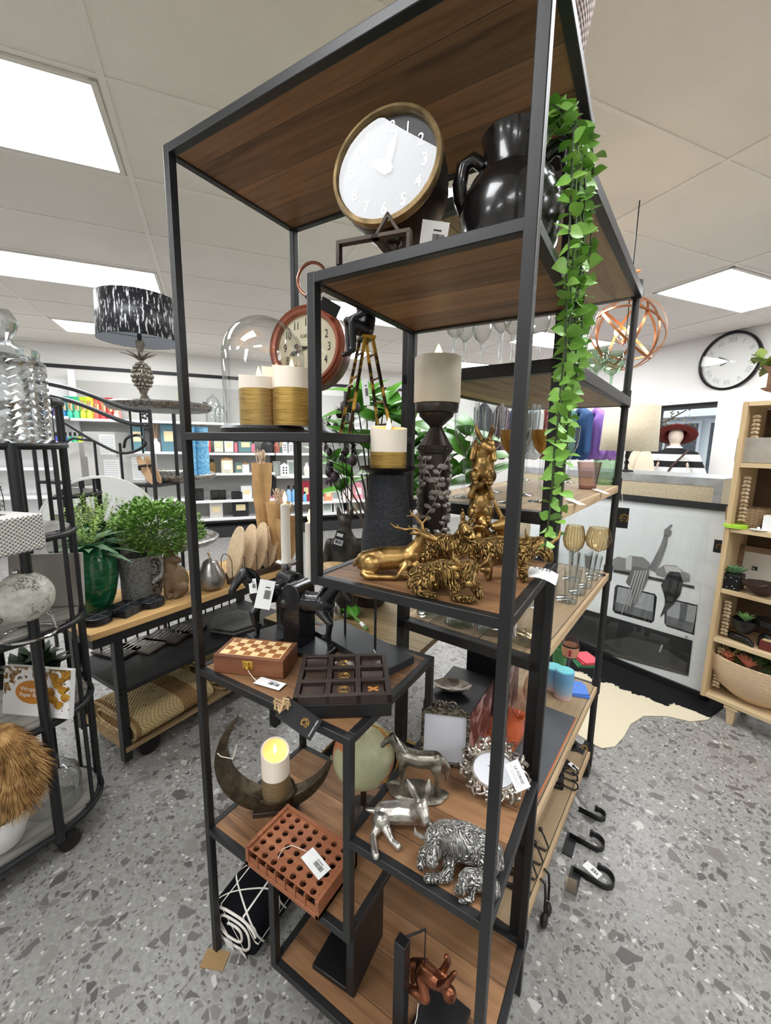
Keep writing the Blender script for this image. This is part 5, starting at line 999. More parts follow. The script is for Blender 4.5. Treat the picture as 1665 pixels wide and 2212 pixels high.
for i, (px, py) in enumerate(((1156, 1962), (1166, 1940))):
    P = at(px, py, .04); t = T('iron_spoon', ['black iron spoon hook hanging over the pipe shelf end, nearer one', 'black iron spoon hook hanging over the pipe shelf end, farther one'][i], 'hook', (X1(P.y)+.02, P.y+.01, .0), .0, 'iron spoon hooks'); m = MB(); m.tube([(-.012, .02, .122), (.004, .012, .12), (.01, 0, .09), (.012, -.01, .05)], .004, 7); m.ball((.014, -.02, .026), .02, (.6, .9, 1.25), 12); m.build('spoon', BLKI, t)
# hang tag on the pipe post
P = Vector((X1(1.39)+.024, 1.38, 1.23)); t = T('hang_tag', 'black hang tag with gold emblem hanging on the right pipe post', 'tag', P, face(P)); tag_card(t, .05, .085, Matrix.Translation((0, -.012, -.04)) @ Matrix.Rotation(R(90), 4, 'X'), [(0, -.01, 0), (-.006, -.004, .05), (-.014, .0, .085)], True)
o = text('tag_lettering', 'CL', .012, GOLDINK, t, (0.008, -.0135, -.04), (R(90), 0, 0))
# copper orb pendant
P = atd(1352, 722, 2.35); kk = k(P); rr_ = 74*kk; t = T('orb_pendant', 'copper wire orb pendant with small lit bulbs beyond the pipe shelf post', 'pendant lamp', P)
cw = mat('copper_wire', (176, 118, 82), .3, .85)
for i, (rx, ry) in enumerate(((0, 0), (60, 20), (-60, 40), (90, 80), (30, 100), (-25, 140))):
    m = MB(); m.M = Euler((R(90+rx), R(ry), R(ry*.7))).to_matrix().to_4x4(); m.lathe([(rr_*(1-.012*i), -.007), (rr_*(1-.012*i)+.003, -.007), (rr_*(1-.012*i)+.003, .007), (rr_*(1-.012*i), .007), (rr_*(1-.012*i), -.007)], 48, cap=False); m.build('hoop', cw, t)
BUL = emit('warm_bulb', (255, 206, 130), 7)
for i in range(4): a = i*1.57+.4; m = MB(); m.tube([(0, 0, -.02), (.03*math.cos(a), .03*math.sin(a), -.05), (.05*math.cos(a), .05*math.sin(a), -.02)], .004, 6); ar = m.build('arm', cw, t); m = MB(); m.ball((.05*math.cos(a), .05*math.sin(a), .012), .014, (1, 1, 1.6), 10); m.build('bulb', BUL, ar)
m = MB(); m.cyl((0, 0, -.05), (0, 0, CZ-P.z), .003, n=6); m.build('cord', BARK, t); ld = bpy.data.lights.new('pendant_glow', 'POINT'); ld.energy = 3.5; ld.color = (1, .72, .42); ld.shadow_soft_size = .04; lo_ = bpy.data.objects.new('pendant_light', ld); COL.objects.link(lo_); lo_.parent = t; lo_.location = (0, 0, .03)
# candlesticks between the horses
CHROME = mat('polished_chrome', (214, 214, 214), .12, 1)
for px, py, base_y, wy, l in ((602, 1212, 1352, 1088, 'white taper candle in chrome candlestick behind the left horse bookend'), (664, 1252, 1368, 1128, 'white taper candle in chrome candlestick partly behind the corner post')):
    P = at(px+8, base_y, zk); P = Vector((min(max(P.x, .03), .36), min(P.y, SD-.03), zk+.0003)); h = hgt(P, py); t = T('candlestick', 'chrome candlestick holding the '+('left' if px < 640 else 'right')+' white taper behind the horses', 'candle holder', P, face(P), 'chrome candlesticks')
    m = MB(); m.lathe([(.024, 0), (.024, .004), (.01, .012), (.007, .03), (.011, .04), (.007, .05), (.0075, h*.5), (.012, h*.55), (.008, h*.6), (.0085, h*.85), (.016, h*.9), (.017, h*.97), (.03, h*.985), (.031, h*.995), (.016, h-.004), (0, h-.004)], 24); m.build('stick', CHROME, t)
    Q = P+Vector((0, 0, h-.0035)); hh = hgt(Q, wy); c = T('taper_candle', l, 'candle', Q, face(P), 'white tapers'); m = MB(); m.lathe([(.0145, 0), (.0135, hh*.9), (.0135, hh-.004), (.009, hh), (0, hh-.002)], 20); m.build('wax', mat('white_taper_wax', (232, 226, 216), .5, sss=.2), c); m = MB(); m.lathe([(.0006, 0), (.006, .012), (.0065, .02), (.003, .034), (.0006, .042)], 10, (0, 0, hh-.003)); m.build('flame', FLAME, c)
# ------------------------------------------------------------------ left wire rack with rounded end
GREYW = wood('grey_washed_board', (136, 132, 124), (156, 152, 144), (104, 100, 94), 'y', .12, .6, .8)
rk = T('wire_rack', 'black tubular wheeled rack with rounded railed end and grey shelves at the left edge', 'rack', (-.69, -.11, 0))
TB = mat('black_tube_steel', (34, 35, 37), .36, .2)
rx, ry, dx = .19, .2, -.38      # rounded end bulges to +y, rack runs towards -y
def dpts(r=1.0, n=16, a0=0, a1=180): return [(dx/2+rx*r*math.cos(R(a0+(a1-a0)*i/n)), ry*r*math.sin(R(a0+(a1-a0)*i/n))) for i in range(n+1)]
rlev = (.1, .515, .835, 1.155)
for x in (0, dx):
    m = MB(); m.tube([(x, 0, .07), (x, 0, .7), (x, 0, 1.48), (x+dx*.02*(1 if x == 0 else -1), .02, 1.545), (x+dx*.07*(1 if x == 0 else -1), .055, 1.58), (x+dx*.14*(1 if x == 0 else -1), .1, 1.597), (x+dx*.24*(1 if x == 0 else -1), .14, 1.6)], .0155, 12); m.build('post', TB, rk)
    m = MB(); m.cyl((x, -1.1, .07), (x, -1.1, 1.5), .0155, n=12); m.build('post', TB, rk)
for z in rlev+(1.455,):
    p = dpts(); m = MB(); m.tube([(x, y, z) for x, y in p], .0125, 10); m.build('end_ring', TB, rk)
    for x in (0, dx): MB().cyl((x, 0, z), (x, -1.1, z), .0125, n=10).build('side_rail', TB, rk)
m = MB(); m.tube([(x, y, 1.6) for x, y in dpts(1, 16, 38, 142)], .0125, 10); m.build('end_ring', TB, rk)
for a in (38, 64, 90, 116, 142):
    x, y = dx/2+rx*math.cos(R(a)), ry*math.sin(R(a)); MB().cyl((x, y, .1), (x, y, 1.6), .0075, n=8).build('rod', TB, rk)
for z in rlev+(1.448,):
    m = MB(); m.prism([(x, y) for x, y in dpts(.95)]+[(dx+.01, -1.09), (-.01, -1.09)], .022, z0=z-.006); m.build('shelf_board', GREYW, rk)
for x, y in ((-.02, .03), (dx+.02, .03), (0, -1.08), (dx, -1.08)):
    m = MB(); m.cyl((x-.012, y, .035), (x+.012, y, .035), .035, n=18); m.box((x, y, .066), (.034, .02, .03)); m.build('caster', BLKI, rk)
def RZ(i): return (rlev+(1.448,))[i]+.0165
# things on the rack
CRY = thin_glass('pressed_glass', (244, 247, 248), .34, .95, 1.2, .06, (190, 198, 200))
P = Vector((-.845, -.33, RZ(4))); P = Vector((aty(34, 955, -.3).x, -.3, RZ(4))); r_ = 66*k(P); h = hgt(P, 770)
t = T('crystal_jar', 'large faceted clear glass jar with lid on top of the left rack', 'jar', P)
m = MB(); N = 40; rows = 22
vs = []; fs = []
for j in range(rows+1):
    for i in range(N):
        a = 2*math.pi*(i+(j % 2)*.5)/N; s_ = 1.0 if (i+j) % 2 == 0 else .93; q = r_*(1 if j not in (0, rows) else .86)*s_; vs.append((q*math.cos(a), q*math.sin(a), .004+h*.96*j/rows))
for j in range(rows):
    for i in range(N): fs.append((j*N+i, j*N+(i+1) % N, (j+1)*N+(i+1) % N, (j+1)*N+i))
m.add(vs, fs); m.build('body', CRY, t, smooth=0)
m = MB(); m.lathe([(r_*.86, h), (r_*.88, h+.012), (r_*.3, h+.024), (.012, h+.03), (.02, h+.045), (.024, h+.06), (.014, h+.078), (0, h+.08)], 24); m.build('lid', CRY, t, smooth=0)
WICK = weave('white_washed_wicker', (206, 204, 198), (112, 108, 102), 240, 300)
P = at(60, 1192, RZ(3)); t = T('tissue_box_cover', 'white woven rattan tissue box cover with slot on top, on the left rack', 'box', P+Vector((-.1, -.06, 0)), R(18)); m = MB(); m.lohi((-.12, -.075, 0), (.12, .075, .1)); m.build('box', WICK, t, bevel=.006); m = MB(); m.lohi((-.06, -.02, .1002), (.06, .02, .1015)); m.build('slot', BARK, t)
P = Vector((-1.0, -.45, RZ(3))); t = T('wicker_frame', 'grey woven wicker mirror frame standing behind the tissue box', 'frame', P, R(35)); m = MB(); m.tube([(-.1, 0, .02), (.1, 0, .02), (.1, 0, .25), (-.1, 0, .25)], .026, 8, True); m.build('frame', weave('grey_wicker', (150, 146, 138), (70, 66, 60), 220, 260), t); tag_card(t, .06, .05, Matrix.Translation((.05, -.03, .05)) @ Matrix.Rotation(R(90), 4, 'X'))
P = Vector((-1.02, -.1, RZ(3))); t = T('hanging_succulent', 'thin trailing succulent strands hanging inside the left rack', 'plant', P); m = MB(); ms = MB()
for s_ in range(5):
    x, y = .03*s_-.03, random.uniform(-.03, .03); ms.tube([(x, y, .28), (x+.01, y+.02, .1), (x+.012, y+.02, .015)], .0015, 5)
    for q in range(46): m.leaf((x+.01*(1-q/46), y+.012, .015+.26*q/46), (random.uniform(-1, 1), random.uniform(-1, 1), -.2), .018, .011, n=2)
ms.build('stem', vst, t); m.build('leaves', mat('grey_green_leaf', (104, 122, 84), .5, 0, (70, 92, 60), 20), t)
P = at(63, 1372, RZ(2)); r_ = 53*k(P); t = T('silver_globe', 'pale grey world globe in a chrome ring on the left rack', 'globe', P, face(P))
gm2 = NT('grey_globe_map'); _v = gm2.co(); n1 = gm2.noise(_v, 9, 6, .6, .4); e_ = gm2.math('ABSOLUTE', gm2.math('SUBTRACT', n1.outputs[0], .5)); n2 = gm2.noise(_v, 50, 3)
gm2 = gm2.bsdf(gm2.mix(gm2.math('LESS_THAN', e_, .006), gm2.ramp(n2.outputs[0], [(.35, lin((176, 174, 164))), (.65, lin((206, 204, 194)))]), lin((92, 84, 74))), .4)
m = MB(); m.ball((0, 0, r_+.05), r_, n=36); m.build('sphere', gm2, t); m = MB(); m.tube(ring((0, 0, .006), r_*.95, 30), .004, 8, True); m.tube([(r_*.9, 0, .006), (r_*.8, 0, .05), (r_*.55, 0, .075)], .004, 8); m.build('ring_stand', CHROME, t); m = MB(); m.ball((-.012, 0, 2*r_+.055), .009); m.build('finial', CHROME, t)
P = Vector((-.9, .0, RZ(2))); t = T('leaning_picture', 'grey box frame picture leaning behind the silver globe', 'picture', P+Vector((-.03, .02, 0)), R(42)); m = MB(); m.box((0, 0, .1), (.24, .02, .2), (R(-6), 0, 0)); m.build('frame', mat('grey_linen_frame', (164, 160, 152), .7), t)
P = at(4, 1360, RZ(2)); t = T('stone_ornament', 'round mottled stone ornament at the left edge beside the globe', 'ornament', P+Vector((-.03, -.02, 0))); m = MB(); m.ball((0, 0, .03), .034, (1, 1, .9)); m.build('stone', mat('mottled_stone', (140, 134, 122), .7, 0, (100, 94, 84), 40), t)
P = at(90, 1558, RZ(1)); t = T('wrapping_paper_book', 'wrapping paper book with autumn leaf cover standing on the left rack', 'book', P+Vector((-.05, .0, 0)), R(26)); bw, bh = .25, .165; BM = Matrix.Rotation(R(-10), 4, 'X')
m = MB(); m.M = BM; m.lohi((-bw/2, 0, 0), (bw/2, .02, bh)); m.build('pages', WHITE, t)
bc = NT('autumn_leaf_cover'); _v = bc.co((1, 1, 1)); n1 = bc.noise(_v, 34, 3, .6, 1); sp = bc.n('ShaderNodeSeparateXYZ'); bc.l(_v, sp.inputs[0]); hm_ = bc.math('MULTIPLY', sp.outputs[2], 6); f_ = bc.math('GREATER_THAN', bc.math('ADD', n1.outputs[0], bc.math('MULTIPLY', hm_, .28)), .735); n2 = bc.noise(_v, 60, 2)
bc = bc.bsdf(bc.mix(f_, lin((226, 224, 222)), bc.ramp(n2.outputs[0], [(.35, lin((70, 56, 30))), (.5, lin((150, 110, 40))), (.65, lin((96, 70, 40)))])), .4)
m = MB(); m.M = BM; m.lohi((-bw/2, -.002, 0), (bw/2, -.0003, bh)); cv = m.build('cover', bc, t)
m = MB(); m.M = BM @ Matrix.Translation((-.015, -.0025, .082)) @ Matrix.Rotation(R(90), 4, 'X'); m.prism([(.062*math.cos(R(a)), .04*math.sin(R(a))) for a in range(0, 360, 12)], .0006); m.build('orange_oval', mat('ochre_print', (190, 122, 40), .5), cv)
for s_, z_, sz in (('Wrapping', .092, .021), ('Paper Book', .072, .019)): o = text('cover_lettering', s_, sz, WHITE, cv, (0, 0, 0)); o.matrix_local = BM @ Matrix.Translation((-.015, -.0035, z_)) @ Matrix.Rotation(R(90), 4, 'X')
m = MB(); m.M = BM
for i in range(9): m.leaf((bw/2-.03-.012*(i % 3), -.004, bh-.02-.013*i), (.6*(-1)**i+.2, -.1, .3), .04, .03, (0, -1, 0), .05, .02, 4, .8)
m.build('gold_leaves', mat('golden_leaf_print', (186, 140, 44), .5, 0, (140, 90, 30), 60), cv)
P = Vector((-.98, -.04, RZ(1))); t = T('dark_potted_plant', 'dark green plant in a black bowl behind the wrapping paper book', 'plant', P); m = MB(); m.lathe([(.05, 0), (.08, .05), (.085, .075), (.08, .075), (.05, .02), (0, .015)], 24); m.build('bowl', BARK, t); m = MB(); [m.leaf((random.uniform(-.05, .05), random.uniform(-.05, .05), .07), (random.uniform(-1, 1), random.uniform(-1, 1), .7), .09, .04) for i in range(60)]; m.build('foliage', mat('dark_leaf', (40, 58, 34), .5), t)
# fur throw, glass jar and white planter on the lowest shelf
P = at(20, 1700, RZ(0)); P = atx(-16, 1600, -.735); t = T('fur_throw', 'long-haired brown and tan faux fur throw hanging over the rack shelf', 'throw', P)
FUR = NT('brown_tan_fur'); n1 = FUR.noise(FUR.co(), 30, 3); FUR = FUR.bsdf(FUR.ramp(n1.outputs[0], [(.3, lin((86, 58, 32))), (.5, lin((158, 118, 66))), (.7, lin((196, 160, 104)))]), .7)
m = MB(); m.chain([((-.1, -.1, .02), .05), ((.03, .02, .0), .052), ((.06, .05, -.08), .045), ((.05, .02, -.18), .03)]); m.fuse('pelt', FUR, t, .008, 4)
m = MB()
for i in range(7500):
    s_ = random.random(); A_, B_ = [(Vector((-.1, -.1, .02)), Vector((.03, .02, 0))), (Vector((.03, .02, 0)), Vector((.06, .05, -.08))), (Vector((.06, .05, -.08)), Vector((.05, .02, -.18)))][i % 3]
    n_ = Vector((random.gauss(0, 1), random.gauss(0, 1), random.gauss(0, 1))).normalized(); p = A_.lerp(B_, s_)+n_*.042; d = (n_*.5+Vector((.3, .1, -.6))+Vector((random.uniform(-.3, .3),)*3)).normalized(); L = random.uniform(.035, .07); w_ = d.orthogonal().normalized()*.0011
    m.add([p-w_, p+w_, p+d*L*.6+w_*.7+Vector((0, 0, -.004)), p+d*L+Vector((0, 0, -.014)), p+d*L*.6-w_*.7+Vector((0, 0, -.004))], [(0, 1, 2, 4), (4, 2, 3)])
m.build('long_hair', FUR, t, kind='stuff')
P = at(125, 1742, RZ(0)); P.x = min(P.x, -.83); r_ = 50*k(P); t = T('glass_jar', 'wide clear glass jar with neck on the lowest shelf of the left rack', 'jar', P, 0); m = MB(); m.lathe([(r_*.9, 0), (r_, .01), (r_*1.02, .09), (r_*.95, .125), (r_*.6, .155), (r_*.5, .165), (r_*.5, .18), (r_*.58, .185)], 36, cap=False); m.build('body', GL, t)
P = at(10, 1835, RZ(0)); P = at(4, 1826, RZ(0)); P.x = min(P.x, -.79); t = T('white_planter', 'white round planter with green grass at the bottom left corner', 'planter', P); m = MB(); m.lathe([(.05, 0), (.062, .01), (.08, .07), (.085, .12), (.078, .12), (.06, .03), (0, .02)], 30); m.build('pot', mat('white_ceramic', (228, 226, 222), .4), t)
m = MB(); [m.leaf((random.uniform(-.06, .06), random.uniform(-.06, .06), .1), (random.uniform(-.7, .7), random.uniform(-.7, .7), 1), random.uniform(.04, .07), .006, n=2) for i in range(300)]; m.build('grass', mat('fresh_grass', (70, 120, 44), .6), t)

# ------------------------------------------------------------------ wood-topped trolley table
TZ = .70; tx1, tx0, ty0, ty1 = -.885, -1.36, .12, 1.25
tbl = T('trolley_table', 'black-framed wheeled table with honey wood top and slatted lower shelves at the left', 'table')
HON2 = wood('honey_oak_top', (190, 152, 100), (206, 170, 118), (152, 114, 68), 'y', .12, .5, .9)
MB().lohi((tx0, ty0, TZ-.028), (tx1, ty1, TZ)).build('table_top', HON2, tbl, bevel=.002)
m = MB(); m.lohi((tx0+.01, ty0+.01, TZ-.07), (tx1-.008, ty1-.01, TZ-.0285)); m.build('apron', BLK, tbl)
for x in (tx0+.03, tx1-.035):
    for y in (ty0+.11, ty1-.04): MB().lohi((x-.0175, y-.0175, .05), (x+.0175, y+.0175, TZ-.07)).build('leg', BLK, tbl)
for z in (.4, .12):
    MB().lohi((tx0+.02, ty0+.1, z-.022), (tx1-.012, ty1-.02, z)).build('lower_shelf', BLK if z > .3 else wood('bench_board', (150, 126, 92), (168, 142, 106), (112, 90, 62), 'y', 0, .6), tbl)
for y in [ty0+.16+.06*i for i in range(17)]: MB().cyl((tx0+.03, y, .4), (tx0+.03, y, TZ-.08), .005, n=6).build('rail_rod', BLK, tbl)
for x in (tx0+.05, tx1-.06):
    for y in (ty0+.22, ty1-.1):
        m = MB(); m.cyl((x-.012, y, .05), (x+.012, y, .05), .05, n=26); o = m.build('wheel', BLKI, tbl); m = MB(); [m.box((x+.013, y+.018*math.cos(i*1.05), .05+.018*math.sin(i*1.05)), (.003, .03, .006), (i*1.05, 0, 0)) for i in range(6)]; m.build('wheel_spokes', BLK, o)
TT = TZ+.0006
P = at(213, 1322, TT); r_ = 49*k(P); h = hgt(P, 1172); P.x -= .03; t = T('green_vase', 'large glossy green glazed vase with ribbed bands on the trolley table', 'vase', P)
gz = NT('green_crackle_glaze'); _v = gz.co((1, 1, 1)); n1 = gz.noise(gz.co((4, 4, 30)), 3, 4); gz = gz.bsdf(gz.ramp(n1.outputs[0], [(.3, lin((10, 62, 38))), (.6, lin((26, 104, 64))), (.8, lin((52, 132, 84)))]), .16, 0, .5, n1.outputs[0], .15, .003, coat=.5)
m = MB(); m.lathe([(r_*.58, 0), (r_*.62, .004), (r_*.85, h*.22), (r_*.98, h*.45), (r_, h*.6), (r_*.94, h*.78), (r_*.72, h*.93), (r_*.66, h*.96), (r_*.72, h), (r_*.62, h), (r_*.55, h*.9), (r_*.5, h*.8)], 40, cap=False); m.build('body', gz, t)
sg = T('sage_foliage', 'long grey-green sage leaves and feathery sprigs in the green vase', 'plant', P+Vector((0, 0, h*.82)))
m = MB(); [m.leaf((0, 0, random.uniform(0, .06)), (math.cos(a), math.sin(a), random.uniform(.15, .9)), random.uniform(.13, .2), .045, (0, 0, 1), .45, .12, 5, .8) for a in [i*.42 for i in range(26)]]; m.build('sage_leaves', mat('sage_leaf', (112, 140, 108), .55, 0, (78, 112, 78), 9), sg)
m = MB()
for i in range(42):
    a, b = i*2.4, random.uniform(.25, .8); d = Vector((math.cos(a)*b, math.sin(a)*b, 1)).normalized()
    for q in range(16): p = d*(.06+.011*q); m.leaf(p, (random.uniform(-1, 1), random.uniform(-1, 1), .5), .016, .009, n=2)
m.build('sprigs', mat('lime_sprig', (140, 168, 74), .6, 0, (104, 136, 56), 12), sg)
pat = NT('black_white_scroll_pattern'); _v = pat.co(); n1 = pat.noise(_v, 42, 2, .5, 3.2); w_ = pat.math('SINE', pat.math('MULTIPLY', n1.outputs[0], 60)); pat = pat.bsdf(pat.ramp(w_, [(.42, lin((46, 46, 46))), (.56, lin((186, 186, 180)))]), .55)
P = at(298, 1298, TT); r_ = 31*k(P); h = hgt(P, 1200); t = T('patterned_jug', 'black and white scroll-patterned jug with white handle on the trolley table', 'jug', P, face(P)); m = MB(); m.lathe([(r_*.9, 0), (r_*.95, .005), (r_*.93, h*.5), (r_*1.0, h*.95), (r_*1.05, h), (r_*.95, h), (r_*.85, h*.5), (0, .02)], 30); m.build('body', pat, t)
HAN = mat('speckled_white_ceramic', (196, 194, 186), .5, 0, (150, 148, 140), 60); m = MB(); m.tube([(r_*.95, 0, h*.92), (r_*1.5, 0, h*.95), (r_*1.75, 0, h*.75), (r_*1.6, 0, h*.5), (r_*.95, 0, h*.36)], .011, 8); m.build('handle', HAN, t); m = MB(); m.tube([(-r_*.9, 0, h*.96), (-r_*1.3, 0, h*.98)], [.014, .006], 8); m.build('spout', HAN, t)
P = at(342, 1288, TT); P.x -= .05; t = T('patterned_vase', 'darker speckled vase half hidden behind the patterned jug, holding the bushy plant', 'vase', P); h = .2; m = MB(); m.lathe([(.04, 0), (.055, .05), (.055, .14), (.045, .19), (.05, h), (.04, h), (0, .03)], 30); m.build('body', mat('speckled_black_white', (70, 68, 64), .6, 0, (170, 168, 160), 90, lo=.45, hi=.6), t)
bp = T('boxwood_bush', 'rounded bright green boxwood bush above the patterned jug', 'plant', P+Vector((0, 0, h*.8))); c_ = atd(340, 1138, dep(P)); cc = c_-bp.location; kk = dep(P)/FPX; m = MB(); ms = MB()
for i in range(3400):
    n_ = Vector((random.gauss(0, 1), random.gauss(0, 1), random.gauss(0, .8))).normalized(); rr_ = random.uniform(.3, 1)**.6; p = cc+Vector((n_.x*105*kk, n_.y*80*kk, n_.z*62*kk))*rr_; m.leaf(p, n_+Vector((random.uniform(-.9, .9), random.uniform(-.9, .9), .5)), .021, .017, n=3)
for i in range(26): a = i*2.4; ms.tube([(0, 0, -.02), cc*.6, cc+Vector((math.cos(a)*90*kk, math.sin(a)*70*kk, random.uniform(-30, 50)*kk))], .002, 5)
ms.build('branches', vst, bp); m.build('leaves', mat('boxwood_leaf', (122, 160, 70), .5, 0, (86, 126, 50), 22), bp)
P = at(378, 1286, TT); t = T('hare_ornament', 'matt brown sitting hare ornament with tall ears on the trolley table', 'ornament', P, face(P)); s_ = 95*k(P)/.115; b = MB(); V_ = lambda *a: tuple(x*s_ for x in a)
b.ball(V_(.006, 0, .042), .03*s_, (1, .85, 1.35)); b.chain([(V_(-.004, 0, .07), .02*s_), (V_(-.008, 0, .088), .016*s_)]); b.chain([(V_(-.006, 0, .1), .0165*s_), (V_(.012, -.012, .096), .009*s_)]); b.chain([(V_(-.012, -.004, .112), .006*s_), (V_(-.018, -.004, .132), .0065*s_), (V_(-.018, -.003, .15), .002*s_)]); b.chain([(V_(0, .006, .112), .006*s_), (V_(.008, .006, .13), .0065*s_), (V_(.012, .006, .146), .002*s_)])
b.chain([(V_(-.016, -.012, .06), .009*s_), (V_(-.018, -.016, .01), .007*s_), (V_(-.014, -.026, .006), .006*s_)]); b.chain([(V_(.014, -.016, .022), .02*s_), (V_(.0, -.03, .007), .007*s_)]); b.fuse('body', mat('matt_bronze_brown', (132, 108, 80), .55, .2, (104, 84, 60), 18), t, .004, 3)
P = at(457, 1272, TT); r_ = 31*k(P); h = hgt(P, 1205); t = T('silver_pear', 'dull silver metal pear with curled stem on the trolley table', 'ornament', P); m = MB(); m.lathe([(r_*.5, 0), (r_*.85, h*.12), (r_, h*.34), (r_*.86, h*.56), (r_*.6, h*.74), (r_*.48, h*.88), (r_*.22, h*.97), (0, h)], 32); m.build('body', mat('brushed_pewter', (116, 112, 108), .3, .85, (164, 160, 156), 7), t); m = MB(); m.tube([(0, 0, h), (-.01, 0, h+.02), (0, -.01, h+.03), (.014, -.01, h+.022)], [.004, .005, .005, .004], 7); m.build('stem', mat('jute_twine', (178, 150, 112), .9), t)
MAR = mat('black_marble', (30, 31, 35), .2, 0, (64, 66, 72), 28, lo=.5, hi=.8)
for px, py, wpx, sq, l in ((214, 1350, 56, 0, 'round'), (274, 1328, 68, 1, 'square'), (331, 1312, 54, 0, 'round')):
    P = at(px, py, TT); r_ = wpx*k(P)/2; P = P+Vector((-.035, .01, 0))
    for i in range(4):
        t = T('stone_coaster', ['lowest', 'second lowest', 'second highest', 'top'][i]+' '+l+' black marble coaster '+('in the stack beside the green vase' if px < 230 else ('in the square ribbon-tied stack' if sq else 'in the stack before the brown hare')), 'coaster', P+Vector((0, 0, .0082*i)), .35, 'black marble coasters'); m = MB()
        if sq: m.lohi((-r_*.85, -r_*.85, 0), (r_*.85, r_*.85, .008))
        else: m.lathe([(r_*.95, 0), (r_, .002), (r_, .006), (r_*.95, .008)], 30)
        m.build('disc' if not sq else 'slab', MAR, t, bevel=.0008 if sq else 0)
        if i == 3: m = MB(); q = r_*.9; [m.tube([(-q*a, -q*b, .0082), (0, 0, .0092), (q*a, q*b, .0082)], .0016, 5) for a, b in ((1, 0), (0, 1))]; m.tube([(0, 0, .009), (.012, .012, .02), (.022, .002, .012), (0, 0, .009), (-.014, .01, .018), (-.02, -.006, .012)], .0014, 5); m.build('ribbon', mat('grey_cord', (90, 90, 92), .8), t)
# round mirror
c_ = atx(222, 1140, -1.33); kk = k(c_); r_ = 112*kk; t = T('round_mirror', 'round mirror with thin white rim standing behind the green vase', 'mirror', (c_.x, c_.y, TT), R(62)); zc_ = max(c_.z-TT, r_+.003); m = MB(); m.lathe([(r_*.96, -.012), (r_, -.012), (r_*1.0, .008), (r_*.955, .008), (r_*.955, .0)], 64, (0, 0, zc_), Matrix.Rotation(R(90), 4, 'X'), cap=False); m.build('rim', mat('white_mirror_rim', (222, 222, 220), .4), t); m = MB(); m.lathe([(0, .0), (r_*.955, .0)], 64, (0, 0, zc_), Matrix.Rotation(R(90), 4, 'X'), cap=False); m.build('mirror_glass', mat('silvered_glass', (225, 228, 228), .01, 1), t)
# wooden serving boards in a rack
P0, P1 = at(500, 1262, TT), at(632, 1222, TT); rkb = T('board_rack', 'low dark wooden rack with wire loops holding pale oval boards', 'rack', (P0+P1)/2+Vector((-.06, .04, 0)), math.atan2((P1-P0).y, (P1-P0).x)); Lr = (P1-P0).length+.1
m = MB(); [m.lohi((-Lr/2, y-.012, 0), (Lr/2, y+.012, .03)) for y in (-.05, .05)]; m.build('base', mat('dark_walnut_rack', (62, 48, 40), .5), rkb)
for i in range(7): x = -Lr/2+.03+i*(Lr-.05)/6; m = MB(); m.tube([(x, -.05, .03), (x, -.05, .12), (x, -.03, .15), (x, 0, .158), (x, .03, .15), (x, .05, .12), (x, .05, .03)], .0022, 6); m.build('wire_loop', BLK, rkb)
PB = wood('pale_beech', (206, 182, 148), (218, 196, 164), (180, 152, 116), 'x', 0, .5)
for i in range(6):
    q = rkb.location+Matrix.Rotation(rkb.rotation_euler[2], 3, 'Z') @ Vector((-Lr/2+.052+i*(Lr-.05)/6, 0, .004)); t = T('serving_board', ['leftmost', 'second', 'third', 'fourth', 'fifth', 'rightmost'][i]+' pale oval wooden board from the left in the dark rack', 'board', q, rkb.rotation_euler[2], 'pale oval boards'); m = MB(); m.prism([(.066*math.cos(R(a)), .155+.152*math.sin(R(a))) for a in range(0, 360, 10)], .012, Matrix.Rotation(R(15), 4, 'Y') @ Matrix.Rotation(R(90), 4, 'Z') @ Matrix.Rotation(R(90), 4, 'X'), -.006); m.build('board', PB, t, bevel=.002)
# paper wrapped dried flowers
KR = mat('kraft_paper', (190, 152, 102), .7, 0, (168, 130, 84), 10)
for i, (px, pb, pt, wpx, l) in enumerate(((588, 1215, 1000, 42, 'tall kraft-paper cone of dried grasses behind the white taper'), (622, 1222, 1085, 50, 'kraft-paper bunch of dried flowers right of the white taper'), (652, 1222, 1118, 50, 'short crumpled kraft-paper bunch beside the corner post'))):
    P = at(px, pb, TT); P = Vector((P.x-.0, min(P.y, ty1-.05)+0, TT)); kk = k(P); h = hgt(P, pt); t = T('dried_bouquet', l, 'bouquet', P, .3*i, 'kraft-paper bouquets'); m = MB(); m.lathe([(.014+(wpx*kk*.5-.014)*(q/9)**.9, h*q/9) for q in range(10)]+[(wpx*kk*.44, h*.97), (.012, .03)], 28, cap=False, wob=lambda a, j: .11*math.sin(a*3+j*.5)+.06*math.sin(a*7+j*1.7)+.05*math.sin(a*2-j*1.1)); m.build('paper', KR, t)
    m = MB(); [m.tube([(0, 0, h*.5), (random.uniform(-.02, .02), random.uniform(-.02, .02), h), (random.uniform(-.035, .035), random.uniform(-.03, .03), h+random.uniform(.02, .09))], [.001, .003, .0035], 5) for q in range(26)]; m.build('dried_stems', mat('dried_grass', (222, 200, 172), .9, 0, (176, 150, 128), 30), t)
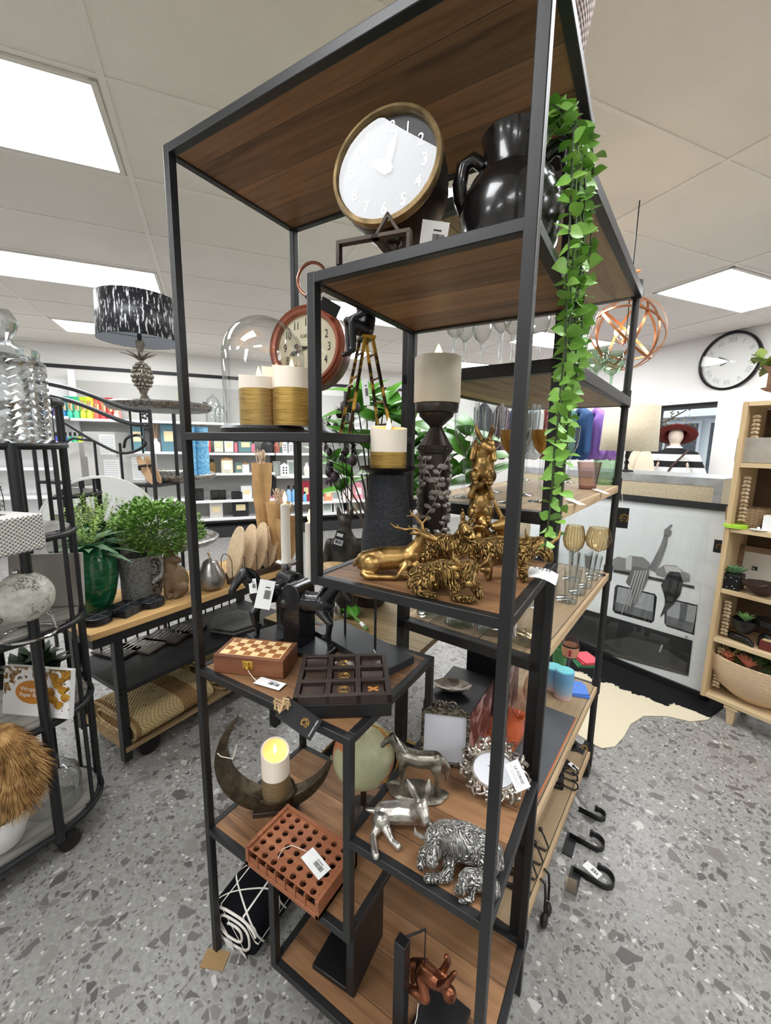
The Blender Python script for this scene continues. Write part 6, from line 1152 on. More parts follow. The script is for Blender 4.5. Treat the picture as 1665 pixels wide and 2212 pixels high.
# lower shelf of the trolley: boxed cutlery and slate
for i, (px, py, w_, d_, c_) in enumerate(((262, 1425, .2, .13, (60, 54, 50)), (318, 1412, .2, .13, (132, 122, 110)), (372, 1392, .2, .14, (70, 56, 50)), (420, 1376, .16, .12, (54, 50, 50)))):
    P = at(px, py, .402); t = T('cutlery_box', ['dark cutlery gift box at the left of the trolley lower shelf', 'pale cutlery gift box with fork pictures on the lower shelf', 'brown printed gift box on the lower shelf beside the forks', 'dark gift box with silver spoons on the lower shelf'][i], 'box', P+Vector((-.1, .03, 0)), R(12+6*i), 'boxed cutlery'); MB().lohi((-w_/2, -d_/2, 0), (w_/2, d_/2, .012)).build('carton', mat('cutlery_carton_%d' % i, c_, .4), t); m = MB(); [(m.box((-w_*.35+.025*q, 0, .0125), (.006, d_*.7, .001)), m.ball((-w_*.35+.025*q, d_*.28, .013), .008, (.8, 1.4, .2), 8)) for q in range(6)]; m.build('printed_cutlery', SILV, t)
P = at(522, 1352, .42); t = T('slate_board', 'hexagonal grey slate board lying at the end of the trolley lower shelf', 'board', (P.x-.08, P.y+.02, .402), .3); m = MB(); [m.prism([(.15*math.cos(R(a)), .15*math.sin(R(a))) for a in range(0, 360, 60)], .01, z0=z_) for z_ in (0, .022)]; m.build('slab', mat('grey_slate', (92, 92, 88), .5, 0, (112, 112, 106), 30, bump=.2, bs=80), t); m = MB(); m.cyl((0, 0, .0098), (0, 0, .0222), .05, n=20); m.build('spacer', BARK, t)
# jute rugs
JU = NT('jute_braid'); _v = JU.co(); sp = JU.n('ShaderNodeSeparateXYZ'); JU.l(_v, sp.inputs[0]); st_ = JU.math('SINE', JU.math('MULTIPLY', sp.outputs[1], 21)); hz_ = JU.math('MULTIPLY', JU.math('SINE', JU.math('MULTIPLY', sp.outputs[0], 330)), JU.math('SINE', JU.math('MULTIPLY', JU.math('ADD', sp.outputs[1], sp.outputs[2]), 330))); JU = JU.bsdf(JU.mix(JU.math('MULTIPLY_ADD', hz_, .3, .3), JU.ramp(st_, [(.55, lin((206, 184, 134))), (.6, lin((150, 118, 80)))]), lin((110, 84, 54))), .9, 0, .1, hz_, 1, .004)
for i, (y_, L_, z_) in enumerate(((.33, .42, 0), (.8, .4, 0), (1.08, .18, 0))):
    t = T('jute_rug', ['folded striped jute rug on the bottom of the trolley, nearest', 'rolled striped jute rug behind the folded one on the trolley', 'rolled brown jute rug at the far end of the trolley'][i], 'rug', (tx1-.19, y_+.12, .1205), R(2), 'jute rugs'); pr = [(.2*math.copysign(abs(math.cos(a))**.5, math.cos(a)), .055+.052*math.copysign(abs(math.sin(a))**.8, math.sin(a))) for a in [2*math.pi*q/28 for q in range(28)]]
    m = MB(); m.prism(pr, L_-.02, Matrix.Translation((0, L_/2-.01, 0)) @ Matrix.Rotation(R(90), 4, 'X')); m.build('fold', JU, t)
    m = MB(); [m.tube([(x*f_, -L_/2+.006, .055+(z-.055)*f_) for x, z in pr], .007, 6, True) for f_ in (.97, .6)]; m.build('braided_edge', mat('jute_edge', (196, 172, 126), .9, 0, (120, 92, 60), 90), t)
# ------------------------------------------------------------------ three-tier tray stand and pineapple lamp
EMB = mat('embossed_tin', (168, 164, 156), .35, .8, (96, 92, 86), 60, bump=.9, bs=55)
Dst = 3.2; base = atd(368, 1180, Dst); base.z = 0
def zpx(py, P=base): return hgt(Vector((P.x, P.y, 0)), py)
ts = T('tray_stand', 'three-tier embossed tin tray stand on thin black legs behind the trolley table', 'stand', base, face(base)); kk = k(base+Vector((0, 0, 1.3))); tiers = (zpx(1172), zpx(1035), zpx(886)); r_ = 96*kk
for z in tiers:
    m = MB(); m.lathe([(0, -.006), (r_*.9, -.008), (r_*.97, -.004), (r_*1.04, .014), (r_*1.06, .036), (r_*1.02, .046), (r_*.97, .034), (r_*.93, .002), (0, .0)], 48, (0, 0, z)); m.build('tray', EMB, ts)
for a in (0.6, 2.2, 3.8, 5.4): m = MB(); x, y = r_*.72*math.cos(a), r_*.72*math.sin(a); m.cyl((x, y, 0), (x, y, tiers[-1]), .007, n=8); m.build('leg', BLK, ts)
P = base+Vector((0, 0, tiers[2]+.0005)); P = P+_rt0*(-34*kk); lamp = T('pineapple_lamp', 'table lamp with silver pineapple base and black and silver streaked drum shade', 'lamp', P); lamp.scale = (.82, .82, 1)
PEW = mat('aged_pewter', (150, 144, 132), .35, .85, (92, 86, 78), 25); s_ = 250*kk; m = MB()
m.lathe([(26*kk, 0), (26*kk, 16*kk)], 32); m.lathe([(9*kk, 16*kk), (20*kk, 18*kk), (12*kk, 26*kk), (8*kk, 32*kk), (11*kk, 40*kk), (8*kk, 45*kk)], 28); m.build('base', PEW, lamp)
m = MB(); c0 = 68*kk
for j in range(9):
    for i in range(12):
        ph = math.pi*(j+.5)/9; a = 2*math.pi*(i+.5*(j % 2))/12; rr_ = 22*kk*math.sin(ph); m.ball((rr_*math.cos(a), rr_*math.sin(a), c0-27*kk*math.cos(ph)), 4.6*kk*(.55+.45*math.sin(ph)), n=6)
m.ball((0, 0, c0), 21*kk, (1, 1, 1.24), 20); m.build('pineapple', PEW, lamp)
m = MB(); [m.leaf((0, 0, c0+24*kk), (.4*math.cos(a), .4*math.sin(a), 1.0+.3*(i % 3)), (36-4*(i % 3))*kk, 9*kk, (-math.cos(a), -math.sin(a), .02), .95, .3, 6) for i, a in enumerate([i*.7 for i in range(18)])]; m.build('crown_leaves', PEW, lamp, mods=[('SOLIDIFY', dict(thickness=.003))])
m = MB(); m.cyl((0, 0, c0+24*kk), (0, 0, c0+62*kk), 6*kk, n=14); m.lathe([(6*kk, 0), (9*kk, 10*kk), (10*kk, 22*kk)], 16, (0, 0, c0+48*kk)); m.build('neck', PEW, lamp)
zb_, zt_ = zpx(738)-P.z, zpx(645)-P.z; R0, R1 = 93*kk, 88*kk
SHD = NT('streaked_black_silver_fabric'); _v = SHD.co(); sp = SHD.n('ShaderNodeSeparateXYZ'); SHD.l(_v, sp.inputs[0]); an = SHD.math('ARCTAN2', sp.outputs[1], sp.outputs[0]); cbx = SHD.n('ShaderNodeCombineXYZ'); SHD.l(SHD.math('MULTIPLY', an, 13), cbx.inputs[0]); SHD.l(SHD.math('MULTIPLY', sp.outputs[2], 9), cbx.inputs[1]); n1 = SHD.noise(cbx.outputs[0], 1.3, 4, .65); f_ = SHD.ramp(n1.outputs[0], [(.55, (0, 0, 0, 1)), (.6, (1, 1, 1, 1))]); SHD = SHD.bsdf(SHD.mix(f_, lin((30, 31, 36)), lin((214, 216, 220))), .35)
m = MB(); m.lathe([(R0, zb_), (R1, zt_)], 56, cap=False); m.build('shade', SHD, lamp, mods=[('SOLIDIFY', dict(thickness=.002))]); m = MB(); m.lathe([(R0*.985, zb_+.002), (R1*.985, zt_-.002)], 56, cap=False); m.build('shade_lining', mat('silver_lining', (186, 192, 200), .5), lamp)
m = MB(); [m.tube([(R0*.98*math.cos(a), R0*.98*math.sin(a), zb_+.02), (0, 0, zb_+.03)], .002, 5) for a in (0.4, 2.5, 4.6)]; m.cyl((0, 0, c0+62*kk), (0, 0, zb_+.05), 5*kk, n=10); m.build('harp', BLK, lamp)
# things on the trays
BCN = mat('blue_veined_wax', (92, 166, 214), .5, 0, (150, 204, 234), 60, lo=.45, hi=.6)
for i, off in enumerate((56, 70)): Q = base+Vector((0, 0, tiers[1]+.0005))+_rt0*off*kk+_fw.cross(_rt0)*0+Vector((0, .05*i, 0)); t = T('pillar_candle', ['blue marbled pillar candle on the middle tray', 'second blue marbled pillar candle behind it on the middle tray'][i], 'candle', Q, 0, 'blue pillar candles'); m = MB(); m.lathe([(13*kk, 0), (13*kk, 112*kk), (3*kk, 113*kk), (0, 113*kk)], 20); m.build('wax', BCN, t); m = MB(); m.cyl((0, 0, 113*kk), (0, 0, 118*kk), .0012, n=5); m.build('wick', INK, t)
for i, (off, fwd, l) in enumerate(((60, .02, 'grey castle-shaped easel stand on the top tray, right of the lamp'), (84, .05, 'smaller grey easel stand at the right rim of the top tray'))):
    Q = base+Vector((0, 0, tiers[2]+.0005))+_rt0*off*kk+Vector((0, fwd, 0)); t = T('easel_stand', l, 'stand', Q, .3); m = MB(); m.box((0, 0, .028), (.012, .034, .056), (0, R(-14), 0)); m.box((.012, 0, .014), (.03, .03, .008), (0, R(40), 0)); [m.box((-.014, -.012+.012*q, .06), (.01, .007, .01)) for q in range(3)]; m.build('body', mat('charcoal_resin', (72, 74, 76), .6), t)
Q = base+Vector((0, 0, tiers[2]+.0005))+_rt0*16*kk+Vector((0, .1, 0)); t = T('bud_vase', 'cream cone vase on the top tray behind the lamp base', 'vase', Q); m = MB(); m.lathe([(.01, 0), (.026, .14), (.022, .14), (.008, .01)], 24, cap=False); m.build('body', mat('cream_ceramic', (212, 208, 180), .5), t)
t = T('fern_pot', 'small bright fern in the lowest tray', 'plant', base+Vector((0, 0, tiers[0]+.0005))+_rt0*66*kk); m = MB(); m.lathe([(.03, 0), (.04, .03), (.036, .03), (0, .01)], 18); m.build('pot', MC['white_ceramic'], t); m = MB(); [m.leaf((random.uniform(-.04, .04), random.uniform(-.04, .04), random.uniform(.03, .13)), (random.uniform(-1, 1), random.uniform(-1, 1), .5), .024, .013, n=2) for i in range(420)]; m.build('foliage', mat('fern_green', (126, 168, 74), .6, 0, (84, 124, 50), 30), t)

# ------------------------------------------------------------------ black iron scroll rack with boxes and slippers
A_, B_ = atd(60, 856, 2.72), atd(322, 886, 2.6); cen = (A_+B_)/2; ang = math.atan2((B_-A_).y, (B_-A_).x); Lr = (B_-A_).length
ir = T('scroll_rack', 'black iron rack with sloping twin rails and a scrolled bow, behind the left rack', 'rack', (cen.x, cen.y, 0), ang)
tz = hgt(Vector((B_.x, B_.y, 0)), 888); tz0 = hgt(Vector((A_.x, A_.y, 0)), 820); m = MB(); m.tube(spl([(-Lr/2, 0, tz0), (-Lr*.1, 0, (tz+tz0)/2+.035), (Lr*.3, 0, tz+.02), (Lr/2, 0, tz)]), .014, 8); m.build('rail', TB, ir)
m = MB(); m.tube(spl([(-Lr/2, 0, tz0-.07), (-Lr*.1, 0, (tz+tz0)/2-.045), (Lr*.3, 0, tz-.07), (Lr/2, 0, tz-.085)]), .014, 8); m.build('rail', TB, ir)
for x in (-Lr/2, Lr/2): MB().cyl((x, 0, 0), (x, 0, tz if x > 0 else tz0), .012, n=8).build('post', TB, ir); MB().cyl((x, .23, 0), (x, .23, tz), .012, n=8).build('post', TB, ir)
zsx = tz-.1; m = MB(); m.tube(spl([(-Lr*.2, 0, zsx+.02), (-Lr*.02, 0, zsx-.07), (Lr*.05, 0, zsx-.1), (Lr*.22, 0, zsx-.16), (Lr*.36, 0, zsx-.15), (Lr*.45, 0, zsx-.1), (Lr*.4, 0, zsx-.05), (Lr*.3, 0, zsx-.07), (Lr*.27, 0, zsx-.13)]), .009, 7); m.tube([(-Lr*.3, 0, zsx-.14), (-Lr*.15, 0, zsx-.075), (Lr*.03, 0, zsx-.09)], .0075, 7); m.build('scroll', TB, ir)
m = MB()
for cx, cz in ((Lr*.47, tz-.03), (Lr*.48, zsx+.0)): [m.ball((cx+.016*math.cos(q), -.012, cz+.016*math.sin(q)), .009, (1, .5, 1), 7) for q in (0, 1.26, 2.5, 3.8, 5)]
m.build('rosette', TB, ir)
for x in (Lr*.03, Lr*.24): MB().cyl((x, 0, zsx-.5), (x, 0, zsx-.1), .008, n=8).build('bar', TB, ir)
shz = zsx-.36; MB().lohi((-Lr/2, 0, shz-.02), (Lr/2, .24, shz)).build('shelf_board', BLK, ir)
Rm = Matrix.Rotation(ang, 3, 'Z')
def onrack(x, y, z): return Vector((cen.x, cen.y, 0))+Rm @ Vector((x, y, z))
GRB = mat('pale_grey_carton', (196, 194, 190), .7); LBT = mat('faint_print', (150, 150, 150), .7)
for i, (x, z, w_, h_, l) in enumerate(((-Lr*.30, 0, .19, .26, 'tall pale grey carton at the left end of the scroll rack'), (Lr*.02, 0, .22, .165, 'lower pale carton with white label on the scroll rack'), (-Lr*.0, .1655, .22, .165, 'upper pale carton with white label on the scroll rack'), (Lr*.26, 0, .17, .19, 'pale carton with pink-edged label at the right of the scroll rack'))):
    t = T('carton', l, 'box', onrack(x, .13, shz+.0005+z), ang+.1, 'pale cartons'); MB().lohi((-w_/2, -.07, 0), (w_/2, .07, h_)).build('carton', GRB, t, bevel=.001)
    if i: m = MB(); m.lohi((-.0, -.0712, h_*.1), (w_/2-.004, -.0702, h_*.9)); lb_ = m.build('label', WHITE, t); m = MB(); [m.lohi((.008, -.0716, h_*(.2+.085*q)), (w_/2-.012, -.0712, h_*(.2+.085*q)+.0025)) for q in range(8)]; m.build('label_print', LBT, lb_)
for i in range(2):
    t = T('slipper', ['tan slipper sole leaning at the right of the scroll rack', 'second tan slipper sole just behind it'][i], 'shoe', onrack(Lr*.46+.02*i, .03+.05*i, shz+.0005), ang, 'tan slippers'); m = MB(); m.M = Matrix.Rotation(R(-28), 4, 'Y'); m.prism([(.03*math.cos(R(a))*(1 if math.sin(R(a)) > 0 else .85), .1+.1*math.sin(R(a))) for a in range(0, 360, 12)], .008, Matrix.Rotation(R(90), 4, 'X')); m.build('sole', mat('tan_suede', (186, 152, 118), .8), t); m = MB(); m.M = Matrix.Rotation(R(-28), 4, 'Y'); m.tube([(-.03, -.008, .12), (0, -.04, .13), (.03, -.008, .12)], .009, 7); m.build('strap', BLK, t)

# ------------------------------------------------------------------ white gondola shelving along the back wall
GVF, GVB = 5.75, 6.2; gu0, gu1 = -3.2, 3.6
bays = [(-3.2, -1.65), (-1.65, -.28), (-.28, 1.02), (1.02, 2.3), (2.3, 3.6)]
WSH = mat('white_shelf_steel', (228, 228, 228), .4); GBK = mat('grey_back_panel', (176, 176, 172), .7); BKU = mat('black_upright', (40, 41, 43), .5)
slev = {0: (.3, .72, 1.1, 1.45, 1.78), 1: (.3, .62, .97, 1.32, 1.76), 2: (.3, .58, 1.0, 1.31, 1.76), 3: (.3, .5, .94, 1.31, 1.76), 4: (.3, .5, .94, 1.31, 1.76)}
gset = []
for bi, (a, b) in enumerate(bays):
    gd = T('shelving_bay', ['leftmost white shop shelving bay on the back wall, behind the crystal jar', 'white shelving bay with reed diffusers behind the pineapple lamp', 'white shelving bay seen between the left post and the middle post', 'white shelving bay seen behind the candle holders', 'white shelving bay at the right end of the back wall'][bi], 'shelving', UV((a+b)/2, GVF, 0), GA, 'back wall shelving bays')
    w_ = (b-a)/2; m = MB().lohi((-w_, GVB-GVF-.03, 0), (w_, GVB-GVF, 2.3)); m.build('back_panel', GBK if bi else WSH, gd, smooth=0)
    for x in (-w_, w_-.04): MB().lohi((x, .28, 0), (x+.04, .34, 2.42)).build('upright', WSH if bi < 2 else BKU, gd)
    for z in slev[bi]: MB().lohi((-w_+.012, 0, z-.035), (w_-.012, .4, z)).build('shelf', WSH, gd, bevel=.002)
    MB().lohi((-w_, -.03, 0), (w_, .4, .16)).build('plinth', BKU, gd)
LIDW = mat('bamboo_lid', (176, 136, 96), .5); 
def pal(c): return mat('print_%d_%d_%d' % c, c, .5)
def product(kind, P, w_, h_, c, label, group=None):
    t = T(kind, label, 'home fragrance' if kind in ('reed_diffuser', 'scented_candle') else kind.split('_')[-1], P, GA, group); col = pal(c)
    if kind == 'reed_diffuser':
        m = MB(); m.lathe([(w_*.45, 0), (w_*.5, h_*.05), (w_*.5, h_*.3), (w_*.2, h_*.4), (w_*.18, h_*.48)], 14); m.build('bottle', col, t); m = MB(); [m.tube([(0, 0, h_*.3), (w_*.35*math.cos(a), w_*.35*math.sin(a), h_)], .0035, 4) for a in [q*1.05 for q in range(6)]]; m.build('reeds', LIDW, t); m = MB(); m.lathe([(w_*.2, h_*.48), (w_*.22, h_*.53)], 12); m.build('collar', LIDW, t)
    elif kind == 'scented_candle':
        m = MB(); m.lathe([(w_*.48, 0), (w_*.5, .01), (w_*.5, h_*.78), (w_*.45, h_*.82)], 18); m.build('jar', col, t); m = MB(); m.lathe([(w_*.5, h_*.82), (w_*.52, h_*.9), (w_*.2, h_*.93), (w_*.08, h_)], 18); m.build('lid', LIDW, t); m = MB(); m.box((0, -w_*.5, h_*.4), (w_*.55, .004, h_*.35)); m.build('label', WHITE, t)
    elif kind in ('bottle', 'perfume_bottle'):
        m = MB(); m.lathe([(w_*.46, 0), (w_*.5, h_*.04), (w_*.5, h_*.62), (w_*.22, h_*.74), (w_*.22, h_*.8)], 16); m.build('body', col, t); m = MB(); m.lathe([(w_*.26, h_*.8), (w_*.26, h_)], 12); m.build('cap', INK, t)
    elif kind in ('gift_carton', 'card_box'):
        MB().lohi((-w_/2, 0, 0), (w_/2, w_*.6, h_)).build('carton', col, t, bevel=.002); m = MB(); m.lohi((-w_*.3, -.003, h_*.35), (w_*.3, -.0005, h_*.7)); m.build('label', pal((230, 214, 170)), t)
    elif kind == 'greeting_card':
        n = 10; m = MB(); m.prism([(-w_/2, 0), (w_/2, 0), (w_/2, h_-w_/2)]+[(w_/2*math.cos(R(a)), h_-w_/2+w_/2*math.sin(R(a))) for a in range(0, 181, 18)], .008, Matrix.Rotation(R(82), 4, 'X')); m.build('card', col, t); m = MB(); m.box((0, -.02, h_*.5), (w_*.6, .004, h_*.4)); m.build('print', pal((236, 228, 226)), t)
    elif kind == 'photo_frame':
        m = MB(); m.M = Matrix.Rotation(R(-8), 4, 'X'); m.lohi((-w_/2, 0, 0), (w_/2, .02, h_)); m.build('frame', col, t); m = MB(); m.M = Matrix.Rotation(R(-8), 4, 'X'); m.lohi((-w_*.36, -.003, h_*.14), (w_*.36, -.0005, h_*.86)); m.build('picture', pal((150, 160, 152)), t)
    elif kind == 'trinket_box':
        m = MB(); m.lohi((-w_/2, 0, 0), (w_/2, w_*.7, h_)); m.build('glass', thin_glass('smoke_box_glass', (176, 180, 180), .08, .6, 2, .02, (90, 94, 94)), t); m = MB()
        for z in (0, h_): m.tube([(-w_/2, 0, z), (w_/2, 0, z), (w_/2, w_*.7, z), (-w_/2, w_*.7, z)], .008, 4, True)
        for x in (-w_/2, w_/2):
            for y in (0, w_*.7): m.cyl((x, y, 0), (x, y, h_), .008, n=4)
        m.build('metal_edges', BKU, t)
    elif kind == 'glass_dome':
        m = MB(); m.lathe([(w_*.5, 0), (w_*.5, h_*.55), (w_*.4, h_*.78), (w_*.2, h_*.88), (.004, h_*.9), (.02, h_*.95), (.004, h_)], 24, cap=False); m.build('dome', GL, t)
    elif kind == 'house_ornament':
        m = MB(); m.prism([(-w_/2, 0), (w_/2, 0), (w_/2, h_*.8), (0, h_), (-w_/2, h_*.8)], w_*.7, Matrix.Rotation(R(90), 4, 'X')); m.build('house', col, t); m = MB(); [m.box((x*w_*.18, -w_*.705, h_*z), (w_*.16, .004, h_*.12)) for x in (-1, 1) for z in (.25, .45, .65)]; m.build('windows', INK, t)
    else:
        m = MB(); m.lathe([(w_*.35, 0), (w_*.5, h_*.3), (w_*.46, h_*.45), (w_*.5, h_*.55), (w_*.3, h_*.75), (w_*.2, h_*.85), (w_*.26, h_), (w_*.2, h_), (0, h_*.8)], 18); m.build('body', col, t)
    return t
def put(kind, xc, wpx, hpx, zl, c, label, dv=.1, group=None):
    P = atv(xc, 1000, GVF+dv); P.z = 0; lv = min([z for z in sum(slev.values(), ())], key=lambda z: abs(z-zl)); P.z = zl+.0005; kk = k(P); return product(kind, P, wpx*kk, hpx*kk, c, label, group)
# reed diffusers on the upper shelf, a rainbow of packaging
cols = [((66, 134, 190), 'sky blue'), ((58, 66, 160), 'indigo'), ((120, 84, 62), 'brown'), ((20, 96, 152), 'deep blue'), ((34, 152, 128), 'teal green'), ((60, 170, 120), 'mint'), ((170, 196, 40), 'lime'), ((206, 204, 50), 'yellow'), ((196, 74, 60), 'coral red'), ((200, 48, 52), 'bright red'), ((160, 36, 40), 'dark red'), ((222, 150, 140), 'salmon')]
for i, (c, n_) in enumerate(cols):
    put('gift_carton', 108+14*i, 13, 46, 1.76, c, n_+' diffuser carton on the upper back wall shelf', .16, 'diffuser cartons'); put('reed_diffuser', 106+14*i, 10, 38, 1.76, tuple(min(255, x+30) for x in c), 'reed diffuser in front of the '+n_+' carton', .06, 'reed diffusers')
for i, (c, n_) in enumerate(cols): put('bottle', 118+10*i, 9, 40, 1.32, c, n_+' bottle behind the scroll rack rails', .08, 'coloured bottles')
put('glass_dome', 466, 30, 62, 1.76, (0, 0, 0), 'glass cloche with knob far behind the left post, taller one', .2, 'small glass cloches'); put('glass_dome', 480, 22, 40, 1.76, (0, 0, 0), 'smaller glass cloche in front of the taller one far back', .06, 'small glass cloches')
for i, (xc, w_, h_, kd, c, l) in enumerate(((300, 26, 60, 'gift_carton', (92, 130, 140), 'teal floral carton left of the reed bottle'), (340, 16, 58, 'reed_diffuser', (236, 220, 214), 'floral reed diffuser between two teal cartons'), (368, 30, 62, 'gift_carton', (88, 126, 138), 'teal floral carton with gold seal right of the reed bottle'), (436, 12, 30, 'perfume_bottle', (206, 196, 150), 'amber perfume bottle right of the blue candle'), (449, 14, 34, 'gift_carton', (210, 60, 56), 'red and cream floral carton on the middle shelf'), (474, 18, 28, 'gift_carton', (200, 206, 184), 'pale sage carton on the middle shelf'), (496, 18, 28, 'gift_carton', (226, 226, 220), 'white carton beside the pale sage one'), (511, 7, 26, 'bottle', (206, 110, 126), 'small pink bottle beside the white carton'), (532, 30, 30, 'gift_carton', (96, 132, 136), 'teal carton with roses and gold seal'), (548, 8, 24, 'bottle', (206, 120, 140), 'slim pink bottle at the end of the middle shelf'))):
    put(kd, xc, w_, h_, 1.32, c, l, .1)
for i, (xc, w_, h_, kd, c, l) in enumerate(((442, 16, 34, 'scented_candle', (222, 214, 196), 'cream jar candle beside the blue candle on the lower middle shelf'), (458, 14, 30, 'perfume_bottle', (120, 96, 50), 'dark amber perfume bottle on the lower middle shelf'), (490, 24, 34, 'scented_candle', (232, 226, 204), 'large cream candle with copper lid'), (516, 16, 22, 'gift_carton', (110, 136, 132), 'teal box behind the small white candle'), (530, 15, 22, 'scented_candle', (228, 228, 226), 'small white candle at the end of the lower middle shelf'))): put(kd, xc, w_, h_, 1.0, c, l, .08)
for i, (xc, w_, h_, kd, c, l) in enumerate(((425, 18, 24, 'trinket_box', (0, 0, 0), 'smoked glass box behind the tray stand leg'), (468, 30, 18, 'trinket_box', (0, 0, 0), 'wide smoked glass trinket box'), (509, 20, 15, 'trinket_box', (0, 0, 0), 'small square glass trinket box'), (530, 22, 28, 'card_box', (226, 226, 226), 'white display cube at the end of the shelf'))): put(kd, xc, w_, h_, .58, c, l, .08)
for i, (xc, w_, h_, kd, c, l) in enumerate(((462, 26, 34, 'card_box', (206, 202, 194), 'cream box on the lowest back shelf'), (516, 32, 38, 'card_box', (34, 34, 36), 'black box with brass figure on the lowest back shelf'))): put(kd, xc, w_, h_, .3, c, l, .08)
for i, (xc, w_, h_, kd, c, l) in enumerate(((578, 26, 30, 'vase', (52, 50, 52), 'black and white patterned vase behind the dried grasses'), (598, 14, 26, 'vase', (160, 96, 84), 'ribbed terracotta vase right of the patterned vase'), (615, 10, 26, 'house_ornament', (230, 230, 228), 'white ornament house, left of the pair'), (628, 9, 24, 'house_ornament', (232, 232, 230), 'white ornament house, right of the pair'), (612, 24, 34, 'gift_carton', (120, 150, 152), 'blue-grey carton behind the ornament houses'))): put(kd, xc, w_, h_, 1.31, c, l, .08 if i < 4 else .25)
for i, (xc, w_, h_, kd, c, l) in enumerate(((613, 17, 28, 'house_ornament', (234, 234, 232), 'white lantern house with square windows'), (632, 22, 34, 'photo_frame', (206, 206, 204), 'grey silhouette picture right of the lantern house'), (598, 16, 32, 'photo_frame', (150, 146, 142), 'dark picture left of the lantern house'), (662, 14, 28, 'vase', (226, 222, 214), 'white bud vase with spoon behind the corner post'))): put(kd, xc, w_, h_, .94, c, l, .08)
pk = [(578, 11, 24, 'bottle', (206, 130, 146), 'pink bottle, left one of the row by the dried flowers'), (592, 11, 26, 'bottle', (196, 110, 130), 'deeper pink bottle in the row by the dried flowers'), (611, 13, 22, 'scented_candle', (226, 120, 130), 'pink tin candle behind the white taper'), (622, 11, 36, 'bottle', (150, 190, 226), 'pale blue spray bottle, left of the pair'), (634, 11, 36, 'bottle', (120, 180, 226), 'blue spray bottle, right of the pair'), (660, 16, 44, 'gift_carton', (160, 40, 60), 'crimson carton behind the corner post'), (657, 8, 22, 'bottle', (110, 180, 220), 'small blue bottle beside the crimson carton'), (709, 17, 26, 'gift_carton', (226, 150, 112), 'orange floral carton right of the corner post'), (726, 20, 30, 'photo_frame', (206, 212, 208), 'pale framed print beside the orange carton'), (749, 19, 32, 'greeting_card', (228, 214, 206), 'cream arched card on a small stand'), (774, 22, 38, 'greeting_card', (232, 156, 168), 'pink arched card on a small stand')]
for a in pk: put(a[3], a[0], a[1], a[2], .5, a[4], a[5], .08)
for i, (xc, c) in enumerate(((706, (206, 214, 210)), (732, (226, 224, 220)), (760, (150, 120, 70)))): put('photo_frame', xc, 22, 34, .3, c, ['green leaf print in a white frame low on the back wall', 'blank white frame low on the back wall', 'gold trinket frame low on the back wall'][i], .08)

# ------------------------------------------------------------------ low table with plants and the dog-headed statue behind the middle
LT = .60; lt = T('low_table', 'low dark-framed wooden table behind the display shelf under the plants', 'table'); lx0, lx1, ly0, ly1 = -.62, .2, .78, 1.75
MB().lohi((lx0, ly0, LT-.03), (lx1, ly1, LT)).build('table_top', wood('olive_brown_top', (120, 102, 70), (140, 120, 84), (88, 72, 48), 'x', .14, .5), lt, bevel=.002)
for x in (lx0+.03, lx1-.03):
    for y in (ly0+.03, ly1-.03): MB().lohi((x-.02, y-.02, 0), (x+.02, y+.02, LT-.03)).build('leg', BLK, lt)
P = at(752, 1330, LT); P = Vector((P.x-.02, max(P.y, .98), LT+.0005)); kk = k(P); hh = hgt(P, 1092); t = T('dog_statue', 'dark bronze dog-headed standing statue with black barcode tag, seen from behind', 'statue', P, face(P)); s_ = hh
b = MB(); V_ = lambda x, y, z: (x*s_, y*s_, z*s_)
b.chain([(V_(-.05, 0, .06), .06*s_), (V_(-.045, 0, .3), .085*s_), (V_(0, 0, .47), .115*s_)]); b.chain([(V_(.05, 0, .06), .06*s_), (V_(.045, 0, .3), .085*s_), (V_(0, 0, .47), .115*s_), (V_(0, 0, .64), .12*s_), (V_(0, 0, .72), .08*s_), (V_(0, -.01, .8), .055*s_)]); b.ball(V_(0, 0, .86), .062*s_, (1, 1, 1.15)); b.chain([(V_(0, .03, .85), .05*s_), (V_(0, .11, .83), .03*s_)])
for sx in (-1, 1): b.chain([(V_(sx*.13, 0, .67), .045*s_), (V_(sx*.17, 0, .52), .036*s_), (V_(sx*.16, -.02, .36), .03*s_), (V_(sx*.15, -.02, .31), .034*s_)]); b.chain([(V_(sx*.045, 0, .9), .026*s_), (V_(sx*.06, 0, .97), .018*s_), (V_(sx*.066, 0, 1.0), .006*s_)])
b.fuse('body', mat('dark_bronze_resin', (46, 42, 38), .4, .4, (76, 70, 62), 14, bump=.1, bs=40), t, .007, 3)
M = on(t, facing(P+Vector((.0, -.05, .68*hh))+(CAM-P).normalized()*.06, -18)); m = MB(); m.M = M; m.box((0, 0, 0), (.05, .1, .001)); tg = m.build('swing_tag', BARK, t); m = MB(); m.M = M; m.box((0, -.005, .0012), (.042, .026, .0006)); m.box((-.004, .03, .0012), (.03, .016, .0006)); tg2 = m.build('sticker', mat('grey_sticker', (190, 190, 190), .6), tg); m = MB(); m.M = M; barcode(m, -.016, -.004, .034, .016, .002); m.build('barcode', INK, tg2)
P = Vector((lx0+.18, .95, LT+.0005)); t = T('black_base_cloche', 'small clear cloche on a black base low behind the horse bookends', 'cloche', Vector((at(706, 1368, LT).x, at(706, 1368, LT).y, LT+.0005))); m = MB(); m.lathe([(.075, 0), (.078, .012), (.066, .018), (0, .018)], 30); m.build('base', BLK, t); m = MB(); m.lathe([(.065, .019), (.065, .11)]+[(.065*math.cos(R(a)), .11+.06*math.sin(R(a))) for a in range(10, 91, 10)], 30, cap=False); m.build('dome', GL, t); 
pot = Vector((-.06, 1.25, LT+.0005)); c_ = aty(812, 900, 1.3); kk = k(c_); pot = Vector((aty(800, 1150, 1.25).x, 1.25, LT+.0005))
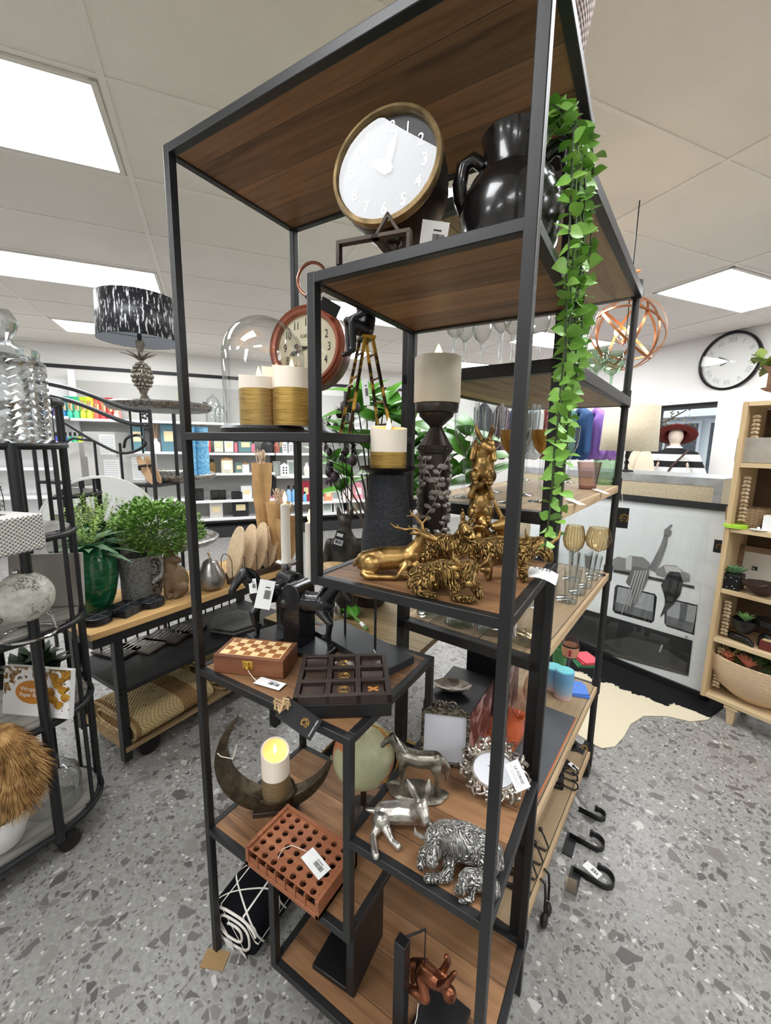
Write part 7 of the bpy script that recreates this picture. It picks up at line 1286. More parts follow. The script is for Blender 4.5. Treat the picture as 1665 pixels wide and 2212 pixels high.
t = T('tall_planter', 'dark urn holding the magnolia branches behind the tapered candle holder', 'planter', pot); m = MB(); m.lathe([(.08, 0), (.13, .12), (.12, .24), (.09, .3), (.1, .32), (.085, .32), (.06, .1), (0, .05)], 32); m.build('body', case, t)
mg = T('magnolia_branches', 'large glossy green magnolia leaves with dark buds behind the gold ladder', 'plant', pot+Vector((0, 0, .28))); m = MB(); ms = MB(); o_ = mg.location
for i, (px, py, dy, L) in enumerate(((775, 850, -.1, .24), (812, 870, 0, .26), (850, 850, .06, .22), (880, 880, .0, .24), (760, 900, -.05, .22), (800, 930, -.12, .24), (845, 930, .1, .22), (890, 930, -.08, .22), (905, 990, .1, .24), (925, 960, .0, .26), (1000, 930, .12, .22), (1030, 960, .05, .24), (985, 985, -.05, .26), (1040, 1000, .15, .24), (870, 990, -.1, .2), (830, 830, .1, .2), (900, 1030, -.05, .22), (760, 990, -.1, .2), (720, 960, .05, .2), (740, 1020, .1, .2), (870, 1060, 0, .2), (790, 820, .12, .22), (1010, 900, .2, .2), (905, 900, .2, .2))):
    e = aty(px, py+40, 1.25+dy)-o_; ms.tube([(0, 0, 0), (e.x*.3, e.y*.3, e.z*.55), tuple(e)], [.006, .005, .003], 6)
    for q in range(4):
        a = q*1.7+i; d = Vector((math.cos(a)*.9, math.sin(a)*.6-.2, .75-.35*(q % 3))); m.leaf(e, d, L*random.uniform(.75, 1.05), L*.46, (0, -.4, 1), .28, .12, 7, .8)
ms.build('branches', mat('brown_twig', (74, 58, 44), .8), mg); m.build('leaves', mat('magnolia_leaf', (62, 122, 38), .3, 0, (96, 156, 52), 5, spec=.5), mg)
bl_ = T('dark_flower_stems', 'near-black artificial flowers and pods between the corner posts', 'flowers', pot+Vector((-.1, -.05, .28))); ms = MB(); o_ = bl_.location; petal = mat('black_plum_petal', (34, 30, 34), .5, 0, (58, 44, 50), 20)
for i in range(26):
    px, py = random.uniform(690, 775), random.uniform(850, 1035); e = aty(px, py, 1.1+random.uniform(-.08, .08))-o_; 
    if i % 4 == 0: ms.tube([(0, 0, 0), (e.x*.5, e.y*.5, e.z*.6), tuple(e)], .0025, 5)
    m = MB()
    if i % 2: m.ball(e, random.uniform(.016, .024), (1, 1, 1.3), 10)
    else: [m.leaf(e, (random.uniform(-1, 1), random.uniform(-1, 1), random.uniform(-1, 1)), .05, .014, n=2) for q in range(16)]
    m.build('pod' if i % 2 else 'flower', petal, bl_)
ms.build('stems', mat('dark_twig', (40, 34, 32), .8), bl_)
P = at(770, 1345, LT); t = T('protea_stem', 'single green protea stem with white wrap lying on the low table', 'flower', P+Vector((0, 0, .02)), R(-30)); m = MB(); m.tube([(-.02, 0, 0), (.12, 0, -.006)], .007, 7); m.build('stem', mat('green_stem_bright', (90, 130, 60), .5), t); m = MB(); [m.leaf((-.02, 0, 0), (-1, .6*math.sin(i*1.3), .6*math.cos(i*1.3)+.3), .11, .05, n=4) for i in range(8)]; m.build('leaves', MC['magnolia_leaf'], t); m = MB(); m.cyl((.05, 0, -.002), (.09, 0, -.004), .0085, n=10); m.build('wrap', WHITE, t)
# ------------------------------------------------------------------ right side: cowhide, framed print, plinth, bookcase
PA_, PB_ = Vector((.678, 2.482, 0)), Vector((1.345, 2.22, 0)); pdir = (PB_-PA_).normalized(); pang = math.atan2(pdir.y, pdir.x); pw, ph = 1.22, 1.2
lean = R(9); PO = PB_+Vector((-pdir.y, pdir.x, 0))*.13+pdir*.012-pdir*pw
pic = T('framed_print', 'large black framed black-and-white photo print leaning behind the cowhide rug', 'picture', PO, pang)
PM = Matrix.Translation(PO) @ Matrix.Rotation(pang, 4, 'Z') @ Matrix.Rotation(-lean, 4, 'X')      # picture plane: x along, z up
PMi = PM.inverted()
def pp(px, py):
    o = PMi @ CAM; d = PMi.to_3x3() @ ray(px, py); q = o+d*(-o.y/d.y); return (q.x, q.z)
LM = Matrix.Rotation(-lean, 4, 'X'); ph = pp(1450, 1078)[1]
m = MB(); m.M = LM; e = .042
for a, b in (((0, -.02, 0), (pw, .015, e)), ((0, -.02, ph-e), (pw, .015, ph)), ((0, -.02, 0), (e, .015, ph)), ((pw-e, -.02, 0), (pw, .015, ph))): m.lohi(a, b)
m.build('frame', mat('black_frame_lacquer', (18, 18, 20), .35), pic, smooth=0)
m = MB(); m.M = LM; m.lohi((e, 0, e), (pw-e, .01, ph-e)); m.build('mat_board', mat('pale_grey_mat', (216, 220, 220), .5), pic, smooth=0)
def flat(name, polys, c, lay, rough=.4):
    m = MB(); m.M = LM
    for P_ in polys:
        q = [pp(*p) for p in P_]; n = len(q); y = -.0008*lay; m.add([(x, y, z) for x, z in q]+[(x, y+.0006, z) for x, z in q], [tuple(range(n)), tuple(range(n, 2*n))[::-1]]+[(i, (i+1) % n, (i+1) % n+n, i+n) for i in range(n)])
    return m.build(name, mat('print_'+name, c, rough), pic, smooth=0)
flat('print_sky', [[(1150, 1078), (1350, 1097), (1535, 1120), (1487, 1462), (1250, 1398), (1130, 1366)]], (208, 213, 213), 1)
flat('van_body', [[(1150, 1222), (1320, 1240), (1512, 1278), (1499, 1380), (1271, 1317), (1140, 1282)]], (216, 219, 219), 2)
flat('van_lower_body', [[(1140, 1283), (1271, 1318), (1496, 1384), (1487, 1461), (1250, 1398), (1130, 1366)]], (34, 35, 36), 3)
flat('dark_reflection', [[(1300, 1385), (1360, 1375), (1420, 1392), (1484, 1432), (1478, 1456), (1370, 1426)]], (62, 62, 60), 4)
flat('window_rim', [[(1333, 1263), (1415, 1283), (1419, 1290), (1413, 1341), (1407, 1346), (1328, 1324), (1323, 1317), (1328, 1268)], [(1440, 1291), (1507, 1307), (1499, 1372), (1440, 1353), (1435, 1346), (1436, 1297)]], (28, 28, 30), 3)
flat('window_glass', [[(1335, 1267), (1413, 1286), (1409, 1340), (1328, 1318)], [(1442, 1295), (1505, 1310), (1496, 1367), (1439, 1349)]], (150, 154, 155), 4)
flat('window_seats', [[(1329, 1300), (1411, 1322), (1409, 1340), (1328, 1318)], [(1441, 1330), (1500, 1346), (1496, 1367), (1439, 1349)], [(1470, 1302), (1486, 1306), (1480, 1345), (1466, 1342)]], (98, 102, 103), 5)
flat('roof_rail', [[(1325, 1229), (1400, 1244), (1500, 1266), (1500, 1272), (1400, 1251), (1325, 1236)]], (54, 54, 55), 5)
flat('raised_arm', [[(1400, 1228), (1412, 1208), (1426, 1180), (1435, 1155), (1443, 1157), (1440, 1180), (1428, 1212), (1416, 1236)], [(1434, 1157), (1435, 1144), (1441, 1140), (1449, 1133), (1453, 1134), (1446, 1144), (1452, 1148), (1448, 1158), (1442, 1160)]], (112, 113, 113), 6)
flat('lying_bodies', [[(1318, 1212), (1335, 1202), (1350, 1206), (1362, 1200), (1390, 1204), (1404, 1216), (1403, 1232), (1380, 1238), (1322, 1230)], [(1415, 1232), (1436, 1220), (1462, 1222), (1476, 1234), (1490, 1240), (1490, 1256), (1470, 1258), (1418, 1242)]], (128, 128, 127), 6)
flat('patterned_tops', [[(1352, 1204), (1366, 1201), (1364, 1232), (1352, 1230)], [(1434, 1221), (1466, 1225), (1474, 1236), (1440, 1238)]], (186, 186, 184), 7)
flat('light_hair', [[(1368, 1222), (1402, 1230), (1402, 1246), (1390, 1274), (1376, 1300), (1356, 1328), (1366, 1296), (1364, 1270), (1352, 1258)]], (104, 104, 103), 8)
flat('light_hair_strands', [[(1384+6*i, 1232), (1387+6*i, 1232), (1362+9*i, 1310-8*i), (1360+9*i, 1312-8*i)] for i in range(-2, 3)], (176, 176, 174), 9)
flat('dark_hair', [[(1446, 1234), (1468, 1236), (1476, 1256), (1470, 1284), (1452, 1308), (1426, 1334), (1438, 1302), (1434, 1282), (1428, 1264)]], (30, 30, 31), 8)
flat('door_handle', [[(1429, 1392), (1433, 1393), (1427, 1409), (1423, 1408)], [(1481, 1372), (1487, 1374), (1485, 1380), (1479, 1378)]], (160, 160, 158), 9)
m = MB(); m.M = LM; m.lohi((e, -.017, e), (pw-e, -.0155, ph-e)); m.build('glazing', thin_glass('picture_glass', f0=.03, f1=.5, pw=3), pic)
# cowhide
fr = [at(*q, 0) for q in ((1205, 1560), (1238, 1582), (1275, 1606), (1300, 1618), (1328, 1614), (1348, 1592), (1362, 1566), (1390, 1548), (1440, 1548), (1490, 1560), (1528, 1556), (1556, 1534), (1580, 1515))]
back = [fr[-1]+Vector((.1, .3, 0)), Vector((1.3, 2.75, 0)), Vector((.9, 2.95, 0)), Vector((.4, 2.6, 0)), Vector((.3, 2.2, 0)), Vector((.62, 1.95, 0))]
hp = Vector((.95, 2.0, 0)); hd = T('cowhide_rug', 'black and cream cowhide rug on the floor under the framed print', 'rug', hp); po = [(q.x-hp.x, q.y-hp.y) for q in fr+back]
CH = NT('black_and_cream_hide'); _v = CH.co(); n1 = CH.noise(_v, 5, 3, .5); n2 = CH.noise(_v, 60, 3); sp = CH.n('ShaderNodeSeparateXYZ'); CH.l(_v, sp.inputs[0])
a_ = at(1285, 1470, 0)-hp; b_ = at(1530, 1552, 0)-hp; nx_, ny_ = -(b_-a_).y, (b_-a_).x; ln_ = math.hypot(nx_, ny_); nx_, ny_ = nx_/ln_, ny_/ln_
dd = CH.math('ADD', CH.math('ADD', CH.math('MULTIPLY', sp.outputs[0], nx_), CH.math('MULTIPLY', sp.outputs[1], ny_)), -(a_.x*nx_+a_.y*ny_)); dd = CH.math('ADD', dd, CH.math('MULTIPLY', CH.math('ADD', CH.math('ADD', n1.outputs[0], CH.math('MULTIPLY', n2.outputs[0], .25)), -.62), .25))
CH = CH.bsdf(CH.mix(CH.math('GREATER_THAN', dd, 0), lin((206, 196, 172)), lin((16, 16, 18))), .75, 0, .2, n2.outputs[0], .3, .003)
m = MB(); m.prism(po, .006); m.build('hide', CH, hd, bevel=.002)
# plinth behind the print
pl_n = Vector((-pdir.y, pdir.x, 0)); q0 = PB_+pl_n*.34
def onpl(px, py): d = ray(px, py); t_ = (q0-CAM).dot(pl_n)/d.dot(pl_n); return CAM+d*t_
L0, L1 = onpl(1120, 1030), onpl(1562, 1036); pzt = onpl(1450, 1028).z; Lw = (L1-L0).length; pc = (L0+L1)/2; pc.z = 0
pln = T('display_plinth', 'beige linen-covered display plinth with silver taped edges behind the framed print', 'plinth', pc, math.atan2((L1-L0).y, (L1-L0).x)); SLV = mat('silver_tape', (176, 178, 180), .3, .7, (206, 208, 210), 12)
MB().lohi((-Lw/2, .0, 0), (Lw/2, .55, pzt-.004)).build('box', mat('beige_linen', (190, 178, 152), .9, 0, (174, 162, 136), 60, bump=.2, bs=200), pln, smooth=0)
m = MB(); m.lohi((-Lw/2-.003, -.003, pzt-.05), (Lw/2+.003, .003, pzt)); m.lohi((-Lw/2, 0, pzt-.004), (Lw/2, .55, pzt)); m.lohi((Lw/2-.04, -.0035, 0), (Lw/2+.003, .0, pzt)); m.build('silver_edge', SLV, pln)
Rp = Matrix.Rotation(pln.rotation_euler[2], 3, 'Z')
def onplinth(px, back): q = onpl(px, 1028)+Rp @ Vector((0, back, 0)); d = ray(px, 1010); d.z = 0; w_ = CAM.copy(); w_.z = 0; t_ = ((q0+Rp @ Vector((0, back, 0)))-w_).dot(pl_n)/d.dot(pl_n); q = w_+d*t_; q.z = pzt+.0005; return q
def drum_lamp(label, px, back, wpx, top_, bot_):
    P = onplinth(px, back); kk = k(P); t = T('drum_lamp', label, 'lamp', P); zb_, zt_ = hgt(P, bot_), hgt(P, top_); r_ = wpx*kk/2
    m = MB(); m.lathe([(r_, zb_), (r_*.93, zt_)], 48, cap=False); m.build('shade', mat('oatmeal_linen', (214, 206, 184), .9, 0, (204, 194, 170), 60, em=(214, 200, 170), es=.1), t, mods=[('SOLIDIFY', dict(thickness=.003))])
    m = MB(); m.lathe([(.05, 0), (.05, .01), (.015, .016), (.009, zb_*.3), (.018, zb_*.45), (.008, zb_*.55), (.016, zb_*.75), (.008, zb_+.02)], 20); m.cyl((0, 0, zb_), (0, 0, zt_+.01), .004, n=8); [m.tube([(r_*.93*math.cos(a), r_*.93*math.sin(a), zt_-.01), (0, 0, zt_-.01)], .002, 4) for a in (0, 2.1, 4.2)]; m.build('turned_base', BLKI, t); return t
drum_lamp('table lamp with oatmeal drum shade on the plinth behind the pipe shelf post', 1352, .2, 110, 878, 974)
P = onplinth(1207, .3); kk = k(P); t = T('finial_stand', 'small turned black stand with ball finial on the plinth', 'ornament', P); h = hgt(P, 885); m = MB(); m.lathe([(.03, 0), (.03, .01), (.01, .02), (.012, h*.6), (.02, h*.7), (.01, h*.8), (.02, h*.9), (.0005, h)], 20); m.build('body', BLKI, t)
# mannequin in the window
P = atu(1450, 1020, 5.2); P.z = 0; kk = k(P+Vector((0, 0, 1.3))); zt_, zn, zb_ = hgt(P, 921), hgt(P, 968), hgt(P, 1035)
mq = T('mannequin', 'headed shop mannequin in black and white striped top, seen from behind in the window', 'mannequin', P, face(P)); w_ = 34*kk
b = MB(); b.ball((0, 0, zt_-.11), .085, (.92, 1.1, 1.3)); b.chain([((0, 0, zt_-.2), .052), ((0, 0, zn-.03), .055)]); b.ball((0, 0, zn-.2), .16, (1.15, .7, 1.1)); b.chain([((0, 0, zn-.3), .13), ((0, 0, zn-.55), .12)]); b.fuse('body', mat('cream_mannequin', (226, 208, 190), .5), mq, .012, 3)
m = MB(); m.cyl((0, .14, 0), (0, .09, zn), .014, n=8); m.lathe([(.16, 0), (.16, .012), (0, .016)], 24); m.build('stand', BLK, mq)
STR = NT('black_white_stripes'); _v = STR.co(); sp = STR.n('ShaderNodeSeparateXYZ'); STR.l(_v, sp.inputs[0]); f_ = STR.math('GREATER_THAN', STR.math('FRACT', STR.math('ADD', STR.math('MULTIPLY', sp.outputs[2], 6.6), .2)), .52); STR = STR.bsdf(STR.mix(f_, lin((234, 234, 232)), lin((22, 22, 24))), .85)
b = MB(); b.chain([((-.16, 0, zn-.1), .075), ((.16, 0, zn-.1), .075)]); b.chain([((0, 0, zn-.1), .14), ((0, 0, zn-.3), .17), ((0, 0, zn-.55), .18)]); [b.chain([((sx*.19, 0, zn-.1), .07), ((sx*.26, -.02, zn-.28), .075), ((sx*.29, -.03, zn-.38), .085)]) for sx in (-1, 1)]; b.fuse('striped_top', STR, mq, .014, 4)
m = MB(); m.tube([(-.16, -.1, zn-.55), (0, -.19, zn-.2), (.14, -.14, zn-.02)], .012, 6); m.build('bag_strap', mat('brown_strap', (74, 54, 46), .6), mq)
t = T('felt_hat', 'rust-red wide-brimmed hat on the mannequin head', 'hat', P+Vector((0, 0, zt_-.1)), face(P)); m = MB(); M_ = Matrix.Rotation(R(-32), 4, 'X'); m.lathe([(.13, -.012), (.2, -.008), (.215, 0), (.2, .002), (.13, .0), (.105, .02), (.1, .09), (.07, .11), (0, .1)], 40, M=M_, cap=False); m.build('felt', mat('rust_felt', (112, 40, 32), .85), t)
for i, px in enumerate((1372, 1392)):
    P = atu(px, 1000, 4.7); t = T('tote_bag', ['cream drawstring tote hanging left of the mannequin', 'second cream tote hanging beside the mannequin'][i], 'bag', (P.x, P.y, P.z-.1), face(P), 'cream totes'); m = MB(); m.lathe([(.01, .26), (.05, .22), (.09, .1), (.1, .0), (.02, -.02)], 20, M=Matrix.Diagonal((1, .4, 1, 1)), wob=lambda a, j: .08*math.sin(a*6)); m.build('bag', mat('cream_canvas', (222, 210, 186), .9), t); m = MB(); m.tube([(-.02, 0, .25), (-.01, 0, .45), (.02, 0, .25)], .006, 6); m.build('strap', MC['cream_canvas'], t)
# garment rack seen through the glassware
gp = atd(1190, 900, 5.2); gr = T('garment_rail', 'chrome clothes rail seen through the glassware', 'rail', (gp.x, gp.y, 0), YAW+.2); zr = hgt(Vector((gp.x, gp.y, 0)), 866); m = MB(); m.tube([(-1.0, 0, 0), (-1.0, 0, zr), (1.0, 0, zr), (1.0, 0, 0)], .014, 8); m.build('frame', CHROME, gr); [MB().cyl((x, -.25, .02), (x, .25, .02), .014, n=8).build('foot', CHROME, gr) for x in (-1, 1)]
for i, c in enumerate(((40, 44, 52), (96, 70, 84), (60, 92, 128), (206, 206, 202), (150, 76, 70), (70, 110, 100), (44, 76, 120), (150, 112, 190), (172, 130, 206))):
    x = -.9+i*.22; q = Vector((gp.x, gp.y, 0))+Matrix.Rotation(YAW+.2, 3, 'Z') @ Vector((x, 0, 0)); t = T('jacket', ['black', 'plum', 'steel blue', 'off-white', 'brick red', 'sea green', 'navy blue', 'violet', 'lilac'][i]+' jacket hanging on the clothes rail behind the glassware', 'jacket', (q.x, q.y, zr-.02), YAW+1.62, 'hanging jackets'); b = MB(); b.chain([((-.17, 0, -.14), .045), ((0, 0, -.08), .05), ((.17, 0, -.14), .045)]); b.chain([((-.1, 0, -.2), .08), ((-.1, 0, -.62), .09)]); b.chain([((.1, 0, -.2), .08), ((.1, 0, -.62), .09)]); [b.chain([((sx*.2, 0, -.16), .05), ((sx*.24, .02, -.6), .045)]) for sx in (-1, 1)]; b.fuse('jacket', mat('cloth_%d' % i, c, .85), t, .02, 3); m = MB(); m.tube([(0, 0, -.06), (0, 0, .0), (.02, 0, .02), (0, 0, .04)], .004, 5); m.build('hanger_hook', CHROME, t)
# wall clock
P = UV(5.565, 1.955, 2.466); t = T('wall_clock', 'large round white wall clock with thin black rim above the window corner', 'clock', P, GA+R(-90)); r_ = .315; M_ = Matrix.Rotation(R(90), 4, 'X')
m = MB(); m.M = M_; m.lathe([(r_, 0), (r_*1.01, .04), (r_*.97, .052), (r_*.93, .045), (r_*.92, .02)], 64, cap=False); m.build('rim', MC['satin_black_metal'], t)
m = MB(); m.M = M_; m.lathe([(0, .012), (r_*.93, .012)], 64, cap=False); dl = m.build('dial', mat('white_dial', (226, 226, 222), .6), t)
for i, s_ in enumerate(('XII', 'I', 'II', 'III', 'IIII', 'V', 'VI', 'VII', 'VIII', 'IX', 'X', 'XI')): a = R(90-30*i); o = text('numeral', s_, .075, mat('embossed_grey', (176, 178, 176), .6), dl, (0, 0, 0)); o.matrix_local = M_ @ Matrix.Translation((.225*math.cos(a), .225*math.sin(a), .0135)) @ Matrix.Rotation(a-R(90), 4, 'Z')
for nm, a, L in (('minute_hand', R(152), .13), ('hour_hand', R(200), .1)): m = MB(); m.M = M_ @ Matrix.Rotation(a, 4, 'Z'); m.box((L/2, 0, .018), (L, .009, .002)); m.build(nm, INK, t)
m = MB(); m.M = M_; m.lathe([(.0005, .04), (r_*.93, .04)], 48, cap=False); m.build('glass', thin_glass('picture_glass'), t)

# ------------------------------------------------------------------ bookcase
BKW = wood('pale_pine', (190, 164, 124), (206, 182, 144), (160, 132, 94), 'z', 0, .55, .5); BKWX = wood('pale_pine_shelf', (200, 176, 138), (214, 192, 156), (168, 142, 104), 'x', 0, .55, .6); DKB = mat('brown_back_board', (96, 76, 58), .8, 0, (84, 64, 48), 3)
bF = Vector((1.336, 2.189, 0)); ba = R(-25); bk = T('bookcase', 'pale wooden bookcase with tapered feet at the right edge', 'bookcase', bF, ba); bwid, bdp, bz0, bz1 = .9, .3, .105, 1.715
for x in (0, bwid-.022): MB().lohi((x, 0, bz0), (x+.022, bdp, bz1)).build('side_panel', BKW, bk, bevel=.001)
blv = [hgt(bF, y)+.008 for y in (1376, 1272, 1142, 1003)]
for z in [bz0+.024, bz1]+blv: MB().lohi((.0225, .002, z-.022), (bwid-.0225, bdp-.012, z)).build('shelf_board', BKWX, bk, bevel=.001)
MB().lohi((.0225, bdp-.011, bz0), (bwid-.0225, bdp, bz1-.0225)).build('back_panel', DKB, bk)
for x in (.14, bwid-.14):
    for y in (.03, bdp-.05): m = MB(); m.lathe([(.018, 0), (.03, bz0-.0005)], 4, (x, y, 0), Matrix.Rotation(R(45), 4, 'Z')); m.box((x, y, bz0-.008), (.06, .05, .014)); m.build('foot', BKWX, bk)
Bm = Matrix.Rotation(ba, 3, 'Z')
def inb(x, y, z): return bF+Bm @ Vector((x, y, z))
BL = [bz0+.0245]+[z+.0005 for z in blv]
def sh(px, py, i, yd=None):
    P = at(px, py, BL[i]); q = Bm.transposed() @ (P-bF); y = min(max(q.y, .05), bdp-.09) if yd is None else yd
    # slide along the sight line so that the thing keeps its column
    d = Bm.transposed() @ ray(px, py); d.z = 0; o = Bm.transposed() @ (CAM-bF); x = o.x+d.x*(y-o.y)/d.y; return inb(x, y, BL[i])
def slot(kind, label, cat, px, py, i, yd=None, group=None): P = sh(px, py, i, yd); return T(kind, label, cat, P, ba, group), k(P)
t, kk = slot('stone_box', 'grey stone-look box on the top inner shelf of the bookcase', 'box', 1635, 1000, 4, .07); MB().lohi((-36*kk, -.04, 0), (40*kk, .1, 54*kk)).build('box', mat('grey_concrete', (160, 154, 144), .8, 0, (146, 140, 130), 20), t, bevel=.004)
BSK = weave('brown_seagrass', (150, 124, 92), (84, 64, 44), 60, 330)
for px, py, yd, w_, l in ((1606, 1128, .1, 34, 'oval seagrass basket on the second bookcase shelf'), (1662, 1120, .18, 36, 'second seagrass basket behind the first in the bookcase')):
    t, kk = slot('seagrass_basket', l, 'basket', px, py, 3, yd, 'seagrass baskets'); m = MB(); m.lathe([(w_*kk*.8, 0), (w_*kk*.98, 12*kk), (w_*kk, 30*kk), (w_*kk*.95, 42*kk), (w_*kk*.9, 41*kk), (w_*kk*.85, 6*kk), (0, 5*kk)], 36, M=Matrix.Diagonal((1, .6, 1, 1)), wob=lambda a, j: .02*math.sin(a*5+j)); m.build('basket', BSK, t)
for i in range(3): t, kk = slot('coaster', ['lowest lime green round coaster in the bookcase', 'middle lime green round coaster in the bookcase', 'top lime green round coaster in the bookcase'][i], 'coaster', 1588, 1139, 3, .035, 'lime green coasters'); t.location.z += .0062*i; m = MB(); m.lathe([(20*kk, 0), (21*kk, .003), (20*kk, .006), (0, .006)], 30); m.build('disc', mat('lime_plastic', (160, 206, 50), .4), t)
t, kk = slot('card_box', 'small white carton on the second bookcase shelf at the right edge', 'box', 1664, 1138, 3, .05); MB().lohi((-14*kk, 0, 0), (16*kk, .05, 34*kk)).build('carton', WHITE, t)
t, kk = slot('trinket_dish', 'white ring dish beside the green coasters', 'dish', 1638, 1142, 3, .03); m = MB(); m.lathe([(.02, 0), (.034, .004), (.036, .007), (.02, .003), (0, .003)], 24); m.ball((0, 0, .012), .008, (1, .5, 1.2), 8); m.build('dish', MC['white_ceramic'], t)
SUC = mat('succulent_green', (86, 130, 92), .5, 0, (120, 160, 112), 20)
def rosette(m, c, r, n, up=.5):
    for ring_ in range(3): [m.leaf(c, (math.cos(a), math.sin(a), up+ring_*.55), r*(1-.22*ring_), r*.36, (0, 0, 1), -.15, .35, 4, .9) for a in [6.283*(i+.5*ring_)/n for i in range(n)]]
t, kk = slot('succulent_pot', 'spiky succulent in black white-dotted cube pot on the third bookcase shelf', 'plant', 1580, 1262, 2, .06); m = MB(); m.lohi((-17*kk, -17*kk, 0), (17*kk, 17*kk, 34*kk)); p_ = m.build('pot', mat('black_pot_glaze', (20, 20, 22), .4), t, bevel=.004); m = MB(); [m.ball((x*kk, -17.2*kk, z*kk), .0022, n=6) for x, z in ((-11, 8), (-3, 5), (6, 9), (12, 22), (-8, 24), (2, 27), (10, 5), (-12, 16))]; m.build('white_dots', WHITE, p_); m = MB(); rosette(m, Vector((0, 0, 30*kk)), 30*kk, 11, .5); m.build('succulent', SUC, t)
t, kk = slot('photo_frame', 'brown wooden frame with dragonfly print and small N block on the third bookcase shelf', 'photo frame', 1636, 1258, 2, .17); m = MB(); m.M = Matrix.Rotation(R(-6), 4, 'X'); w_, h = 44*kk, 88*kk; [m.lohi(a, b) for a, b in (((-w_, 0, 0), (w_, .02, 8*kk)), ((-w_, 0, h-12*kk), (w_, .02, h)), ((-w_, 0, 0), (-w_+12*kk, .02, h)), ((w_-12*kk, 0, 0), (w_, .02, h)))]; m.build('frame', wood('brown_frame_wood', (134, 106, 80), (150, 122, 94), (104, 80, 58), 'x', 0, .6), t); m = MB(); m.M = Matrix.Rotation(R(-6), 4, 'X'); m.lohi((-w_+11*kk, .005, 7*kk), (w_-11*kk, .008, h-11*kk)); m.build('picture', mat('pale_print', (206, 198, 186), .6), t); m = MB(); m.M = Matrix.Rotation(R(-6), 4, 'X'); m.box((-10*kk, .003, 42*kk), (9*kk, .003, 8*kk)); b_ = m.build('letter_block', INK, t); o = text('letter', 'N', 7*kk, WHITE, b_, (-10*kk, -.002, 42*kk), (R(90), 0, 0))
IRB = mat('rusty_brown_iron', (66, 50, 44), .5, .4); t, kk = slot('bird_bath_dish', 'brown scalloped iron dish with a perched bird on the third bookcase shelf', 'dish', 1645, 1282, 2, .05); m = MB(); m.lathe([(.015, 0), (.03, .006), (34*kk, 22*kk), (36*kk, 26*kk), (32*kk, 23*kk), (.01, .012)], 32, cap=False, wob=lambda a, j: .05*math.cos(a*10)*(j > 1)); m.build('dish', IRB, t); b = MB(); b.chain([((-.03, 0, .035), .004), ((0, 0, .045), .013), ((.016, 0, .056), .008), ((.026, 0, .056), .002)]); b.fuse('bird', IRB, t, .003, 2)
t, kk = slot('figure_planter', 'black reclining figure planter with bright green succulent', 'planter', 1600, 1398, 1, .07); b = MB(); b.chain([((-18*kk, 0, .02), .022), ((8*kk, -.01, .018), .018), ((20*kk, -.03, .01), .011)]); b.chain([((-10*kk, -.02, .03), .012), ((12*kk, -.035, .03), .01), ((22*kk, -.04, .01), .008)]); b.fuse('figure', MC['black_pot_glaze'], t, .004, 2); m = MB(); m.lathe([(12*kk, 22*kk), (20*kk, 34*kk), (23*kk, 50*kk), (20*kk, 50*kk), (12*kk, 30*kk), (0, 30*kk)], 24); m.build('bowl', MC['black_pot_glaze'], t); m = MB(); rosette(m, Vector((0, 0, 46*kk)), 24*kk, 7, .7); m.build('succulent', mat('bright_succulent', (150, 196, 120), .5, 0, (120, 170, 96), 30), t)
t, kk = slot('figure_planter', 'empty black crouching figure planter at the right edge of the bookcase', 'planter', 1650, 1402, 1, .09); b = MB(); b.chain([((-6*kk, -.01, .014), .014), ((-6*kk, 0, .05), .016), ((0, 0, .06), .018)]); b.chain([((8*kk, -.01, .014), .014), ((8*kk, 0, .05), .016), ((0, 0, .06), .018)]); b.fuse('figure', MC['black_pot_glaze'], t, .004, 2); m = MB(); m.lathe([(8*kk, 40*kk), (20*kk, 50*kk), (22*kk, 62*kk), (19*kk, 62*kk), (6*kk, 46*kk)], 24, cap=False); m.build('bowl', MC['black_pot_glaze'], t)
t, kk = slot('wooden_box', 'dark red wooden box at the right edge of the lower bookcase shelf', 'box', 1668, 1425, 1, .04); MB().lohi((-26*kk, 0, 0), (20*kk, .06, 22*kk)).build('box', mat('dark_red_wood', (96, 40, 36), .5), t, bevel=.002); MB().lohi((-22*kk, .004, 22.1*kk), (18*kk, .056, 23*kk)).build('lid_inlay', mat('pale_inlay', (206, 190, 140), .5), t)
t, kk = slot('planter_bowl', 'large cream embossed bowl planter filled with succulents on the lowest bookcase shelf', 'planter', 1622, 1535, 0, .13); R_ = 92*kk; rl = NT('cream_embossed_ceramic'); n1 = rl.noise(rl.co((1, 1, 2.5)), 26, 2, .5, 2.5); rl = rl.bsdf(lin((218, 190, 156)), .6, 0, .4, n1.outputs[0], .9, .008)
m = MB(); m.lathe([(.03, 0), (R_*.4, 4*kk), (R_*.75, 26*kk), (R_*.95, 62*kk), (R_, 92*kk), (R_*.94, 92*kk), (R_*.85, 60*kk), (0, 50*kk)], 48, M=Matrix.Diagonal((1.0, .66, 1, 1))); m.build('bowl', rl, t)
m = MB(); m2 = MB()
for i in range(22):
    a, q = i*2.4, R_*.8*math.sqrt((i+.5)/22); c_ = Vector((q*math.cos(a), q*.6*math.sin(a), 78*kk+10*kk*math.sin(i))); rosette(m2 if i in (7, 12, 15, 20) else m, c_, 22*kk, 8, .8)
m.build('succulents', mat('dark_succulent', (62, 84, 46), .6, 0, (88, 112, 62), 18), t); m2.build('pink_succulents', mat('coral_succulent', (232, 120, 116), .5, 0, (216, 150, 100), 30), t)
m = MB()
for i in range(14): a = random.uniform(0, 6.28); m.tube([(-R_*.6, -.02, 80*kk), (-R_*.6+20*kk*math.cos(a), -.02+14*kk*math.sin(a), 100*kk), (-R_*.6+34*kk*math.cos(a), -.02+22*kk*math.sin(a), 116*kk)], .0025, 5)
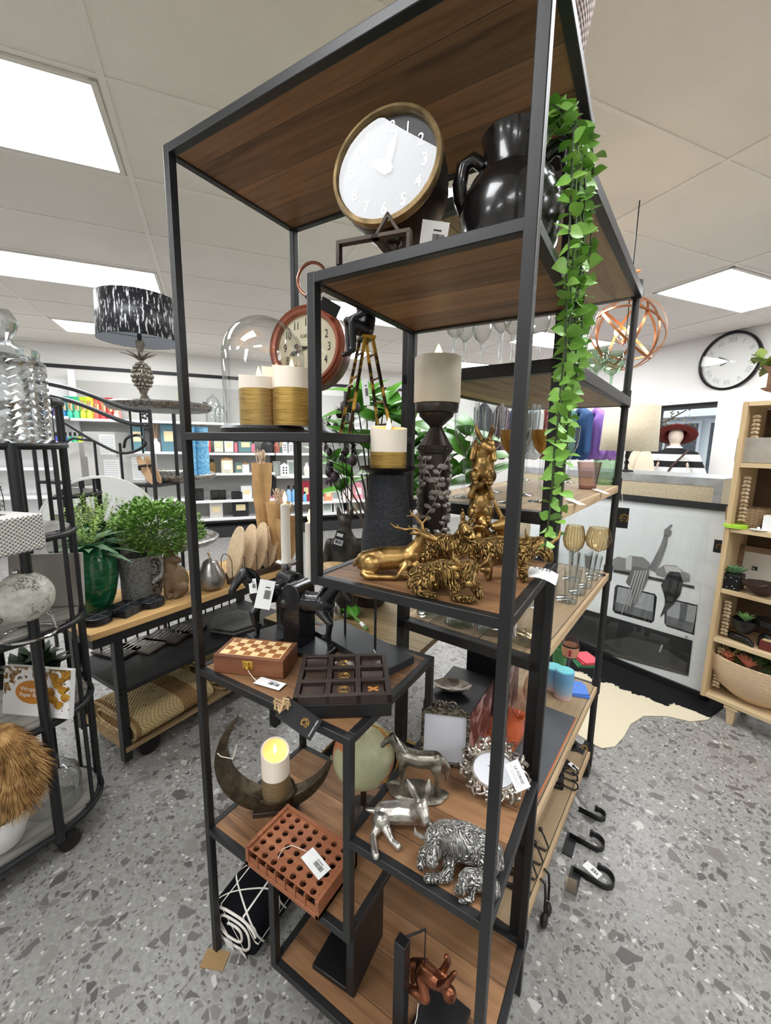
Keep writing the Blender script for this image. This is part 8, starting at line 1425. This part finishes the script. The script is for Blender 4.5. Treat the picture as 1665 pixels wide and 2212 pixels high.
m.build('stick_succulent', mat('pale_stick_succulent', (160, 160, 100), .6), t)
# braided garlands along the left inner side
BR = mat('whitewashed_rope', (196, 178, 148), .9, 0, (150, 124, 90), 60)
for i, (z0_, z1_) in enumerate(((BL[4], BL[4]+.24), (BL[3]+.03, BL[4]-.05), (BL[1]+.01, BL[2]-.05), (BL[0]+.03, BL[1]-.05))):
    t = T('braided_garland', ['braided rope garland at the left inside the bookcase, topmost', 'braided rope garland at the left beside the seagrass basket', 'braided rope garland at the left beside the black figure planter', 'braided rope garland at the left behind the cream bowl'][i], 'garland', inb(.05, .05, z0_), ba, 'braided garlands'); m = MB(); n = int((z1_-z0_)/.02)
    for j in range(n):
        for sx in (-1, 1): m.ball((sx*.007, -.004*(j % 2), .012+.02*j), .012, (1, .9, .75), 8, (0, R(35*sx), 0))
    m.build('braid', BR, t)
P = inb(-.012, .02, 1.0); t = T('hang_tag', 'black hang tag with gold emblem hanging at the left side of the bookcase', 'tag', P, ba); tag_card(t, .035, .07, Matrix.Translation((-.012, -.004, -.04)) @ Matrix.Rotation(R(90), 4, 'X'), [(-.01, -.002, -.01), (-.012, .0, .05), (.0, .004, .09)], True)
# crate with ivy on top
P = inb(.2, .12, bz1+.0005); kk = k(P); t = T('trough_planter', 'brown wooden trough planter on scrolled black iron legs on top of the bookcase', 'planter', P, ba); z_ = .05; m = MB(); w0 = .17
m.prism([(-w0*.8, z_), (w0*1.6, z_), (w0*1.7, z_+.02), (w0*1.62, z_+.02), (w0*1.62, z_+.12), (-w0*.82, z_+.12), (-w0, z_+.13), (-w0*.8, z_+.09), (-w0*.8, z_+.02), (-w0*.95, z_+.016)], .12, Matrix.Rotation(R(90), 4, 'X'), -.06); m.build('trough', wood('brown_trough', (110, 80, 58), (126, 94, 70), (78, 54, 38), 'x', 0, .6), t)
m = MB(); [m.box((x, 0, .025), (.025, .04, .05)) for x in (-.06, .16)]; m.tube([(0, -.065, .09)]+arc(.03, .09, .03, 180, -150, 14, -.065), .005, 7); m.tube(arc(.0, .03, .026, 200, -120, 14, -.05), .006, 7); m.build('iron_scrolls', BLKI, t)
iv = T('ivy_foliage', 'pale green ivy spilling from the trough on top of the bookcase', 'plant', P+Vector((0, 0, z_+.11))); m = MB(); m.M = Matrix.Rotation(ba, 4, 'Z')
for i in range(110): q = Vector((random.uniform(-.2, .22), random.uniform(-.06, .05), random.uniform(-.02, .09)-(.0))); m.leaf(q, (random.uniform(-1, .6), random.uniform(-1, 1), random.uniform(-.3, .9)), .055, .046, (0, 0, 1), .2, .15, 4, .75)
m.build('leaves', mat('pale_ivy', (150, 166, 84), .55, 0, (112, 136, 62), 14), iv)
